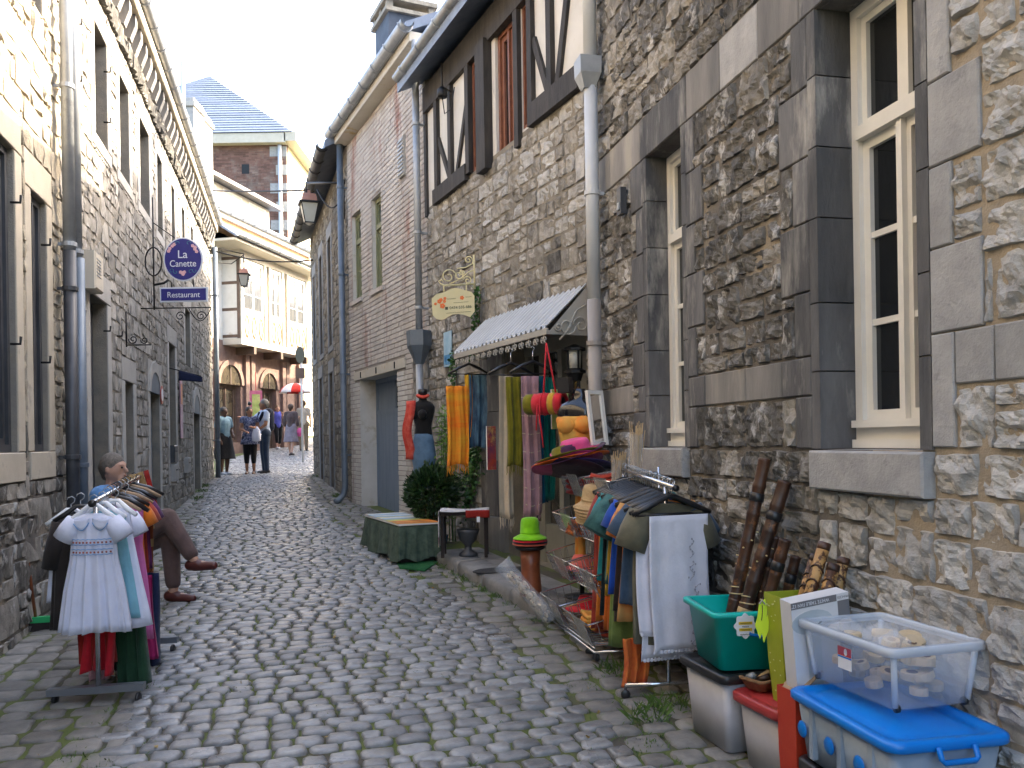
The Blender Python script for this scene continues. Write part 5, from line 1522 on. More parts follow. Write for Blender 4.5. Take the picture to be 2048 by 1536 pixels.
# red-lidded box and what stands on it
B3 = empty('storage_box', M=wnM(3.74, .21, zg(3.74, .2) + .012, 5), label='cloudy white storage box with rounded red lid, below the lime bag', cat='storage box', group='plastic storage boxes')
t = MB(); tub(t, .30, .33, .27, .02, rim=.0); t.obj('tub', m_cloudy, B3, True)
t = MB(); lid(t, .33, .36, .26, hh=.042, lip=.014, r=.05); t.obj('lid', m_redl, B3, True)
zl = zg(3.74, .2) + .012 + .30
m_wick = mat('woven wicker', (.22, .12, .055), (.36, .22, .11), scale=30, rough=.7, bump=.5, bscale=120, stretch=(1, 1, 3))
bk = empty('wicker_basket', M=wnM(3.86, .30, zl + .002, 20), label='small wicker basket with wooden bits on the red lid', cat='basket')
t = MB(); tub(t, .13, .10, .05, .018, r=.02, th=.005, rim=.006, rimh=.012); t.obj('weave', m_wick, bk, True)
for k, (x, y, a) in enumerate(((-.02, 0, 30), (.03, .02, -20), (.0, -.025, 80))):
    t = MB(); t.tube([(-.035, 0, 0), (.035, 0, 0)], .014, 10, M=tr(x, y, .045) @ rot('Z', a) @ rot('Y', 25)); t.obj('wooden_whistle', (m_bam, m_zinc, m_bamp)[k], bk, True)
m_lime = mat('lime wrapping paper', (.30, .36, .015), (.36, .42, .03), scale=5, rough=.5, bump=.15, bscale=18); m_dot = mat('pale print dash', (.62, .66, .35), rough=.6)
LB_ = empty('gift_bag', M=wnM(3.66, .20, zl - .0, -3), label='tall lime green paper bag with pale dashes, holding carved bamboo', cat='bag')
t = MB(); w, d, h = .13, .27, .43
def lp(dx, dy, z): return [(x, y, z) for x, y in ((-w / 2 - dx, -d / 2 - dy), (w / 2 + dx, -d / 2 - dy), (w / 2 + dx, d / 2 + dy), (-w / 2 - dx, d / 2 + dy))]
loft(t, [lp(-.01, -.02, 0), lp(.0, -.005, h * .4), lp(.006, .006, h), lp(.003, .003, h), lp(-.012, -.02, .02)]); t.obj('bag', m_lime, LB_)
rr = random.Random(4)
for k in range(46):
    z = .03 + .39 * rr.random(); side = rr.random() < .5
    q = MB(); y_ = rr.uniform(-d / 2 + .03, d / 2 - .03); x_ = rr.uniform(-w / 2 + .015, w / 2 - .015); f_ = z / h
    if side: q.box(-w / 2 - .0125 + (1 - f_) * .015, -w / 2 - .004 + (1 - f_) * .011, y_, y_ + .008, z, z + .004)
    else: q.box(x_, x_ + .008, d / 2 + .0105 - (1 - f_) * .02, d / 2 + .0115 - (1 - f_) * .02, z, z + .004)
    q.obj('printed_dash', m_dot, LB_)
m_neon = mat('neon yellow card', (.58, .80, .02), rough=.6)
tg = empty('price_tag', M=wnM(3.72, .355, zl + .33, 10), label='neon yellow star-cut price card clipped to the lime bag', cat='price tag')
t = MB(); t.prism([(-.012, .075), (.012, .055), (.02, .0), (.03, -.03), (.012, -.085), (.004, -.06), (-.002, -.10), (-.022, -.05), (-.026, .02), (-.016, .0), (-.02, .04)], -.001, .001, M=rot('Z', 60) @ rot('X', 6)); t.obj('card', m_neon, tg)
t = MB(); t.tube([(0, .002, .05), (0, .004, .02), (.004, .004, -.01)], .0015, 5, M=rot('Z', 60)); t.obj('handwriting', m_ink, tg)
t = MB(); t.tube([(-.01, 0, .055), (0, 0, .07), (.01, 0, .055)], .004, 6, M=rot('Z', 60)); t.obj('clip', m_zinc, tg)
# carved pale bamboo pieces
m_carv = mat('carved bamboo', (.40, .22, .07), (.50, .30, .11), scale=8, rough=.5, c3=(.075, .03, .012), c3scale=26, c3lo=.47, c3hi=.53, bump=.3, bscale=60)
for (x0, y0, x1, y1, Y, r, lab) in ((1605, 1240, 1650, 1085, 3.30, .024, 'carved bamboo tube standing highest in the lime bag'), (1590, 1240, 1630, 1108, 3.40, .018, 'thin carved bamboo tube at the left behind the highest one'), (1640, 1240, 1668, 1128, 3.26, .024, 'carved bamboo tube right of the highest one, with floral cuts'), (1660, 1240, 1688, 1115, 3.34, .023, 'carved bamboo tube at the right end of the lime bag')):
    pa, pb = at(x0, y0, Y), at(x1, y1, Y + .04); d = pb - pa; z = d.normalized(); x = z.cross(Vector((0, 1, 0))).normalized(); y = z.cross(x)
    e = empty('carved_bamboo', M=Matrix(((x.x, y.x, z.x, pa.x), (x.y, y.y, z.y, pa.y), (x.z, y.z, z.z, pa.z), (0, 0, 0, 1))), label=lab, cat='bamboo tube', group='carved bamboo tubes in the lime bag')
    t = MB(); L_ = d.length; t.lathe([(r, 0), (r * .97, L_ * .5), (r * 1.03, L_ - .03)], 16); t.obj('tube', m_carv, e, True)
    t = MB(); t.lathe([(r * 1.04, L_ - .03), (r * 1.06, L_ - .02), (r * 1.06, L_ - .001), (r * .8, L_), (r * .78, L_ - .02), (.002, L_ - .02)], 16); t.obj('rim', m_bam, e, True)
    for k in range(3):
        q = MB(); q.tube([((r + .001) * math.cos(a * .6), (r + .001) * math.sin(a * .6), L_ * (.3 + .18 * k) + .012 * math.sin(a)) for a in range(11)], .0045, 5); q.obj('carved_band', m_bam, e, True)
# fan carton printed upside down
m_cart = mat('white carton print', (.62, .63, .65), (.68, .69, .70), scale=3, rough=.5); m_cgrey = mat('grey carton print', (.17, .17, .18), rough=.5)
pa, pb = at(1590, 1206, 3.08), at(1704, 1177, 3.14)
xd = (pb - pa).normalized(); wbox = (pb - pa).length
up_ = Vector((-.06, -.10, 1)).normalized(); nrm = xd.cross(up_)
Mx = Matrix(((xd.x, nrm.x * -1, up_.x, pa.x), (xd.y, nrm.y * -1, up_.y, pa.y), (xd.z, nrm.z * -1, up_.z, pa.z), (0, 0, 0, 1)))
hb = .44
FB = empty('fan_carton', M=Mx @ tr(0, 0, -hb), label='white and grey table fan carton standing upside down beside the lime bag', cat='carton')
t = MB(); t.box(0, wbox, 0, .07, 0, hb); t.obj('box', m_cart, FB)
t = MB(); t.box(.0, wbox, -.0012, .0, hb - .026, hb - .001); t.obj('title_band', m_cgrey, FB)
t = MB(); t.box(wbox - .048, wbox, -.0012, .0, .0, hb - .027); t.obj('side_band', m_cgrey, FB)
t = MB(); t.box(wbox - .052, wbox - .001, -.0024, -.0013, hb - .026, hb - .001); t.obj('brand_patch', m_cart, FB)
text_obj('WHITE TABLE FAN 12"', .0185, m_swhite, FB, tr(wbox * .33, -.002, hb - .0135) @ rot('Y', 180) @ rot('X', 90), ext=.0003, sx=.85)
text_obj('PRINCESS', .0125, m_cgrey, FB, tr(wbox - .026, -.0028, hb - .0135) @ rot('Y', 180) @ rot('X', 90), ext=.0003, sx=.9)
m_fan = mat('pale blue grey print', (.40, .46, .49), (.52, .57, .60), scale=6, rough=.5)
t = MB(); t.prism([(wbox * .34 + .085 * math.cos(k * .3142), hb - .085 + .045 * math.sin(k * .3142)) for k in range(20)], -.0012, 0); t.obj('printed_fan_base', m_fan, FB)
t = MB(); t.prism([(wbox * .36 + .036 * math.cos(k * .3142), hb - .088 + .013 * math.sin(k * .3142)) for k in range(20)], -.0022, -.0013); t.obj('printed_button_ring', m_cgrey, FB)
t = MB(); t.prism([(wbox * .36 + .024 * math.cos(k * .3142), hb - .088 + .007 * math.sin(k * .3142)) for k in range(20)], -.0032, -.0023); t.obj('printed_button', m_cart, FB)
t = MB(); t.prism([(wbox * .20, hb - .13), (wbox * .48, hb - .13), (wbox * .44, .0), (wbox * .24, .0)], -.0012, 0); t.obj('printed_fan_stem', m_fan, FB)
# red bag, kraft flap
m_redb = mat('red paper bag', (.42, .03, .015), (.50, .05, .02), scale=4, rough=.45, bump=.1, bscale=15); m_kraft = mat('brown card', (.30, .20, .12), (.36, .25, .15), scale=6, rough=.8)
RB = empty('paper_bag', M=wnM(3.46, .30, zg(3.46, .3) + .01, 4), label='tall red paper bag between the red-lidded and blue-lidded boxes', cat='bag')
t = MB(); loft(t, [[(x * s_, y * s_, z) for x, y in ((-.055, -.11), (.055, -.11), (.055, .11), (-.055, .11))] for s_, z in ((.9, 0), (1, .2), (1.03, .44), (1.0, .44), (.88, .02))]); t.obj('bag', m_redb, RB)
t = MB(); t.add([(-.06, .10, .42), (.06, .10, .42), (.055, -.02, .52), (-.04, -.02, .50), (-.06, .105, .42), (.06, .105, .42), (.055, -.015, .525), (-.04, -.015, .505)], [(0, 1, 2, 3), (7, 6, 5, 4), (0, 4, 5, 1), (1, 5, 6, 2), (2, 6, 7, 3), (3, 7, 4, 0)]); t.obj('card_flap', m_kraft, RB)
# blue-lidded box on another dark-lidded one
zb = zg(3.05, .25)
B5 = empty('storage_box', M=wnM(3.08, .24, zb + .01, -2), label='storage box with thick black rim, lowest under the blue-lidded box', cat='storage box', group='plastic storage boxes')
t = MB(); tub(t, .52, .36, .22, .02, rim=0); t.obj('tub', m_cloudy, B5, True)
t = MB(); lid(t, .54, .38, .20, hh=.045, lip=.012, r=.04); t.obj('lid', m_blk, B5, True)
zl2 = zb + .01 + .248; hb5 = .60 - zl2 - .03
B6 = empty('storage_box', M=wnM(3.08, .25, zl2, -2), label='long cloudy box with bright blue clip-on lid, beneath the clear box', cat='storage box', group='plastic storage boxes')
t = MB(); tub(t, .56, .37, hb5, .02, rim=0); t.obj('tub', m_cloudyb, B6, True)
t = MB(); lid(t, .58, .39, hb5 - .006, hh=.034, lip=.016, r=.05, panel=.010); lo = t.obj('lid', m_blue, B6, True)
for x in (-.17, .0, .17):
    t = MB(); t.box(x - .012, x + .012, .17, .190, .02, hb5 - .01); t.obj('rib', m_cloudyb, B6)
    t = MB(); t.lathe([(.026, -.002), (.03, .0), (.026, .004)], 14, M=tr(x + .06, .188, hb5 * .5) @ rot('X', -90)); t.obj('blue_clip', m_blue, B6, True)
t = MB()
t.tube([(-.312, .06, hb5 + .012), (-.325, .06, hb5 - .02), (-.326, .05, hb5 - .03), (-.326, -.05, hb5 - .03), (-.325, -.06, hb5 - .02), (-.312, -.06, hb5 + .012)], .009, 6); t.obj('lid_handle', m_blue, B6, True)
# clear box with wooden pieces on top
B7 = empty('clear_box', M=wnM(3.17, .195, .632, 3), label='open clear plastic box full of bagged pale wooden pieces, on the blue lid', cat='storage box')
t = MB(); tub(t, .46, .33, .20, .02, rim=.004, rimh=.01, th=.003); t.obj('tub', m_clear, B7, True)
m_rim = mat('frosted clear rim', (.66, .73, .82), rough=.25, alpha=.62, spec=.6)
t = MB(); rl = lambda dx, z: [(x, y, z) for x, y in rrect(-.23 - dx, .23 + dx, -.165 - dx, .165 + dx, .03)]
loft(t, [rl(.005, .176), rl(.021, .176), rl(.021, .200), rl(.016, .203), rl(-.001, .203), rl(.0, .190)], cap0=False, cap1=False); t.obj('rim', m_rim, B7, True)
for sx_ in (-1, 1):
    for sy_ in (-1, 1): t = MB(); t.tube([(sx_ * .203, sy_ * .138, .01), (sx_ * .222, sy_ * .157, .18)], .010, 8); t.obj('corner_rib', m_rim, B7, True)
for x, y in ((-.2, -.13), (-.2, .13), (.2, -.13), (.2, .13)):
    t = MB(); t.lathe([(.013, -.006), (.014, .006)], 10, M=tr(x, y, .004) @ rot('X', 90)); t.obj('castor', m_blk, B7, True)
t = MB(); t.box(-.02, .05, .156, .157, .075, .15); lb_ = t.obj('shop_label', m_swhite, B7)
t = MB(); t.box(-.02, .05, .1572, .158, .12, .15); t.obj('red_panel', mat('red label print', (.55, .02, .02), rough=.5), lb_)
t = MB(); t.box(-.02, .05, .1572, .158, .113, .118); t.obj('blue_line', m_blue, lb_)
t = MB(); t.prism([(.008 + .008 * math.cos(k * .45), .134 + .012 * math.sin(k * .45)) for k in range(14)], .1582, .1588); t.obj('ring_mark', m_swhite, lb_)
m_pine = mat('pale sawn wood', (.50, .39, .24), (.62, .50, .33), scale=12, rough=.6, rnd=.12); m_film = mat('clear plastic film', (.90, .92, .95), rough=.06, alpha=.22, spec=.8)
rr = random.Random(7)
for k in range(30):
    x = rr.uniform(-.17, .17); y = rr.uniform(-.11, .11); z = .022 + (k // 8) * .042 + rr.uniform(0, .01)
    tilt = rr.uniform(-22, 22); rad = rr.uniform(.028, .042)
    e = empty('wooden_disc', M=wnM(3.17, .195, .632, 3) @ tr(x, y, z) @ rot('Z', rr.uniform(0, 360)) @ rot('X', tilt), label='pale round wooden piece heaped inside the clear box', cat='wooden piece', group='wooden pieces in the clear box')
    t = MB(); t.lathe([(rad, 0), (rad * 1.02, .006), (rad * 1.02, .018), (rad * .97, .024)], 14, sy=.75); t.obj('slice', m_pine, e)
    if k % 3 == 0: t = MB(); t.lathe([(rad * .5, .0242), (rad * .48, .0252)], 10, sy=.75); t.obj('burnt_mark', m_bam if k % 2 else m_kraft, e)
for k, (x, y) in enumerate(((.15, .05), (.05, -.02), (-.08, .04))):
    e = empty('plastic_bag', M=wnM(3.17, .195, .632, 3) @ tr(x, y, .17), label=('crumpled clear bag at the far end of the clear box', 'crumpled clear bag in the middle of the clear box', 'crumpled clear bag at the near end of the clear box')[k], cat='plastic bag', group='clear bags in the box')
    t = MB(); t.lathe([(.055, -.02), (.06, .0), (.045, .02), (.02, .034), (.012, .045)], 16, wob=lambda a, z: .22 * math.sin(3 * a + z * 60) + .12 * math.sin(7 * a)); t.obj('film', m_film, e)
# ================================================================== clothes, hats and other stock
def garment(name, label, cat, M, m, prof, sleeves=None, folds=(8, .016), group=None, hanger=None, seed=0, open_bottom=True, extra=None):
    """hanging garment: prof = (z, half width, half depth) from shoulder to hem; local x across the hanger, y along the rail"""
    e = empty(name, M=M, label=label, cat=cat, group=group)
    rr = random.Random(seed)
    t = MB(); n = 96; L_ = []
    p1, p2 = rr.uniform(0, 6), rr.uniform(0, 6)
    z0, z1 = prof[0][0], prof[-1][0]
    fine = []
    for i in range(len(prof) - 1):
        for k in range(5):
            f_ = k / 5; fine.append(tuple(prof[i][j] + (prof[i + 1][j] - prof[i][j]) * f_ for j in range(3)))
    fine.append(prof[-1])
    for z, hw, dp in fine:
        f_ = (z0 - z) / (z0 - z1)
        lp_ = []
        for k in range(n):
            a = 2 * math.pi * k / n
            wv = folds[1] * f_ * (math.sin(folds[0] * a + p1) + .5 * math.sin((folds[0] * 1.7) * a + p2))
            lp_.append(((hw + wv * .4) * math.cos(a), (dp + wv) * math.sin(a), z + .006 * f_ * math.sin(3 * a + p2)))
        L_.append(lp_)
    loft(t, L_)
    if sleeves:
        sl, ang, r0, r1 = sleeves
        for s_ in (-1, 1):
            x0, zz_ = prof[1][1] * s_ * .86, prof[1][0] - .012
            P = [(x0, 0, zz_), (x0 + s_ * sl * .5 * math.cos(ang), .0, zz_ - sl * .5 * math.sin(ang)), (x0 + s_ * sl * math.cos(ang), .0, zz_ - sl * math.sin(ang))]
            t.tube(P, [r0, (r0 + r1) / 2 * 1.08, r1], 14)
    t.obj('cloth', m, e, True)
    if hanger:
        hm, hw = hanger; t = MB()
        t.tube([(0, 0, .0), (.016, 0, .012), (.02, 0, .03), (.004, 0, .042), (-.016, 0, .034), (-.018, 0, .024)], .0028, 6)
        t.tube([(0, 0, 0), (0, 0, -.045)], .0028, 6); t.obj('hook', m_zinc, e, True)
        t = MB(); t.tube([(-hw, 0, prof[0][0] - .035), (-hw * .55, 0, prof[0][0] + .0), (-.02, 0, prof[0][0] + .042), (.02, 0, prof[0][0] + .042), (hw * .55, 0, prof[0][0] + .0), (hw, 0, prof[0][0] - .035)], [.012, .015, .011, .011, .015, .012], 8); t.obj('hanger', hm, e, True)
    return e
def drape(name, label, cat, M, m, w, h, folds=3, amp=.02, seed=0, group=None, taper=0.0, nu=24, nv=20, fringe=None, stripes=None, kids=None):
    """cloth panel hanging from its top edge: local x across, z down"""
    e = empty(name, M=M, label=label, cat=cat, group=group)
    rr = random.Random(seed); p = [rr.uniform(0, 6) for _ in range(4)]
    def fn(a, b):
        x = (a - .5) * w * (1 - taper * b * math.sin(a * 3)) ; f_ = .35 + .65 * b
        y = amp * f_ * math.sin(folds * 2 * math.pi * a + p[0] + b * .7) + amp * .45 * f_ * math.sin(folds * 4.4 * math.pi * a + p[1] - b)
        return (x + .02 * b * math.sin(p[2] + 3 * b), y, -h * b + .012 * math.sin(a * 6 + p[3]) * b)
    t = MB(); t.grid(fn, nu, nv, thick=.0025); t.obj('cloth', m, e, True)
    if stripes:
        for (b0, b1, sm) in stripes:
            q = MB(); q.grid(lambda a, b: Vector(fn(a, b0 + (b1 - b0) * b)) + Vector((0, -.003, 0)), nu, 2, thick=.0); q.grid(lambda a, b: Vector(fn(a, b0 + (b1 - b0) * b)) + Vector((0, .0055, 0)), nu, 2, thick=.0); q.obj('stripe', sm, e, True)
    if fringe:
        fm, fl = fringe; q = MB()
        for k in range(int(w / .014) + 1):
            a = min(1, k * .014 / w); b0 = Vector(fn(a, 1)); q.tube([b0, b0 + Vector((rr.uniform(-.006, .006), rr.uniform(-.004, .004), -fl * .5)), b0 + Vector((rr.uniform(-.012, .012), rr.uniform(-.008, .008), -fl * rr.uniform(.75, 1.1)))], [.003, .0035, .001], 5)
        q.obj('fringe', fm, e)
    return e
# ---------------- clothes rail on the right
ra, rb = Vector((.80, 4.26, 1.25)), Vector((.655, 5.22, 1.315))
rd = (rb - ra).normalized()
xr = Vector((rd.y, -rd.x, 0)).normalized()           # across the rail, to the wall
def railM(f_, yaw=0.0):
    p = ra.lerp(rb, f_); y = Vector((rd.x, rd.y, 0)).normalized()
    return Matrix(((xr.x, y.x, 0, p.x), (xr.y, y.y, 0, p.y), (0, 0, 1, p.z), (0, 0, 0, 1))) @ rot('Z', yaw)
rk = empty('clothes_rail', loc=(ra.x, ra.y, gz(ra.y)), label='chrome clothes rail on castors by the right wall, full of black hangers', cat='clothes rack')
def rloc(p): return Vector(p) - Vector((ra.x, ra.y, gz(ra.y)))
t = MB(); t.tube([rloc(ra - rd * .03), rloc(rb + rd * .03)], .014, 12); t.obj('rail', m_zinc, rk, True)
m_chrome = mat('chrome tube', (.62, .63, .65), rough=.18, metal=.9)
rk.children[0].data.materials[0] = m_chrome
t = MB(); t.tube([rloc(ra - rd * .045), rloc(ra - rd * .028)], .0165, 12); t.obj('end_cap', m_blk, rk, True)
for p in (ra.lerp(rb, .12), ra.lerp(rb, .92)):
    g = gz(p.y)
    t = MB(); t.tube([rloc(p), rloc((p.x, p.y, g + .07))], .011, 10); t.obj('upright', m_chrome, rk, True)
    t = MB(); t.tube([rloc(Vector((p.x, p.y, g + .07)) - xr * .23), rloc(Vector((p.x, p.y, g + .07)) + xr * .20)], .011, 10); t.obj('foot_bar', m_chrome, rk, True)
    for s_ in (-.23, .20):
        q = Vector((p.x, p.y, g + .026)) + xr * s_
        t = MB(); t.lathe([(.02, -.009), (.025, -.006), (.025, .006), (.02, .009)], 14, M=tr(*rloc(q)) @ rot('X', 90)); t.bar(rloc(q + Vector((0, 0, .045))), rloc(q), .012); t.obj('castor', m_blk, rk, True)
m_olive = cloth('olive drill', (.135, .125, .085)); m_wlin = cloth('white embroidered linen', (.70, .70, .78), var=.06); m_dkbl = cloth('slate blue', (.05, .085, .14))
m_rust = cloth('rust red', (.36, .05, .03)); m_org = cloth('orange', (.62, .17, .02)); m_tealp = mat('cloth teal pattern', (.012, .06, .065), (.06, .17, .16), scale=14, rough=.9); m_royal = cloth('royal blue', (.02, .08, .42))
m_chk = mat('cloth rust batik', (.42, .05, .015), (.58, .17, .03), scale=9, rough=.9, c3=(.03, .07, .09), c3scale=9, c3lo=.62, c3hi=.68); m_grn = cloth('moss green', (.16, .22, .06)); m_bat = mat('cloth orange batik', (.50, .30, .10), (.62, .14, .015), scale=5, rough=.9, c3=(.04, .08, .10), c3scale=6, c3lo=.57, c3hi=.62)
sh = lambda hw, ln, hem=1.1, d=.022: [(-.095, .05, .014), (-.12, hw * .8, d * .8), (-.16, hw, d), (-.3, hw * .96, d * 1.2), (-ln * .6, hw, d * 1.4), (-ln, hw * hem, d * 1.5)]
GR = 'garments on the right clothes rail'
specs = [
    (.10, 'shirt', 'olive short-sleeved shirt at the near end of the right rail', m_olive, sh(.20, .80, 1.0), (.2, 1.2, .07, .085)),
    (.17, 'shirt', 'dark slate shirt behind the white cloths on the right rail', m_dkbl, sh(.215, .62), (.17, 1.0, .06, .07)),
    (.26, 'blouse', 'orange batik blouse hanging low behind the olive shirt', m_bat, sh(.215, .72, 1.15), (.18, 1.15, .07, .08)),
    (.34, 'skirt', 'brown black dress on the right rail, next to the orange batik', cloth('brown black', (.03, .022, .02)), sh(.20, .70), None),
    (.41, 'dress', 'royal blue dress on the right rail', m_royal, sh(.21, .62), (.16, 1.1, .055, .06)),
    (.49, 'dress', 'moss green long dress on the right rail', m_grn, sh(.20, .93), None),
    (.57, 'blouse', 'teal patterned blouse with wide sleeve on the right rail', m_tealp, sh(.205, .60), (.22, 1.0, .07, .095)),
    (.66, 'dress', 'black teal dress on the right rail, behind the teal blouse', cloth('black teal', (.012, .022, .026)), sh(.20, .80), None),
    (.74, 'dress', 'orange striped dress on the right rail, next to the rust one', m_org, sh(.205, .86), None),
    (.82, 'dress', 'rust red long dress at the far end of the right rail', m_rust, sh(.215, .92), None),
    (.45, 'skirt', 'grey brown skirt squeezed behind the royal blue dress', cloth('grey brown', (.10, .085, .07)), sh(.18, .78), None),
    (.53, 'blouse', 'mustard blouse squeezed between green and teal on the right rail', cloth('mustard blouse', (.42, .25, .03)), sh(.20, .66), (.18, 1.1, .06, .07)),
    (.615, 'dress', 'deep orange dress squeezed behind the teal blouse', cloth('deep orange', (.50, .11, .015)), sh(.19, .88), None),
    (.70, 'blouse', 'turquoise blouse squeezed before the orange striped dress', cloth('turquoise', (.02, .22, .24)), sh(.20, .62), (.18, 1.15, .06, .07)),
    (.78, 'dress', 'brick red dress squeezed between orange and rust dresses', cloth('brick red', (.30, .045, .03)), sh(.21, .80), (.18, 1.2, .055, .06)),
    (.90, 'dress', 'rust and orange batik dress, last on the right rail', m_chk, sh(.19, .95), None)]
for k, (f_, nm, lab, m, pr, sl) in enumerate(specs):
    garment(nm, lab, nm, railM(f_, random.Random(k).uniform(-9, 9)), m, pr, sl, group=GR, hanger=(m_blk, .205), seed=k)
for k, f_ in enumerate((.03, .055, .14, .22, .30, .38)):
    e = empty('clothes_hanger', M=railM(f_, 6 - 5 * k), label=('black plastic hanger carrying the front white cloth', 'black hanger just behind the front white cloth', 'empty black hanger beside the olive shirt', 'empty black hanger behind the slate shirt', 'empty black hanger behind the orange batik blouse', 'empty black hanger next to the royal blue dress')[k], cat='hanger', group='black plastic hangers')
    t = MB(); t.tube([(0, 0, 0), (.016, 0, .012), (.02, 0, .03), (.004, 0, .042), (-.016, 0, .034)], .0028, 6); t.tube([(0, 0, 0), (0, 0, -.045)], .0028, 6); t.obj('hook', m_chrome, e, True)
    t = MB(); t.tube([(-.215, 0, -.135), (-.12, 0, -.095), (-.02, 0, -.05), (.02, 0, -.05), (.12, 0, -.095), (.215, 0, -.135)], [.011, .016, .012, .012, .016, .011], 8); t.tube([(-.2, 0, -.14), (.2, 0, -.14)], .006, 6); t.obj('shoulders', m_blk, e, True)
m_embr = mat('grey thread', (.36, .36, .42), rough=.8)
for k, (f_, dx, w, h, lab) in enumerate(((.0, .03, .34, .68, 'large folded white embroidered tablecloth facing the lane, on the near hanger'), (.06, -.09, .20, .60, 'narrower white scalloped cloth just behind the large tablecloth'), (.085, -.02, .30, .74, 'long white cloth whose hem shows below the large tablecloth'))):
    e = drape('tablecloth', lab, 'tablecloth', railM(f_, 12) @ tr(dx, 0, -.14), m_wlin, w, h, folds=1.6, amp=.007, seed=20 + k, group='white embroidered cloths')
    t = MB()
    for q in range(int(w / .02)): t.ball(((q + .5) * .02 - w / 2 + .012, 0, -h - .0), .011, 8, 5, sc=(1, .2, 1))
    t.obj('scalloped_hem', m_wlin, e, True)
    if k == 0:
        t = MB(); rr = random.Random(3)
        for c_ in range(5):
            cx = w * .24 + rr.uniform(-.03, .03); cz = -h * (.18 + .17 * c_)
            t.tube([(cx + .014 * math.sin(a * 1.3 + c_), -.0105, cz - .012 * a) for a in range(9)], .0016, 4)
            for q in range(7): t.ball((cx + .014 * math.sin(q * 1.6 + c_) + rr.uniform(-.012, .012), -.0105, cz - .013 * q), .0045, 6, 4, sc=(1, .3, 1.3))
        t.obj('embroidery', m_embr, e)
# orange batik scarf trailing under the olive shirt
drape('scarf', 'rust orange scarf trailing to the cobbles under the olive shirt', 'scarf', tr(.62, 4.42, .46) @ rot('Z', 10), m_chk, .13, .24, folds=2.5, amp=.025, seed=9)

# ---------------- children's rail on the left
la0, la1 = Vector((-2.165, 4.40, 1.215)), Vector((-2.345, 5.30, 1.30))
ld = (la1 - la0).normalized(); lx = Vector((ld.y, -ld.x, 0)).normalized()
def lrM(f_, yaw=0.0):
    p = la0.lerp(la1, f_); y = Vector((ld.x, ld.y, 0)).normalized()
    return Matrix(((lx.x, y.x, 0, p.x), (lx.y, y.y, 0, p.y), (0, 0, 1, p.z), (0, 0, 0, 1))) @ rot('Z', yaw)
lk = empty('clothes_rail', loc=(la0.x, la0.y, gz(la0.y)), label='low clothes rail on castors at the left wall, hung with small dresses', cat='clothes rack')
def lloc(p): return Vector(p) - Vector((la0.x, la0.y, gz(la0.y)))
t = MB(); t.tube([lloc(la0 - ld * .05), lloc(la1 + ld * .05)], .014, 12); t.obj('rail', m_chrome, lk, True)
t = MB(); t.tube([lloc(la0 - ld * .07), lloc(la0 - ld * .05)], .019, 12); t.obj('end_cap', m_blk, lk, True)
t = MB(); t.tube([lloc((la0.x, la0.y + .1, .72)), lloc((la1.x, la1.y - .1, .76))], .010, 8); t.obj('lower_rail', m_chrome, lk, True)
m_base = mat('brushed steel base', (.20, .22, .25), (.26, .28, .31), scale=4, rough=.35, metal=.6)
for p in (la0, la1):
    g = gz(p.y); c = Vector((p.x - .005, p.y + (.0 if p is la0 else 0), g))
    t = MB(); t.tube([lloc((p.x, p.y, p.z)), lloc((p.x, p.y, g + .09))], .013, 10); t.obj('upright', m_chrome, lk, True)
    t = MB(); t.bar(lloc(c + Vector((-.245, -.02, .07))), lloc(c + Vector((.235, .02, .085))), .05, .036); t.obj('foot_bar', m_base, lk)
    for s_ in (-.22, .21):
        t = MB(); t.lathe([(.022, -.010), (.028, -.006), (.028, .006), (.022, .010)], 14, M=tr(*lloc(c + Vector((s_, 0, .030)))) @ rot('Y', 90)); t.obj('castor', m_blk, lk, True)
m_wcot = cloth('white cotton', (.66, .68, .80), var=.05); m_lbl = cloth('pale blue trim', (.20, .38, .66), var=.05); m_pink = cloth('pink cotton', (.58, .15, .38), var=.1); m_aqua = cloth('aqua cotton', (.22, .46, .55), var=.1)
m_dbrown = cloth('dark brown wool', (.028, .022, .02)); m_redk = cloth('dark red knit', (.28, .02, .015)); m_tanc = cloth('camel wool', (.38, .25, .11))
m_wpl = mat('white plastic hanger', (.75, .76, .78), rough=.4)
GL = 'small garments on the left rail'
e = garment('dress', 'white smocked child dress with blue piping, foremost on the left rail', 'dress', lrM(-.04, -4), m_wcot,
            [(-.055, .05, .018), (-.075, .10, .03), (-.12, .115, .04), (-.20, .108, .042), (-.29, .115, .045), (-.45, .145, .055), (-.66, .172, .062)], (.115, 1.0, .046, .054), folds=(15, .020), group=GL, hanger=(m_wpl, .12), seed=40)
t = MB()
for s_ in (-1, 1): t.grid(lambda a, b: (s_ * (.008 + .075 * a), -.043 - .004 * math.sin(a * 3), -.075 - .055 * b * math.sin(math.pi * (.12 + .80 * a)) - .01 * a), 10, 4, thick=.003)
t.obj('collar', m_wcot, e, True)
t = MB()
for s_ in (-1, 1): t.tube([(s_ * (.008 + .075 * a / 10), -.046, -.077 - .055 * math.sin(math.pi * (.12 + .80 * a / 10)) - .001 * a) for a in range(11)], .0028, 5)
for z_ in (-.185, -.212, -.235, -.262): t.tube([(-.10 + .20 * a / 16, -.052 + .024 * abs(a / 8 - 1) ** 2.5, z_ + .003 * (a % 2)) for a in range(17)], .0022, 4)
for s_ in (): t.tube([(s_ * (.115 + .07) + .068 * math.cos(a * .5) * .62, .070 * math.sin(a * .5), -.185 + .068 * math.cos(a * .5) * .8 * s_ * -.7) for a in range(14)], .003, 5)
t.obj('blue_piping', m_lbl, e, True)
t = MB(); rr = random.Random(5)
for q in range(22): t.ball((-.09 + .18 * (q % 11) / 10, -.052 + .022 * abs((q % 11) / 5 - 1) ** 2.5, -.199 - .05 * (q // 11)), .0055, 6, 4)
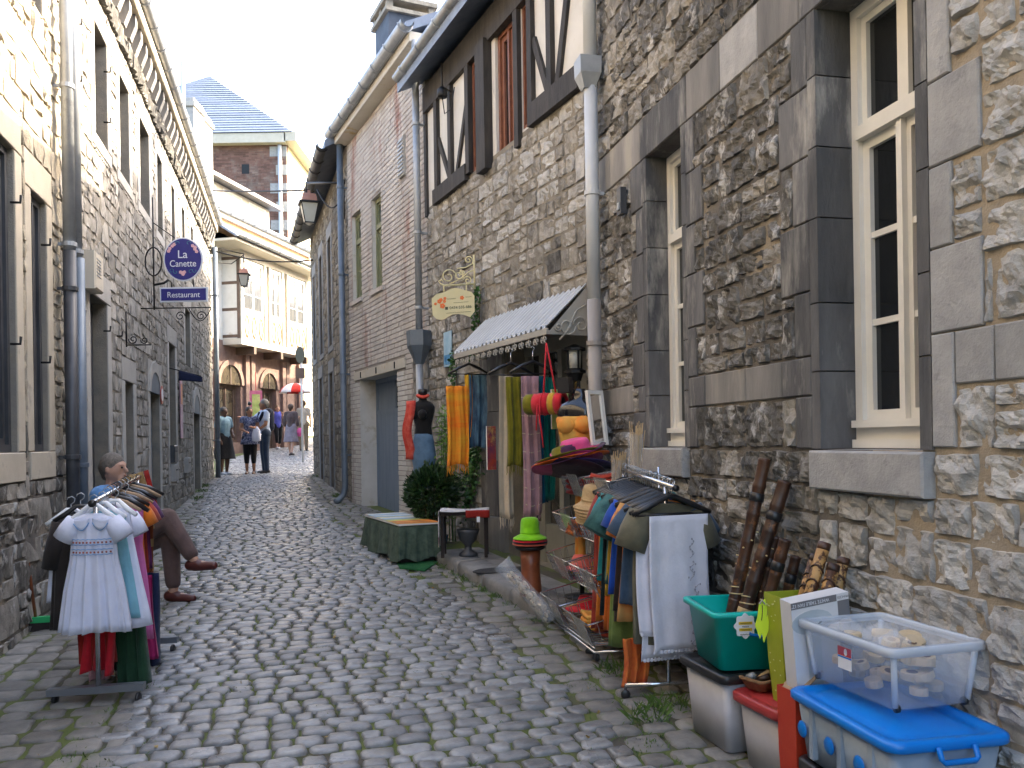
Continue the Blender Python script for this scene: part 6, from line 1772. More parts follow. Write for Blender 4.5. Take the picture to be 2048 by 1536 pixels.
t.obj('smocking_stitches', cloth('mixed stitches', (.35, .12, .10)), e)
garment('dress', 'white sleeveless A-line dress behind the smocked one', 'dress', lrM(.16, -20) @ tr(.07, 0, 0), m_wcot, [(-.06, .05, .02), (-.09, .085, .03), (-.2, .095, .04), (-.4, .135, .055), (-.68, .20, .07)], None, folds=(6, .012), group=GL, hanger=(m_wpl, .12), seed=41)
garment('dress', 'pale aqua dress squeezed between the white ones on the left rail', 'dress', lrM(.08, -10) @ tr(.015, 0, 0), m_aqua, [(-.06, .05, .012), (-.09, .12, .02), (-.2, .125, .02), (-.45, .165, .03), (-.62, .19, .035)], None, group=GL, hanger=(m_wpl, .12), seed=42)
garment('dress', 'long pink sleeveless dress on the left rail', 'dress', lrM(.42, -14) @ tr(.06, 0, 0), m_pink, [(-.08, .05, .02), (-.11, .10, .03), (-.24, .095, .035), (-.30, .09, .035), (-.5, .115, .045), (-.83, .14, .06)], None, folds=(6, .014), group=GL, hanger=(m_blk, .13), seed=43)
garment('coat', 'dark brown child coat on the wall side of the left rail', 'coat', lrM(.20, 8) @ tr(-.12, 0, -.02), m_dbrown, [(-.07, .05, .02), (-.1, .11, .03), (-.3, .13, .04), (-.68, .15, .05)], (.25, 1.35, .045, .045), group=GL, hanger=(m_blk, .13), seed=44)
garment('blouse', 'white blouse edge showing left of the brown coat', 'blouse', lrM(.30, 14) @ tr(-.19, 0, -.05), m_wcot, [(-.07, .05, .012), (-.1, .09, .02), (-.3, .10, .02), (-.52, .115, .03)], None, group=GL, hanger=(m_wpl, .12), seed=45)
for k, f_ in enumerate((.24, .50, .58, .66)):
    garment('blouse', ('white lace blouse on a white hanger, fifth along the left rail', 'orange top on the left rail behind the pink dress', 'rust striped top on the left rail', 'purple top deep in the left rail')[k], 'blouse', lrM(f_, -8 + 5 * k), (m_wcot, m_org, m_rust, cloth('plum', (.10, .02, .09)))[k], [(-.07, .05, .015), (-.1, .13, .022), (-.3, .13, .025), (-.5, .14, .03)], (.12, 1.1, .05, .055), group=GL, hanger=((m_wpl, m_blk, m_blk, m_blk)[k], .14), seed=46 + k)
e = drape('shawl', 'brown and rust striped fringed shawl at the far end of the left rail', 'shawl', lrM(.78, -20) @ tr(.08, 0, -.10), cloth('brown rust weave', (.20, .055, .025)), .15, .80, folds=1.4, amp=.012, seed=50, fringe=(m_redk, .06), stripes=[(b_, b_ + .06, m_tanc) for b_ in (.12, .30, .48, .66, .82)])
e = drape('jacket', 'camel jacket with dark red lining slung over the far end of the left rail', 'jacket', tr(*at(262, 950, 5.42)) @ rot('Z', -12) @ rot('Y', -16), m_tanc, .17, .36, folds=1.3, amp=.03, seed=51)
t = MB(); t.grid(lambda a, b: (.085 + .03 * a, .01 + .01 * a, -.33 * b), 3, 8, thick=.003); t.obj('lining', m_redk, e, True)
lowr = [(.0, 'scarlet child skirt foremost on the lower left rail', cloth('scarlet felt', (.52, .018, .03)), .14, .34), (.12, 'dark green pinafore on the lower left rail', cloth('dark green', (.02, .06, .03)), .12, .44), (.35, 'pale pink slip on the lower left rail', cloth('pale pink', (.55, .30, .34)), .10, .46), (.55, 'rust pinafore on the lower left rail', m_rust, .16, .38), (.75, 'navy trousers on the lower left rail', cloth('navy cotton', (.02, .03, .08)), .13, .46), (.05, 'dark red skirt on the lower left rail', m_redk, .16, .30), (.25, 'white petticoat on the lower left rail', m_wcot, .12, .33), (.45, 'black trousers on the lower left rail', m_dbrown, .15, .42), (.65, 'magenta leggings on the lower left rail', cloth('magenta', (.36, .02, .12)), .10, .40), (.85, 'cream skirt on the lower left rail', cloth('cream', (.55, .48, .34)), .13, .26)]
for k, (f_, lab, m, w, h) in enumerate(lowr):
    p = Vector((la0.x, la0.y + .12, .72)).lerp(Vector((la1.x, la1.y - .1, .76)), f_)
    drape('skirt', lab, 'skirt', tr(p.x + (-.05, .10, -.12, .02, .11, -.08, .09, -.03, .10, -.10)[k], p.y, p.z) @ rot('Z', -12), m, w * 1.35, h + .08, folds=2.6, amp=.03, seed=60 + k, group='small clothes on the lower left rail')
for k in range(8):
    e = empty('clothes_hanger', M=lrM(.30 + .085 * k, -12 + 7 * (k % 4)), label=('black hanger crowded among others at the far end of the left rail', 'brown wooden hanger crowded at the far end of the left rail')[k % 3 == 0], cat='hanger', group='hangers crowded on the left rail')
    t = MB(); t.tube([(0, 0, 0), (.016, 0, .014), (.02, 0, .034), (.004, 0, .046), (-.016, 0, .036)], .0032, 6); t.tube([(-.17, 0, -.095), (-.09, 0, -.05), (0, 0, -.02), (.09, 0, -.05), (.17, 0, -.095)], [.010, .013, .010, .013, .010], 8); t.obj('shoulders', (m_blk, m_kraft)[k % 3 == 0], e, True)

# ---------------- scarves under the canopy
def hangM(x, y, Y, yaw=0): c = at(x, y, Y); return tr(*c) @ rot('Z', yaw)
m_cream2 = cloth('cream wool', (.52, .42, .30), var=.08); m_olv = cloth('olive crepe', (.17, .15, .012)); m_mauve = cloth('mauve gauze', (.34, .20, .22)); m_petrol = cloth('petrol blue', (.0, .05, .10)); m_tealg = cloth('deep teal', (.0, .10, .085))
m_yel = mat('cloth sunset tie-dye', (.75, .42, .03), (.80, .20, .01), scale=3.2, rough=.9, stretch=(.4, .4, 2.4)); m_ikat = mat('cloth blue ikat', (.01, .025, .06), (.10, .20, .28), scale=9, rough=.9, stretch=(2, 2, .5))
GS = 'scarves hung at the shop door'
drape('scarf', 'long cream fringed scarf, left of the olive one under the canopy', 'scarf', hangM(1012, 752, 6.95, 25), m_cream2, .13, 1.16, folds=1.2, amp=.015, seed=70, group=GS, fringe=(m_cream2, .10))
drape('scarf', 'olive crepe scarf hanging under the canopy', 'scarf', hangM(1029, 754, 6.88, 20), m_olv, .15, .72, folds=2, amp=.02, seed=71, group=GS, fringe=(m_olv, .09))
drape('scarf', 'mauve plaid gauze scarf hanging under the canopy', 'scarf', hangM(1060, 752, 6.70, 20), m_mauve, .15, 1.10, folds=2, amp=.02, seed=72, group=GS, fringe=(m_mauve, .05), stripes=[(b_, b_ + .008, m_cream2) for b_ in (.15, .28, .41, .54, .67, .80, .92)])
drape('scarf', 'petrol blue scarf behind the mauve one', 'scarf', hangM(1076, 752, 6.78, 15), m_petrol, .14, 1.02, folds=2, amp=.02, seed=73, group=GS)
drape('scarf', 'deep teal scarf nearest the rolled mat', 'scarf', hangM(1092, 754, 6.80, 15), m_tealg, .12, .98, folds=2, amp=.02, seed=74, group=GS)
drape('scarf', 'yellow and orange tie-dyed scarf left of the stone pillar', 'scarf', hangM(913, 772, 8.15, 10), m_yel, .20, .76, folds=2, amp=.03, seed=75, group=GS, fringe=(m_yel, .09), taper=-.2)
drape('scarf', 'narrow orange scarf beside the blue ikat one', 'scarf', hangM(936, 748, 8.2, 10), m_yel, .07, .62, folds=1, amp=.015, seed=76, group=GS)
drape('scarf', 'blue ikat scarf hanging left of the stone pillar', 'scarf', hangM(955, 750, 8.22, 10), m_ikat, .17, .70, folds=2, amp=.025, seed=77, group=GS)
for (x, y, Y, lab) in ((938, 738, 8.2, 'black hanger carrying the tie-dyed scarves'), (1022, 738, 6.9, 'black hanger carrying the cream and olive scarves'), (1066, 735, 6.72, 'black hanger carrying the mauve scarf')):
    e = empty('clothes_hanger', M=hangM(x, y, Y, 22), label=lab, cat='hanger', group='hangers under the canopy')
    t = MB(); t.tube([(0, 0, .13), (.015, 0, .15), (0, 0, .17), (-.016, 0, .155)], .003, 6); t.tube([(0, 0, .13), (0, 0, .05)], .003, 6); t.obj('hook', m_chrome, e, True)
    t = MB(); t.tube([(-.2, 0, -.045), (-.1, 0, .01), (0, 0, .05), (.1, 0, .01), (.2, 0, -.045)], [.010, .014, .012, .014, .010], 8); t.tube([(-.19, 0, -.05), (.19, 0, -.05)], .006, 6); t.obj('shoulders', m_blk, e, True)
# rolled mat on red straps
c = at(1090, 808, 6.42)
m_redf = cloth('scarlet felt', (.52, .018, .03)); m_must = cloth('mustard felt', (.50, .28, .03)); m_plum = cloth('black plum felt', (.035, .012, .02))
e = empty('rolled_mat', M=tr(*c) @ rot('Z', -28), label='rolled red and mustard felt mat slung from red straps under the canopy', cat='mat')
MX = rot('Y', 90)
t = MB(); t.lathe([(.068, -.16), (.078, -.15), (.08, -.08)], 24, M=MX); t.obj('olive_end', m_olv, e, True)
t = MB(); t.lathe([(.081, -.08), (.083, .0), (.082, .05)], 24, M=MX); t.obj('red_part', m_redf, e, True)
t = MB(); t.lathe([(.082, .05), (.083, .10)], 24, M=MX); t.obj('mustard_band', m_must, e, True)
t = MB(); t.lathe([(.083, .10), (.086, .15), (.082, .162), (.060, .162), (.056, .13), (.002, .13)], 24, M=MX); t.obj('rolled_end', m_redf, e, True)
t = MB(); t.lathe([(.055, .131), (.050, .150), (.046, .152), (.043, .131)], 20, M=MX); t.obj('inner_coil', m_plum, e, True)
t = MB(); t.tube([(-.01, 0, .083), (.0, .01, .28), (.01, .02, .46)], .007, 6); t.tube([(.09, 0, .083), (.05, .01, .28), (.01, .02, .46)], .007, 6); t.tube([(0, -.088, .02), (-.005, -.09, -.10), (.01, -.085, -.22), (.02, -.08, -.33)], .006, 6); t.tube([(-.02, -.088, 0), (-.03, -.088, -.12), (-.035, -.085, -.2)], .006, 6)
t.tube([(0, .085 * math.cos(a * .524), .085 * math.sin(a * .524)) for a in range(12)], .006, 6, closed=True); t.obj('straps', m_redf, e, True)

# ---------------- hats
def hat(mb, z, r, cr, ch, droop=.02, tilt=None, oval=1.15, n=28):
    prof = [(.0015, z + ch), (cr * .55, z + ch * 1.0), (cr * .88, z + ch * .93), (cr, z + ch * .7), (cr * 1.06, z + .01), (cr * 1.15, z), (r * .75, z - droop * .3), (r, z - droop), (r, z - droop - .005), (cr * 1.1, z - .006)]
    mb.lathe(prof, n, sy=oval)
def hat_thing(name, label, M, m, r=.2, cr=.095, ch=.10, droop=.02, group=None):
    e = empty(name, M=M, label=label, cat='hat', group=group); t = MB(); hat(t, 0, r, cr, ch, droop); t.obj('felt', m, e, True)
    t = MB(); t.lathe([(cr * 1.075, .006), (cr * 1.085, .022), (cr * 1.06, .024)], 28, sy=1.15); t.obj('hat_band', m, e, True)
    return e
c = at(1138, 924, 5.75)
for k, (m, lab) in enumerate(((m_plum, 'black wide-brimmed hat at the bottom of the big stack'), (cloth('indigo felt', (.03, .02, .09)), 'indigo hat above the bottom one in the big stack'), (cloth('magenta felt', (.30, .03, .12)), 'magenta hat in the middle of the big stack'), (cloth('bright orange felt', (.70, .13, .01)), 'bright orange hat in the big stack'), (m_olv, 'olive hat in the upper half of the big stack'), (cloth('dark purple felt', (.06, .02, .06)), 'dark purple hat second from the top of the stack'), (cloth('hot pink felt', (.72, .08, .24)), 'hot pink hat crowning the big stack'))):
    hat_thing('wide_brimmed_hat', lab, tr(c.x + (.0, .02, -.01, .015, .0, .03, .05)[k], c.y + (.0, .01, -.01, .02, .0, -.01, .0)[k], c.z - .06 + .021 * k) @ rot('Z', 30 + 25 * k) @ rot('Y', (17, 12, 19, 11, 16, 14, 10)[k]) @ rot('X', (-10, -6, -12, -8, -4, -11, -7)[k]), m, r=(.235, .245, .215, .24, .22, .23, .18)[k], cr=.10, ch=.09, droop=-.015, group='stacked wide-brimmed hats')
c = at(1060, 1072, 6.25)
hat_thing('bucket_hat', 'bright lime green hat on the black stool, topmost of its pile', tr(c.x, c.y, c.z + .012), cloth('lime felt', (.20, .52, .01)), r=.125, cr=.068, ch=.125, droop=.025)
for k, m in enumerate((m_redf, m_plum, cloth('coral felt', (.60, .12, .07)))):
    hat_thing('felt_hat', ('scarlet hat brim directly under the lime hat', 'plum hat brim under the scarlet one', 'coral hat brim at the foot of the lime hat pile')[k], tr(c.x, c.y, c.z - .012 - .012 * k), m, r=.128, cr=.07, ch=.05, droop=.018, group='hats under the lime hat')
m_stool = mat('red brown turned wood', (.17, .045, .018), (.25, .075, .03), scale=8, rough=.35)
zs_ = kz(c.y) + .01; zt_ = c.z - .07
e = empty('wooden_stool', loc=(c.x, c.y, zs_), label='red brown wooden drum stool with black seat under the lime hat', cat='stool')
h = zt_ - zs_
t = MB(); t.lathe([(.085, 0), (.082, h * .1), (.072, h * .4), (.070, h * .6), (.076, h - .03)], 20); t.obj('drum', m_stool, e, True)
t = MB(); t.lathe([(.06, h - .03), (.105, h - .025), (.115, h - .01), (.10, h + .008), (.02, h + .012)], 20); t.obj('seat', m_blk, e, True)

# ---------------- wire basket stand
st_u = 5.85; 
WS = empty('wire_basket_stand', M=wnM(st_u, .29, zg(st_u, .3)), label='chrome wire basket stand with price holders, stacked with hats and packets', cat='display stand')
gy = zg(st_u, .3)
m_acr = mat('smoked clear price holder', (.40, .42, .43), rough=.15, alpha=.55, spec=.6)
def wire_basket(parent, u0, u1, y0, y1, z, hb, hf):
    t = MB(); r = .0032
    B = [(u0, y0, z), (u1, y0, z), (u1, y1, z), (u0, y1, z)]; T_ = [(u0 - .01, y0, z + hb), (u1 + .01, y0, z + hb), (u1 + .01, y1 + .05, z + hf), (u0 - .01, y1 + .05, z + hf)]
    for L_ in (B, T_):
        for k in range(4): t.tube([L_[k], L_[(k + 1) % 4]], r * 1.5, 5)
    def rung(a, b, c, d, n):
        for k in range(n + 1): 
            f_ = k / n; t.tube([Vector(a).lerp(Vector(b), f_), Vector(d).lerp(Vector(c), f_)], r * .8, 4)
    rung(B[0], B[1], T_[1], T_[0], 10); rung(B[1], B[2], T_[2], T_[1], 8); rung(B[2], B[3], T_[3], T_[2], 12); rung(B[3], B[0], T_[0], T_[3], 8)
    rung(B[0], B[1], B[2], B[3], 9)
    for f_ in (.5,): 
        M_ = [Vector(B[k]).lerp(Vector(T_[k]), f_) for k in range(4)]
        for k in range(4): t.tube([M_[k], M_[(k + 1) % 4]], r * .8, 4)
    o = t.obj('wire_basket', m_chrome, parent)
    q = MB(); a, b = Vector(B[3]), Vector(T_[3]); w_ = (u1 - u0) * .45; n_ = Vector((0, .012, 0))
    q.add([a + n_ + Vector((.02, 0, -.01)), a + n_ + Vector((.02 + w_, 0, -.01)), b + n_ + Vector((.02 + w_, .01, .02)), b + n_ + Vector((.02, .01, .02))] + [p + Vector((0, .003, 0)) for p in (a + n_ + Vector((.02, 0, -.01)), a + n_ + Vector((.02 + w_, 0, -.01)), b + n_ + Vector((.02 + w_, .01, .02)), b + n_ + Vector((.02, .01, .02)))], [(0, 1, 2, 3), (7, 6, 5, 4), (0, 4, 5, 1), (1, 5, 6, 2), (2, 6, 7, 3), (3, 7, 4, 0)]); q.obj('price_holder', m_acr, o)
    return o
tiers = (.10, .38, .66, .92)
for k, z in enumerate(tiers):
    for (a, b) in ((-.55, -.04), (.04, .52)): wire_basket(WS, a, b, -.14, .10 + .05 * (3 - k), z, .22 if k < 3 else .17, .12)
t = MB()
for x in (-.56, .0, .53): t.tube([(x, -.15, .05), (x, -.15, 1.12)], .008, 8)
for x in (-.56, .53): t.tube([(x, -.15, .06), (x, .26, .06)], .008, 8)
t.tube([(-.56, .26, .06), (.53, .26, .06)], .008, 8); t.tube([(-.56, .26, .085), (.53, .26, .085)], .005, 6); t.obj('frame', m_chrome, WS, True)
for x in (-.54, .51):
    for y in (-.12, .24): t = MB(); t.lathe([(.022, -.009), (.027, 0), (.022, .009)], 12, M=tr(x, y, .028) @ rot('X', 90)); t.bar((x, y, .06), (x, y, .03), .012); t.obj('castor', m_blk, WS, True)
m_straw = mat('natural straw', (.44, .29, .13), (.55, .38, .19), scale=30, rough=.8, bump=.4, bscale=200)
m_yorg0 = mat('cloth marbled orange', (.62, .38, .08), (.72, .22, .02), scale=7, rough=.8)
def WSp(x, y, z): return wnM(st_u + x, .29 + y, gy + z)
for k in range(6):
    hat_thing('straw_hat', ('straw hat crowning the pile in the wire stand', 'straw hat second in the pile in the wire stand', 'straw hat third in the pile in the wire stand', 'straw hat fourth in the pile in the wire stand', 'straw hat fifth in the pile in the wire stand', 'straw hat lowest in the pile in the wire stand')[k], WSp(-.20, .12, .90 - .018 * k) @ rot('Y', -8) @ rot('Z', 20 * k), m_straw, r=.125, cr=.075, ch=.11 if k == 0 else .04, droop=.03, group='straw hats')
fill = [(.28, .0, .70, cloth('navy felt', (.02, .04, .10)), 'navy hat in the left column of the wire stand, second tier'), (.28, .05, .42, cloth('salmon felt', (.62, .14, .12)), 'salmon hat in the left column of the wire stand, third tier'), (.28, .03, .445 - .04, m_must, 'mustard hat under the salmon one'), (.28, .03, .36, cloth('burgundy felt', (.22, .01, .05)), 'burgundy hat low in the left column of the stand'), (.25, .02, .15, m_redf, 'scarlet hat in the bottom left basket'), (-.28, .0, .56, m_plum, 'black hat under the straw hats'), (-.25, .02, .42, m_straw, 'flat straw hat in the right column, third tier')]
for k, (x, y, z, m, lab) in enumerate(fill): hat_thing('felt_hat', lab, WSp(x, y, z) @ rot('X', 6), m, r=.15, cr=.08, ch=.085, droop=.015, group='hats in the wire baskets')
# folded cloths filling the baskets
rr = random.Random(44)
for k, (x, y, z, m, lab) in enumerate(((-.32, .06, .13, m_rust, 'folded rust cloth in the bottom right basket'), (-.22, .10, .15, m_yorg0, 'folded marbled cloth in the bottom right basket'), (.30, .02, .95, m_redk, 'folded dark red cloth in the top left basket'), (-.35, .05, .42, m_org, 'folded orange cloth in the third tier right basket'), (.22, .08, .68, m_chk, 'folded batik cloth in the second tier left basket'), (-.12, .02, 1.0, cloth('red stripe weave', (.40, .05, .03)), 'folded red woven cloth in the top right basket'))):
    e = empty('folded_cloth', M=WSp(x, y, z) @ rot('Z', rr.uniform(-20, 20)), label=lab, cat='cloth', group='folded cloths in the wire stand')
    for q in range(3):
        t = MB(); t.grid(lambda a, b: (.13 * (a - .5) * 2 * .8, .10 * (b - .5) * 2, .03 * q + .012 * math.sin(5 * a + q) + .008 * math.sin(7 * b)), 10, 8, thick=.022); t.obj('fold', m, e, True)
# strap bag, bundles of sticks, shell packet
m_yorg = mat('cloth marbled orange', (.62, .38, .08), (.72, .22, .02), scale=7, rough=.8)
drape('scarf', 'marbled orange scarf hanging inside the wire stand', 'scarf', WSp(.36, .06, .93), m_yorg, .12, .55, folds=2, amp=.02, seed=81)
m_stick = mat('bamboo incense sticks', (.46, .33, .18), (.58, .44, .26), scale=30, rough=.7)
for (x, y, z, n_, lean, L_, lab) in ((-.50, -.02, .98, 34, .10, .42, 'tall sheaf of incense sticks in clear wrap at the right of the stand'), (-.30, .02, .96, 40, .25, .26, 'low bundle of incense sticks lying in the top right basket')):
    e = empty('incense_bundle', M=WSp(x, y, z), label=lab, cat='incense sticks', group='incense bundles')
    rr = random.Random(9); t = MB()
    for k in range(n_):
        a = rr.uniform(0, 6.28); r_ = .035 * math.sqrt(rr.random()); bx_, by_ = r_ * math.cos(a), r_ * math.sin(a)
        t.tube([(bx_ * .7, by_ * .7, -.05), (bx_ * 1.5 - lean * .5 * L_ * 2, by_ * 1.5, L_ * rr.uniform(.8, 1))], .0022, 4)
    t.obj('sticks', m_stick, e)
    t = MB(); t.tube([(0, 0, -.05), (-lean * L_ * .8, 0, L_ * .8)], [.034, .048], 14, caps=False); t.obj('wrap', m_film, e, True)
m_shell = mat('dried pods and shells', (.42, .33, .22), (.58, .50, .38), scale=40, rough=.6, c3=(.16, .03, .015), c3scale=28, c3lo=.58, c3hi=.62)
e = empty('packet', M=WSp(.30, .30, .10) @ rot('Y', 18) @ rot('X', -38), label='long clear packet of dried pods sliding out of the lower basket', cat='packet')
t = MB(); rr = random.Random(10)
for k in range(70):
    z = rr.uniform(.0, .38); a = rr.uniform(0, 6.28); r_ = .045 * math.sqrt(rr.random()); t.ball((r_ * math.cos(a), r_ * .7 * math.sin(a), z), rr.uniform(.009, .016), 7, 5, sc=(1, 1, 1.7))
t.obj('pods', m_shell, e, True)
t = MB(); t.lathe([(.05, -.03), (.062, .05), (.06, .3), (.07, .42), (.085, .48)], 18, sy=.8, wob=lambda a, z: .06 * math.sin(5 * a + 20 * z)); t.obj('film', m_film, e, True)
# cruet-like carved bottle under the stand
e = empty('wooden_bottle', M=WSp(.46, .12, 0), label='small red brown wooden bottle on the cobbles under the wire stand', cat='bottle')
t = MB(); t.lathe([(.03, 0), (.036, .04), (.03, .09), (.014, .12), (.016, .14)], 14); t.obj('body', m_stool, e, True); t = MB(); t.lathe([(.0355, .075), (.033, .09)], 14); t.obj('pale_band', m_bamp, e, True)

# ---------------- shop dummies
def bust(mb, M, s=1.0):
    P = [(.10, .0), (.135, .10), (.125, .20), (.115, .26), (.14, .36), (.165, .44), (.17, .50), (.14, .55), (.06, .585), (.05, .62), (.048, .66)]
    mb.lathe([(r * s, z * s) for r, z in P], 22, M=M, sy=.62)
    for x in (-.065, .065): mb.ball((x * s, -.085 * s, .41 * s), .062 * s, 12, 8, M=M, sc=(1, .8, 1))
m_gloss = mat('glossy black dummy', (.008, .008, .010), rough=.12, spec=.6); m_jean = cloth('washed denim', (.09, .16, .25)); m_redsc = mat('cloth red check', (.50, .03, .02), (.62, .12, .08), scale=14, rough=.9)
c = at(848, 945, 9.0)
e = empty('dress_form', loc=(c.x, c.y, kz(c.y) - .02), rz=RAD(-35), label='black dress form in denim skirt with red scarf, before the brick house', cat='mannequin')
zb_ = c.z - kz(c.y) + .28
t = MB(); bust(t, tr(0, 0, zb_), .86); t.obj('torso', cloth('black jersey', (.010, .010, .011)), e, True)
t = MB(); t.lathe([(.04, zb_ + .56), (.05, zb_ + .57), (.05, zb_ + .62), (.03, zb_ + .625)], 14); t.obj('neck_block', m_blk, e, True)
t = MB(); t.lathe([(.125, zb_ - .42), (.13, zb_ - .2), (.15, zb_ - .08), (.125, zb_ + .08), (.108, zb_ + .15)], 22, sy=.66); t.obj('denim_skirt', m_jean, e, True)
t = MB(); t.tube([(0, 0, 0), (0, 0, zb_)], .018, 10); t.lathe([(.15, 0), (.14, .02), (.03, .04)], 16); t.obj('stand', m_iron, e, True)
t = MB(); t.grid(lambda a, b: (-.085 - .05 * b + .12 * (a - .5) + .015 * math.sin(9 * b), -.10 - .03 * math.sin(4 * b) + .02 * math.sin(7 * a), zb_ + .50 - .62 * b), 5, 16, thick=.004); t.tube([(.06 * math.cos(a * .5), .05 * math.sin(a * .5), zb_ + .545 + .01 * math.sin(a)) for a in range(13)], .018, 8, closed=True); t.obj('red_scarf', m_redsc, e, True)
c = at(1160, 905, 6.15)
e = empty('dress_form', loc=(c.x, c.y, kz(6.3)), rz=RAD(-25), label='glossy black bust wrapped in marbled orange top behind the hat stack', cat='mannequin')
zb_ = c.z - kz(6.3) - .20
t = MB(); bust(t, tr(0, 0, zb_), 1.0); t.obj('torso', m_gloss, e, True)
t = MB(); t.box(-.045, .045, -.045, .045, zb_ + .64, zb_ + .75, M=rot('Y', -4)); t.obj('neck_block', m_blk, e)
t = MB(); t.lathe([(.128, zb_ + .12), (.138, zb_ + .24), (.160, zb_ + .36), (.178, zb_ + .44), (.17, zb_ + .46)], 26, sy=.70, wob=lambda a, z: .02 * math.sin(9 * a)); 
for x in (-.065, .065): t.ball((x, -.090, zb_ + .40), .074, 12, 8, sc=(1, .85, .9))
t.obj('orange_top', m_yorg, e, True)
t = MB(); t.tube([(0, 0, 0), (0, 0, zb_ + .05)], .016, 10); t.lathe([(.14, 0), (.13, .02), (.03, .035)], 16); t.obj('stand', m_iron, e, True)
# white-framed mirror
c = at(1200, 890, 5.85)
e = empty('mirror', M=tr(*c) @ rot('Z', 38) @ rot('X', -8), label='narrow white-framed mirror standing among the hats', cat='mirror')
t = MB()
for (a, b, c_, d_) in ((-.075, -.05, 0, .38), (.05, .075, 0, .38), (-.05, .05, .355, .38), (-.05, .05, 0, .025)): t.box(a, b, -.012, .012, c_, d_)
t.obj('frame', m_white, e); t = MB(); t.box(-.05, .05, -.002, .004, .025, .355); t.obj('mirror_glass', mat('silvered glass', (.8, .8, .8), rough=.02, metal=1.0), e)
# little paintings
m_art1 = mat('dark sunset painting', (.05, .03, .12), (.45, .06, .03), scale=6, rough=.5, c3=(.55, .33, .10), c3scale=8); m_art2 = mat('green yellow painting', (.30, .42, .08), (.62, .62, .25), scale=5, rough=.5, c3=(.10, .28, .08), c3scale=7); m_art3 = mat('striped landscape painting', (.62, .20, .03), (.30, .45, .55), scale=1.3, rough=.45, c3=(.62, .52, .10), c3scale=2.2, c3lo=.5, c3hi=.58, stretch=(.3, 3, .3))
for (x0, y0, x1, y1, Y, m, lab, rz_) in ((975, 852, 992, 940, 7.55, m_art1, 'small dark sunset canvas leaning at the stone pillar', 30), (1104, 778, 1136, 858, 6.55, m_art2, 'small green and yellow canvas behind the rolled mat', 20)):
    a, b = at(x0, y1, Y), at(x1, y0, Y)
    e = empty('painting', M=tr(*a) @ rot('Z', rz_), label=lab, cat='painting', group='small canvases for sale')
    w, h = (b.x - a.x) * 1.1, b.z - a.z
    t = MB(); t.box(0, w, 0, .018, 0, h); t.obj('stretcher', m_white, e); t = MB(); t.box(.001, w - .001, -.002, .0, .001, h - .001); t.obj('canvas', m, e)
# ---------------- cloth-covered bench with painting
bo = Vector((-1.09, 8.07)); bd_ = Vector((-.62, 1.36)).normalized(); bn = Vector((bd_.y, -bd_.x))
Mb = Matrix(((bn.x, bd_.x, 0, bo.x), (bn.y, bd_.y, 0, bo.y), (0, 0, 1, gz(8.5)), (0, 0, 0, 1)))
m_gcl = mat('dark green batik cloth', (.035, .06, .042), (.085, .12, .085), scale=11, rough=.95, c3=(.012, .03, .035), c3scale=9, c3lo=.60, c3hi=.66, bump=.3, bscale=60)
e = empty('display_bench', M=Mb, label='low bench draped in dark green cloth beside the kerb', cat='bench')
t = MB(); t.box(.03, .37, .04, 1.20, .02, .34); t.obj('crate', m_dbrown, e)
for x in (.06, .33):
    for y in (.1, 1.12): t = MB(); t.lathe([(.03, -.012), (.03, .012)], 12, M=tr(x, y, .03) @ rot('Y', 90)); t.obj('wheel', m_blk, e, True)
rr = random.Random(2)
t = MB(); n = 96; L_ = []
for (z, o) in ((.365, -.012), (.37, .0), (.35, .008), (.22, .016), (.12, .026), (.05, .034)):
    lp_ = []
    for k in range(n):
        P_ = rrect(-o, .40 + o, -o, 1.24 + o, .02 + max(o, 0), 1); 
        f_ = k / n * 8; 
        # walk the rectangle evenly
        per = [(-o, -o), (.40 + o, -o), (.40 + o, 1.24 + o), (-o, 1.24 + o)]
        s_ = k / n * 4; i = int(s_); fr_ = s_ - i
        a, b = per[i], per[(i + 1) % 4]; x = a[0] + (b[0] - a[0]) * fr_; y = a[1] + (b[1] - a[1]) * fr_
        wv = (.37 - z) * .06 * math.sin(k * .9) + (.37 - z) * .04 * math.sin(k * 2.1 + 1)
        nx, ny = [(0, -1), (1, 0), (0, 1), (-1, 0)][i]
        lp_.append((x + nx * wv, y + ny * wv, z + (.02 * math.sin(k * .45) if z < .06 else 0)))
    L_.append(lp_)
loft(t, list(reversed(L_)), cap0=False); t.obj('green_cloth', m_gcl, e, True)
e2 = empty('painting', M=Mb @ tr(0, 0, .377), label='large striped orange and blue landscape painting lying on the bench', cat='painting', group=None)
t = MB(); t.box(-.01, .41, -.01, 1.25, 0, .016); t.obj('stretcher', m_white, e2); t = MB(); t.box(-.009, .409, -.009, 1.249, .016, .018); t.obj('canvas', m_art3, e2)
rr = random.Random(3); yb = 0.0
for k, c_ in enumerate(((.66, .22, .04), (.70, .30, .06), (.62, .07, .03), (.66, .52, .10), (.50, .55, .22), (.25, .40, .50), (.62, .66, .66), (.62, .50, .12), (.35, .50, .58), (.60, .66, .68), (.28, .42, .52), (.66, .68, .64))):
    h_ = (.15, .09, .05, .10, .10, .12, .12, .07, .12, .10, .12, .10)[k]
    t = MB(); t.add([(-.008, yb, .0185), (.408, yb + rr.uniform(-.03, .03), .0185), (.408, min(1.245, yb + h_ + .02), .0185), (-.008, min(1.245, yb + h_), .0185)], [(0, 1, 2, 3)]); 
    for v in t.v: v.z += .0004 * k
    t.obj('painted_band', mat('paint %d' % k, tuple(x * .8 for x in c_), tuple(min(1, x * 1.2) for x in c_), scale=9, rough=.5), e2); yb += h_
t = MB(); gp = [on_ground(*p) for p in ((770, 1090), (800, 1142), (850, 1147), (878, 1128), (830, 1085))]
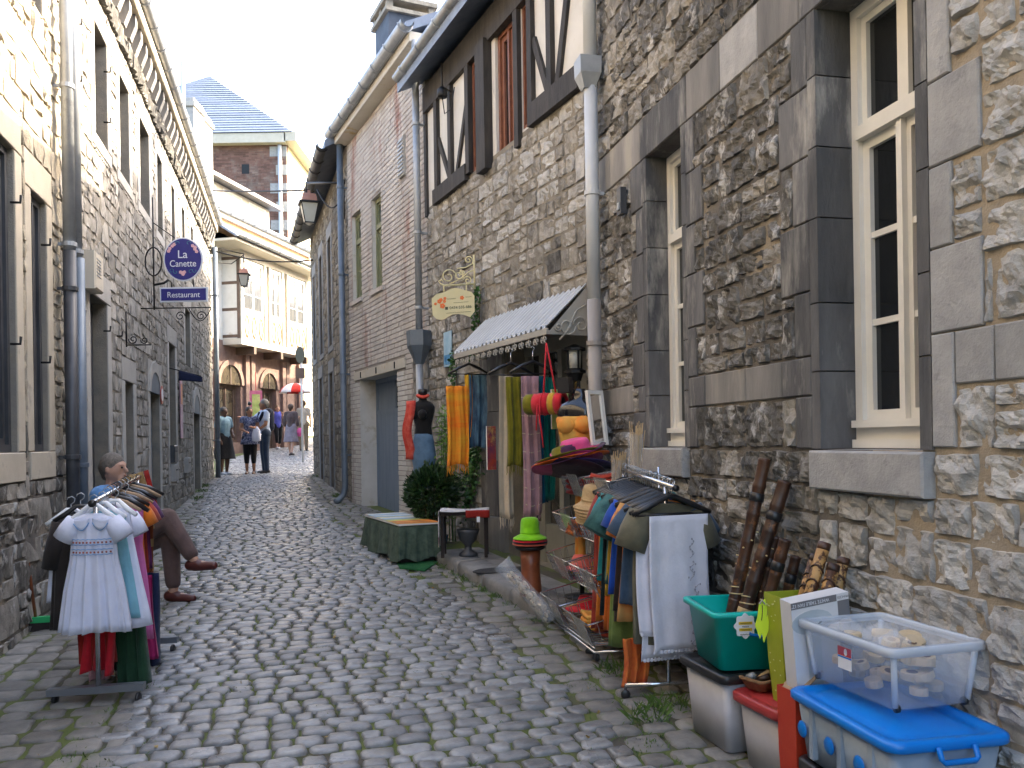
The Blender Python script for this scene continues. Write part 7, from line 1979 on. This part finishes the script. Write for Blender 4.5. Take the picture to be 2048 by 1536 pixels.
t.add([p + Vector((0, 0, .032)) for p in gp] + [p + Vector((0, 0, .02)) for p in gp], [(4, 3, 2, 1, 0)[::-1]] + [(k, (k + 1) % 5, 5 + (k + 1) % 5, 5 + k) for k in range(5)])
tag(t.obj('turf_mat', mat('artificial turf', (.008, .10, .025), (.015, .16, .04), scale=30, rough=.9, bump=.8, bscale=300)), 'bright green artificial turf mat under the draped bench', 'mat')
# ---------------- throw over a plant stand, urn, planters, door mat
c = at(930, 1085, 7.95); zk = kz(7.95) + .012
e = empty('plant_stand', loc=(c.x, c.y, zk), label='dark plant stand draped with a white, black and red throw', cat='stand')
ht = at(930, 1022, 7.95).z - zk
t = MB()
for x in (-.2, .2):
    for y in (-.12, .12): t.bar((x, y, 0), (x, y, ht - .02), .03)
t.box(-.22, .22, -.14, .14, ht - .03, ht); t.obj('frame', m_dbrown, e)
m_thr = mat('cloth throw print', (.62, .60, .62), (.55, .53, .50), scale=5, rough=.9, c3=(.10, .02, .04), c3scale=6, c3lo=.55, c3hi=.6)
def thr(a, b):
    x = -.25 + .5 * a; s_ = b * .9
    if a < .3: return (-.232 - .01 * math.sin(6 * b), -.16 + .32 * b, ht + .012 - (.3 - a) / .3 * .33)
    return (-.232 + (a - .3) / .7 * .46, -.16 + .32 * b, ht + .014 + .006 * math.sin(9 * a + 5 * b))
t = MB(); t.grid(thr, 20, 10, thick=.006); t.obj('throw', m_thr, e, True)
t = MB(); t.grid(lambda a, b: (.02 + .22 * a, -.165 - .004 * math.sin(8 * a), ht + .02 - .07 * b), 8, 3, thick=.004); t.obj('red_border', m_redk, e, True)
t = MB(); t.box(.12, .15, -.172, -.170, ht - .09, ht - .04); t.obj('price_tag', m_swhite, e)
e = empty('garden_urn', loc=(c.x + .03, c.y - .02, zk), label='dark cast urn under the draped plant stand', cat='urn')
t = MB(); t.lathe([(.09, 0), (.085, .03), (.035, .06), (.03, .10), (.08, .15), (.10, .22), (.11, .25)], 18); t.obj('bowl', m_zincd, e, True)
e = tag(MB().prism([(0, 0), (1, 0), (1, 1)], 0, 0).obj('x', m_blk), 'x', 'x') if False else None
c = at(1003, 1122, 7.2)
t = MB(); t.lathe([(.21, 0), (.215, .008), (.2, .014)], 28, M=tr(c.x, c.y, kz(c.y) + .010) @ rot('Z', 20), sx=1.2, sy=.62); tag(t.obj('door_mat', mat('charcoal coir', (.03, .03, .03), (.055, .052, .05), scale=60, rough=.95, bump=.6, bscale=300)), 'oval charcoal door mat on the raised pavement', 'mat')
# ---------------- plants
m_leafd = mat('dark glossy leaf', (.008, .028, .007), (.03, .075, .018), scale=9, rough=.4, rnd=.4); m_leafl = mat('fresh bamboo leaf', (.10, .22, .03), (.20, .36, .06), scale=8, rough=.55, rnd=.3); m_leafi = mat('ivy leaf', (.02, .075, .015), (.06, .16, .03), scale=9, rough=.5, rnd=.35); m_stem = mat('brown stem', (.12, .085, .04), (.18, .13, .07), scale=9, rough=.8); m_potb = mat('blue glazed pot', (.01, .05, .10), (.02, .08, .14), scale=4, rough=.25)
def leaf(mb, rr, p, L_, w, dr):
    d = Vector(dr).normalized(); s_ = d.cross(Vector((rr.uniform(-1, 1), rr.uniform(-1, 1), rr.uniform(-.3, 1)))); s_ = s_.normalized() if s_.length > 1e-4 else Vector((1, 0, 0)); n_ = d.cross(s_)
    p = Vector(p); m_ = p + d * L_ * .5 + n_ * L_ * .10
    mb.add([p, m_ + s_ * w, p + d * L_, m_ - s_ * w], [(0, 1, 2), (0, 2, 3)])
rr = random.Random(15)
c = at(866, 1045, 8.75); g0 = gz(8.75)
e = empty('potted_shrub', loc=(c.x, c.y, g0), label='round dark glossy shrub in a blue pot behind the draped bench', cat='shrub')
t = MB(); t.lathe([(.11, 0), (.14, .10), (.155, .19), (.16, .20), (.14, .20)], 20); t.obj('pot', m_potb, e, True)
zc = at(860, 985, 8.75).z - g0
t = MB(); 
for k in range(9): a = k * .7; t.tube([(0, 0, .18), (.08 * math.cos(a), .08 * math.sin(a), zc * .6), (.2 * math.cos(a), .2 * math.sin(a), zc + .08 * math.sin(k * 2))], [.012, .008, .003], 6)
t.obj('stems', m_stem, e, True)
t = MB()
for k in range(2600):
    u_, v_ = rr.uniform(-1, 1), rr.uniform(0, 6.28); r_ = (.55 + .45 * rr.random()) ; q = math.sqrt(1 - u_ * u_)
    lump = 1 + .18 * noise.noise(Vector((q * math.cos(v_) * 2.2, q * math.sin(v_) * 2.2, u_ * 2.2)))
    d = Vector((q * math.cos(v_), q * math.sin(v_), u_)); p = Vector((d.x * .27, d.y * .27, d.z * .27)) * r_ * lump + Vector((0, 0, zc))
    leaf(t, rr, p, rr.uniform(.045, .08), rr.uniform(.010, .016), d + Vector((rr.uniform(-.7, .7), rr.uniform(-.7, .7), rr.uniform(-.2, .9))))
t.obj('foliage', m_leafd, e)
c = at(890, 985, 9.0); g0 = gz(9.0)
e = empty('bamboo_plant', loc=(c.x, c.y, g0), label='feathery light green bamboo plant climbing beside the zinc pipe', cat='plant')
t = MB(); tl = MB()
for k in range(14):
    x0, y0 = rr.uniform(-.10, .12), rr.uniform(-.06, .1); hh_ = rr.uniform(.9, 1.62); lx_, ly_ = rr.uniform(-.10, .12), rr.uniform(-.1, .08)
    P_ = [Vector((x0 + lx_ * f_ * f_, y0 + ly_ * f_ * f_, hh_ * f_)) for f_ in (0, .25, .5, .75, 1)]
    t.tube(P_, [.006, .005, .004, .003, .0015], 5)
    for q in range(70):
        f_ = rr.uniform(.28, 1); p = Vector((x0 + lx_ * f_ * f_, y0 + ly_ * f_ * f_, hh_ * f_)) + Vector((rr.gauss(0, .035), rr.gauss(0, .035), 0))
        leaf(tl, rr, p, rr.uniform(.05, .11), rr.uniform(.004, .008), (rr.uniform(-1, 1), rr.uniform(-1, 1), rr.uniform(-.9, .5)))
t.obj('canes', m_leafi, e, True); tl.obj('foliage', m_leafl, e)
def ivy(label, pts, n_, spread, seed):
    rr = random.Random(seed); a, b = WM.uz(*pts[0], .03)
    e = empty('ivy', M=WM.M @ tr(a, 0, b), label=label, cat='ivy', group='ivy on the shop wall')
    t = MB(); P_ = [Vector((WM.uz(*p, .03)[0] - a, .03, WM.uz(*p, .03)[1] - b)) for p in pts]; t.tube(P_, .006, 5); t.obj('vine', m_stem, e, True)
    t = MB()
    for k in range(n_):
        s_ = rr.uniform(0, len(P_) - 1.001); i = int(s_); p = P_[i].lerp(P_[i + 1], s_ - i) + Vector((rr.gauss(0, spread), rr.uniform(0, .06), rr.gauss(0, spread)))
        leaf(t, rr, p, rr.uniform(.03, .055), rr.uniform(.014, .024), (rr.uniform(-1, 1), rr.uniform(.1, .8), rr.uniform(-1, .3)))
    t.obj('leaves', m_leafi, e)
ivy('ivy strand climbing the wall right of the cream sign', [(945, 720), (955, 680), (958, 640), (960, 600), (962, 575)], 170, .03, 3)
ivy('thick ivy clump below the tie-dyed scarves', [(940, 1010), (945, 960), (952, 920), (960, 880)], 520, .10, 4)
ivy('thin ivy strand left of the canopy', [(915, 790), (912, 740), (914, 700)], 110, .03, 5)
# ================================================================== people
def skinmat(n, c): return mat('skin ' + n, tuple(x * .92 for x in c), tuple(min(1, x * 1.08) for x in c), scale=20, rough=.55, spec=.35)
S_LIGHT = skinmat('light', (.48, .28, .20)); S_TAN = skinmat('tan', (.30, .15, .09)); S_DARK = skinmat('dark', (.10, .05, .032))
BASE = dict(pel=(0, 0, .93), wst=(0, 0, 1.06), chs=(0, 0, 1.28), nck=(0, 0, 1.43), hd=(0, -.015, 1.585),
            shL=(-.165, 0, 1.385), elL=(-.215, .01, 1.12), wrL=(-.215, -.06, .90), shR=(.165, 0, 1.385), elR=(.215, .01, 1.12), wrR=(.215, -.06, .90),
            hpL=(-.085, 0, .91), knL=(-.085, -.015, .50), anL=(-.085, .01, .085), hpR=(.085, 0, .91), knR=(.085, -.015, .50), anR=(.085, .01, .085))
def add_head(b, J, s, face):
    h = Vector(J['hd']); f_ = Vector(face).normalized(); sd = Vector((0, 0, 1)).cross(f_).normalized()
    b.ball(h, .098 * s, 14, 10, sc=(.86, .92, 1.12)); b.capsule(h + f_ * .03 * s - Vector((0, 0, .06 * s)), h + f_ * .055 * s - Vector((0, 0, .085 * s)), .058 * s, .042 * s)
    b.capsule(h + f_ * .088 * s + Vector((0, 0, .02 * s)), h + f_ * .108 * s - Vector((0, 0, .018 * s)), .010 * s, .015 * s)
    for q in (-1, 1): b.ball(h + sd * .084 * s * q - f_ * .005 - Vector((0, 0, .01)), .026 * s, 8, 6, sc=(.6, 1, 1.2))
    b.capsule(h + f_ * .085 * s - Vector((0, 0, .05 * s)), h + f_ * .090 * s - Vector((0, 0, .052 * s)), .014 * s, .014 * s)
    b.capsule(h + f_ * .075 * s + Vector((0, 0, .032 * s)) + sd * .03 * s, h + f_ * .075 * s + Vector((0, 0, .032 * s)) - sd * .03 * s, .014 * s, .014 * s)
def add_hand(b, wr, el, s=1.0, curl=.6):
    wr = Vector(wr); d = (wr - Vector(el)).normalized(); a = d.cross(Vector((0, 0, 1))); a = a.normalized() if a.length > .1 else Vector((0, 1, 0)); dn = d.cross(a)
    pc = wr + d * .045 * s
    b.capsule(wr, pc + d * .03 * s, .026 * s, .034 * s)
    for k in range(4):
        o = a * (-.027 + .018 * k) * s; L_ = (.062, .072, .068, .052)[k] * s
        p0 = pc + d * .04 * s + o; p1 = p0 + d * L_ * .5 - dn * .004; p2 = p1 + d * L_ * .5 * (1 - curl * .4) + dn * L_ * .5 * curl
        b.capsule(p0, p1, .0095 * s, .009 * s, 8); b.capsule(p1, p2, .009 * s, .0075 * s, 8)
    p0 = wr + d * .02 * s - a * .03 * s; p1 = p0 + d * .035 * s - a * .018 * s; b.capsule(p0, p1, .012 * s, .010 * s, 8); b.capsule(p1, p1 + d * .028 * s, .010 * s, .008 * s, 8)
def person(label, loc, rz, J=None, h=1.7, skin=S_LIGHT, hair=(.05, .035, .025), hairlen=.0, face=(0, -1, 0), top=None, top_sl=.5, bottom=None, bottom_kind='trousers', bot_len=.1, shoes=(.02, .02, .02), build=1.0, voxel=.014, toes=(0, -1, 0), bare_shoulders=False, toesL=None, toesR=None, hood=None):
    K = dict(BASE); K.update(J or {}); sc = h / 1.70
    K = {k: Vector(v) * sc for k, v in K.items()}
    e = empty('person', loc=loc, rz=rz, label=label, cat='person')
    b = MB(); w = build
    b.capsule(K['pel'] + (K['hpL'] - K['pel']) * .6, K['pel'] + (K['hpR'] - K['pel']) * .6, .10 * w, .10 * w); b.capsule(K['pel'], K['wst'], .115 * w, .105 * w); b.capsule(K['wst'], K['chs'], .105 * w, .125 * w)
    b.capsule(K['shL'], K['shR'], .062 * w, .062 * w); b.capsule(K['chs'], K['nck'], .115 * w, .055); b.capsule(K['nck'] - Vector((0, 0, .03)), K['hd'], .05, .052)
    for q in 'LR':
        b.capsule(K['sh' + q], K['el' + q], .050 * w, .040 * w); b.capsule(K['el' + q], K['wr' + q], .040 * w, .027); add_hand(b, K['wr' + q], K['el' + q], .95)
        b.capsule(K['hp' + q], K['kn' + q], .085 * w, .056 * w); b.capsule(K['kn' + q], K['kn' + q].lerp(K['an' + q], .35), .055 * w, .052 * w); b.capsule(K['kn' + q].lerp(K['an' + q], .35), K['an' + q], .052 * w, .034)
        tv = Vector((toesL if q == 'L' else toesR) or toes).normalized(); b.capsule(K['an' + q] - Vector((0, 0, .03)) - tv * .03, K['an' + q] - Vector((0, 0, .05)) + tv * .13, .036, .030)
    add_head(b, K, sc, face)
    o = b.obj('body', skin, e, True); remesh(o, voxel, 3)
    f_ = Vector(face).normalized(); sd = Vector((0, 0, 1)).cross(f_).normalized(); hd = K['hd']
    for q in (-1, 1): t = MB(); t.ball(hd + f_ * .086 * sc + sd * .032 * sc * q + Vector((0, 0, .012 * sc)), .0095 * sc, 8, 6); t.obj('eye', m_blk, e, True)
    t = MB(); t.bar(hd + f_ * .096 * sc + sd * .02 - Vector((0, 0, .049 * sc)), hd + f_ * .096 * sc - sd * .02 - Vector((0, 0, .049 * sc)), .006); t.obj('mouth', mat('lips', (.30, .10, .08), rough=.5), e)
    if hair:
        t = MB(); c_ = hd - f_ * .018 * sc + Vector((0, 0, .022 * sc)); t.ball(c_, .104 * sc, 16, 10, sc=(.92, .95, 1.03)); t.capsule(hd - f_ * .06 * sc, hd - f_ * .06 * sc - Vector((0, 0, .05 + hairlen)), .07 * sc, .05 * sc)
        ho = t.obj('hair', mat('hair %.2f %.2f %.2f' % hair, tuple(x * .7 for x in hair), tuple(x * 1.3 for x in hair), scale=60, rough=.6, bump=.6, bscale=160), e, True); remesh(ho, .012, 1)
    if top:
        t = MB(); g = .016
        t.capsule(K['wst'] - Vector((0, 0, .12)), K['wst'], .122 * w + g, .112 * w + g); t.capsule(K['wst'], K['chs'], .110 * w + g, .128 * w + g); t.capsule(K['chs'], K['nck'] - Vector((0, 0, .05)), .118 * w + g, .07)
        t.capsule(K['shL'].lerp(K['shR'], .06 if not bare_shoulders else .22), K['shL'].lerp(K['shR'], .94 if not bare_shoulders else .78), .062 * w + g, .062 * w + g)
        if not bare_shoulders:
            for q in 'LR':
                a = K['sh' + q]; 
                if top_sl <= 1: t.capsule(a, a.lerp(K['el' + q], top_sl), .056 * w + g, .052 * w + g)
                else: t.capsule(a, K['el' + q], .056 * w + g, .047 * w + g); t.capsule(K['el' + q], K['el' + q].lerp(K['wr' + q], top_sl - 1), .047 * w + g, .036 + g)
        o = t.obj('top', top, e, True); remesh(o, voxel, 4)
    if bottom:
        t = MB(); g = .014
        if bottom_kind == 'trousers':
            t.capsule(K['pel'].lerp(K['wst'], .7), K['pel'], .112 * w + g, .118 * w + g); t.capsule(K['hpL'], K['hpR'], .10 * w + g, .10 * w + g)
            for q in 'LR':
                t.capsule(K['hp' + q], K['kn' + q], .088 * w + g, .060 * w + g); e_ = K['kn' + q].lerp(K['an' + q], 1 - bot_len); t.capsule(K['kn' + q], e_, .060 * w + g, .046 + g)
            o = t.obj('trousers', bottom, e, True); remesh(o, voxel, 4)
        else:
            z0 = K['wst'].z; z1 = z0 - bot_len; fl = .24 * w
            t.lathe([(fl * 1.02, z1), (fl, z1 + .02), (.20 * w, z1 + (z0 - z1) * .5), (.175 * w, z0 - .12), (.135 * w, z0)], 26, M=tr(K['pel'].x, K['pel'].y, 0), sy=.78, wob=lambda a, z: .05 * math.sin(7 * a) * (z0 - z) / (z0 - z1)); t.obj('skirt', bottom, e, True)
    if shoes:
        for q in 'LR':
            tv = Vector((toesL if q == 'L' else toesR) or toes).normalized(); t = MB(); a = K['an' + q]
            t.capsule(a - tv * .035 - Vector((0, 0, .035)), a + tv * .02 - Vector((0, 0, .035)), .045, .045); t.capsule(a - Vector((0, 0, .045)), a + tv * .15 - Vector((0, 0, .055)), .042, .034); o = t.obj('shoe', mat('shoe %.2f %.2f %.2f' % shoes, shoes, rough=.4), e, True); remesh(o, .010, 2)
    return e, K
def gp(x, y, Y): p = at(x, y, Y); return Vector((p.x, p.y, gz(p.y)))
# seated man, legs crossed, looking along the lane to the right
G0 = gz(6.65); bx = Vector((-3.02, 6.72, G0))
def sj(x, z, dy=0.0): return (x - bx.x, dy, z - G0)
SJ = dict(pel=sj(-3.16, .68), wst=sj(-3.20, .82), chs=sj(-3.20, 1.02), nck=sj(-3.18, 1.17), hd=sj(-3.155, 1.325),
          shL=sj(-3.17, 1.12, .17), elL=sj(-3.06, .90, .2), wrL=sj(-2.86, .88, .08), shR=sj(-3.19, 1.12, -.17), elR=sj(-3.10, .88, -.20), wrR=sj(-2.88, .86, -.06),
          hpL=sj(-3.12, .68, .09), knL=sj(-2.74, .80, .04), anL=sj(-2.70, .345, .0), hpR=sj(-3.12, .70, -.09), knR=sj(-2.72, .93, -.05), anR=sj(-2.50, .60, -.08))
person('grey-haired man in blue shirt and brown trousers, seated with crossed legs', bx, 0, SJ, 1.70, S_LIGHT, hair=(.13, .11, .09), face=(1, -.12, -.05), top=cloth('blue chambray', (.10, .22, .42)), top_sl=.7, bottom=cloth('brown trousers', (.12, .078, .07)), bot_len=.16, shoes=(.085, .018, .014), voxel=.010, build=1.08, toesL=(1, -.05, -.02), toesR=(1, -.05, .08))
e = empty('folding_stool', loc=(bx.x - .14, bx.y, G0), label='low dark stool under the seated man', cat='stool')
t = MB(); t.box(-.18, .16, -.17, .17, .33, .36); t.obj('seat', m_dbrown, e)
for x in (-.15, .13):
    for y in (-.14, .14): t = MB(); t.bar((x, y, .0), (x, y, .33), .03); t.obj('leg', m_dbrown, e)
m_skyt = cloth('pale blue top', (.19, .30, .36)); m_black = cloth('black skirt', (.008, .008, .010)); m_flor = mat('cloth blue floral', (.03, .04, .11), (.22, .24, .34), scale=28, rough=.9, lo=.45, hi=.58); m_jeans = cloth('dark jeans', (.022, .035, .065)); m_lshirt = cloth('pale shirt', (.42, .50, .66), var=.06)
p = gp(449, 951, 20.2)
person('woman in pale blue top and black skirt, leftmost of the three talking', p, RAD(60), dict(elR=(.2, -.04, 1.14), wrR=(.12, -.18, 1.02), elL=(-.2, .02, 1.12), wrL=(-.18, -.08, .88)), 1.62, S_DARK, hair=(.018, .015, .013), top=m_skyt, top_sl=.6, bottom=m_black, bottom_kind='skirt', bot_len=.62, shoes=(.30, .32, .36), build=1.15)
p = gp(501, 950, 20.4)
e, K = person('woman in blue floral dress and black leggings, between the two others', p, RAD(10), dict(elR=(.22, -.06, 1.16), wrR=(.10, -.22, 1.18), elL=(-.22, -.04, 1.14), wrL=(-.08, -.2, 1.08)), 1.62, S_TAN, hair=(.03, .018, .012), hairlen=.08, face=(.5, -.7, 0), top=m_flor, top_sl=.2, bottom=m_black, bottom_kind='trousers', bot_len=.55, shoes=(.12, .06, .03))
t = MB(); t.lathe([(.22, .72), (.2, .80), (.16, .98), (.125, 1.06)], 26, sy=.8, wob=lambda a, z: .05 * math.sin(8 * a)); t.obj('dress_skirt', m_flor, e, True)
t = MB(); t.lathe([(.02, .78), (.10, .80), (.11, .95), (.07, 1.08), (.03, 1.14)], 14, M=tr(.17, -.14, 0), sy=.5, wob=lambda a, z: .08 * math.sin(5 * a)); t.obj('white_bag', m_wcot, e, True)
t = MB(); t.ball((0, .06, 1.70), .05, 10, 8); t.obj('hair_bun', m_blk, e, True)
p = gp(531, 948, 20.6)
e, K = person('tall man in pale shirt and jeans pointing, dark jumper over his shoulders', p, RAD(-55), dict(shL=(-.17, 0, 1.39), elL=(-.28, -.20, 1.22), wrL=(-.30, -.42, 1.28), elR=(.2, -.05, 1.12), wrR=(.14, -.2, 1.0)), 1.80, S_TAN, hair=(.14, .13, .12), face=(-.4, -1, 0), top=m_lshirt, top_sl=.55, bottom=m_jeans, bot_len=.03, shoes=(.015, .013, .012), build=1.05)
t = MB(); t.capsule((-.17, .04, 1.50), (.17, .04, 1.50), .075, .075); t.capsule((0, .10, 1.46), (0, .13, 1.12), .13, .11); t.capsule((-.13, -.08, 1.46), (-.06, -.15, 1.28), .045, .035); t.capsule((.13, -.08, 1.46), (.06, -.15, 1.28), .045, .035); o = t.obj('jumper', cloth('navy jumper', (.008, .012, .03)), e, True); remesh(o, .014, 3)
p = gp(583, 915, 27.0)
e, K = person('woman walking away in brown top and grey lilac skirt with pink bag', p, RAD(170), dict(knL=(-.08, .06, .5), anL=(-.08, .16, .12), anR=(.085, -.12, .085)), 1.66, S_LIGHT, hair=(.05, .025, .015), hairlen=.02, top=cloth('brown cardigan', (.085, .06, .06)), top_sl=1.5, bottom=cloth('grey lilac skirt', (.20, .17, .20)), bottom_kind='skirt', bot_len=.58, shoes=(.03, .02, .02))
t = MB(); t.lathe([(.02, .62), (.10, .64), (.11, .80), (.04, .90)], 14, M=tr(-.27, -.05, 0), sy=.5); t.obj('pink_bag', cloth('pink bag', (.62, .10, .25)), e, True)
p = gp(556, 895, 30.5)
person('girl in violet blue vest and dark cropped leggings, walking at the bend', p, RAD(35), dict(knL=(-.08, -.12, .52), anL=(-.08, -.14, .12), anR=(.085, .14, .10), elR=(.18, -.15, 1.2), wrR=(.10, -.25, 1.35)), 1.60, S_LIGHT, hair=(.16, .09, .04), hairlen=.12, top=cloth('violet blue vest', (.10, .11, .45)), bare_shoulders=True, bottom=m_black, bot_len=.45, shoes=(.45, .45, .48))
p = gp(608, 899, 29.5)
e, K = person('man in striped cream shirt and khaki trousers, beneath the red umbrella', p, RAD(185), dict(elR=(.21, -.05, 1.14), wrR=(.16, -.22, 1.20)), 1.76, S_LIGHT, hair=(.10, .06, .035), top=mat('cloth cream stripe', (.50, .45, .37), (.42, .34, .27), scale=20, rough=.9, stretch=(3, 3, .05)), top_sl=.6, bottom=cloth('khaki trousers', (.22, .17, .11)), bot_len=.05, shoes=(.03, .02, .015))
# red and white umbrella held above them
c = at(590, 786, 29.4)
um = empty('umbrella', loc=c, label='red and white panelled umbrella held above the walkers', cat='umbrella')
m_umr = cloth('red umbrella', (.55, .03, .02)); m_umw = cloth('white umbrella', (.70, .66, .66), var=.04)
R_ = .56
for k in range(8):
    a0, a1 = 2 * math.pi * k / 8, 2 * math.pi * (k + 1) / 8
    t = MB(); t.grid(lambda a, b: (R_ * math.sin(b * 1.25) / math.sin(1.25) * math.cos(a0 + (a1 - a0) * a) * (1 - .05 * math.sin(math.pi * a) * b), R_ * math.sin(b * 1.25) / math.sin(1.25) * math.sin(a0 + (a1 - a0) * a) * (1 - .05 * math.sin(math.pi * a) * b), .34 * (math.cos(b * 1.25) - math.cos(1.25)) / (1 - math.cos(1.25))), 6, 8, thick=.003); t.obj('panel', (m_umr, m_umw)[k % 2], um, True)
    q = MB(); q.tube([(0, 0, .33), (R_ * .5 * math.cos(a0), R_ * .5 * math.sin(a0), .24), (R_ * math.cos(a0), R_ * math.sin(a0), -.005)], .004, 4); q.obj('rib', m_zinc, um)
t = MB(); t.tube([(0, 0, .40), (0, 0, -.62)], .009, 8); t.tube([(0, 0, -.62), (0, 0, -.70)], .016, 8); t.obj('shaft', m_iron, um, True)
# pink panel and lit frame by the far shop door
c = at(512, 800, 22.6)
e = empty('shop_banner', loc=(c.x, c.y, c.z), rz=RAD(20), label='narrow pink banner hanging beside the far brick door', cat='banner')
t = MB(); t.box(-.16, .16, -.01, .01, -.6, .25); t.obj('banner', cloth('pink banner', (.55, .16, .26)), e); t = MB(); t.box(-.10, .10, -.014, -.01, -.5, .15); t.obj('picture', m_art2, e); t = MB(); t.tube([(0, 0, .25), (0, 0, .75)], .01, 6); t.obj('cord', m_redf, e)
# ================================================================== small fittings on the left wall
def on_left(x, y, off): a, b = WL.uz(x, y, off); return WL.M @ tr(a, off, b)
e = empty('pennant', M=on_left(374, 752, .25), label='small dark pennant sticking out from the left wall past the arched door', cat='flag')
t = MB(); t.tube([(0, -.25, .12), (0, .2, .0)], .008, 6); t.obj('pole', m_iron, e, True)
t = MB(); t.grid(lambda a, b: (.02 * math.sin(4 * a), -.12 + .34 * a, .09 - .1 * a - .16 * b * (1 - .5 * a)), 8, 4, thick=.004); t.obj('cloth', cloth('navy pennant', (.015, .02, .05)), e, True)
e = empty('wall_banner', M=on_left(362, 815, .03), label='narrow pink and white banner on the left wall near the end house', cat='banner')
t = MB(); t.box(-.14, .14, 0, .012, -.5, .45); t.obj('cloth', cloth('pale pink banner', (.50, .30, .34)), e)
t = MB(); t.box(-.10, .10, .012, .016, .05, .38); t.obj('red_motif', m_redl, e)
for k, (x, y, lab) in enumerate(((342, 908, 'dark letter box low on the left wall'), (343, 945, 'pale letter box below the dark one on the left wall'), (370, 930, 'pale meter cover beside the letter boxes'))):
    e = empty('letter_box', M=on_left(x, y, .0), label=lab, cat='letter box', group='boxes low on the left wall')
    t = MB(); V, Fc = block(-.17, .17, -.13, .13, .08, back=.0, ch=.012); t.add(V, Fc); bo_ = t.obj('housing', (m_zincd, m_ash_pale, m_ash_pale)[k], e)
    t = MB(); t.box(-.10, .10, .08, .084, .03, .05); t.obj('slot', m_iron, bo_)
e = empty('road_prohibition_sign', M=on_left(323, 790, .02), label='little round red and white notice beside the arched door', cat='notice')
t = MB(); t.lathe([(.13, 0), (.13, .01)], 20, M=rot('X', -90)); t.obj('ring', m_redl, e); t = MB(); t.lathe([(.09, .011), (.09, .014)], 20, M=rot('X', -90)); t.obj('centre', m_swhite, e)
p = on_ground(84, 1262)
e = empty('broom', loc=(p.x - .02, p.y, gz(p.y)), rz=RAD(15), label='green plastic broom head on a stick, against the left wall', cat='broom')
t = MB(); t.box(-.14, .12, -.02, .02, .06, .10); t.obj('head', mat('green plastic', (.02, .36, .11), rough=.4), e)
t = MB(); t.box(-.13, .11, -.018, .018, .0, .06); t.obj('bristles', m_dbrown, e)
t = MB(); t.tube([(-.02, 0, .09), (-.14, .06, 1.05)], .011, 8); t.obj('stick', m_stool, e, True)
rr = random.Random(77); m_dead = mat('fallen leaf', (.32, .20, .06), (.42, .30, .10), scale=20, rough=.8)
t = MB()
for k in range(40):
    Y = rr.uniform(3, 12); X = rr.uniform(lerp_list(CL, Y) - .3, lerp_list(CR, Y) + .2)
    if X > lerp_list(RIGHTW, Y) - .7: continue
    leaf(t, rr, (X, Y, gz(Y) + .026), rr.uniform(.02, .045), rr.uniform(.006, .012), (rr.uniform(-1, 1), rr.uniform(-1, 1), .05))
tag(t.obj('fallen_leaves', m_dead), 'scattered dry leaves on the cobbles', 'leaves', kind='stuff')
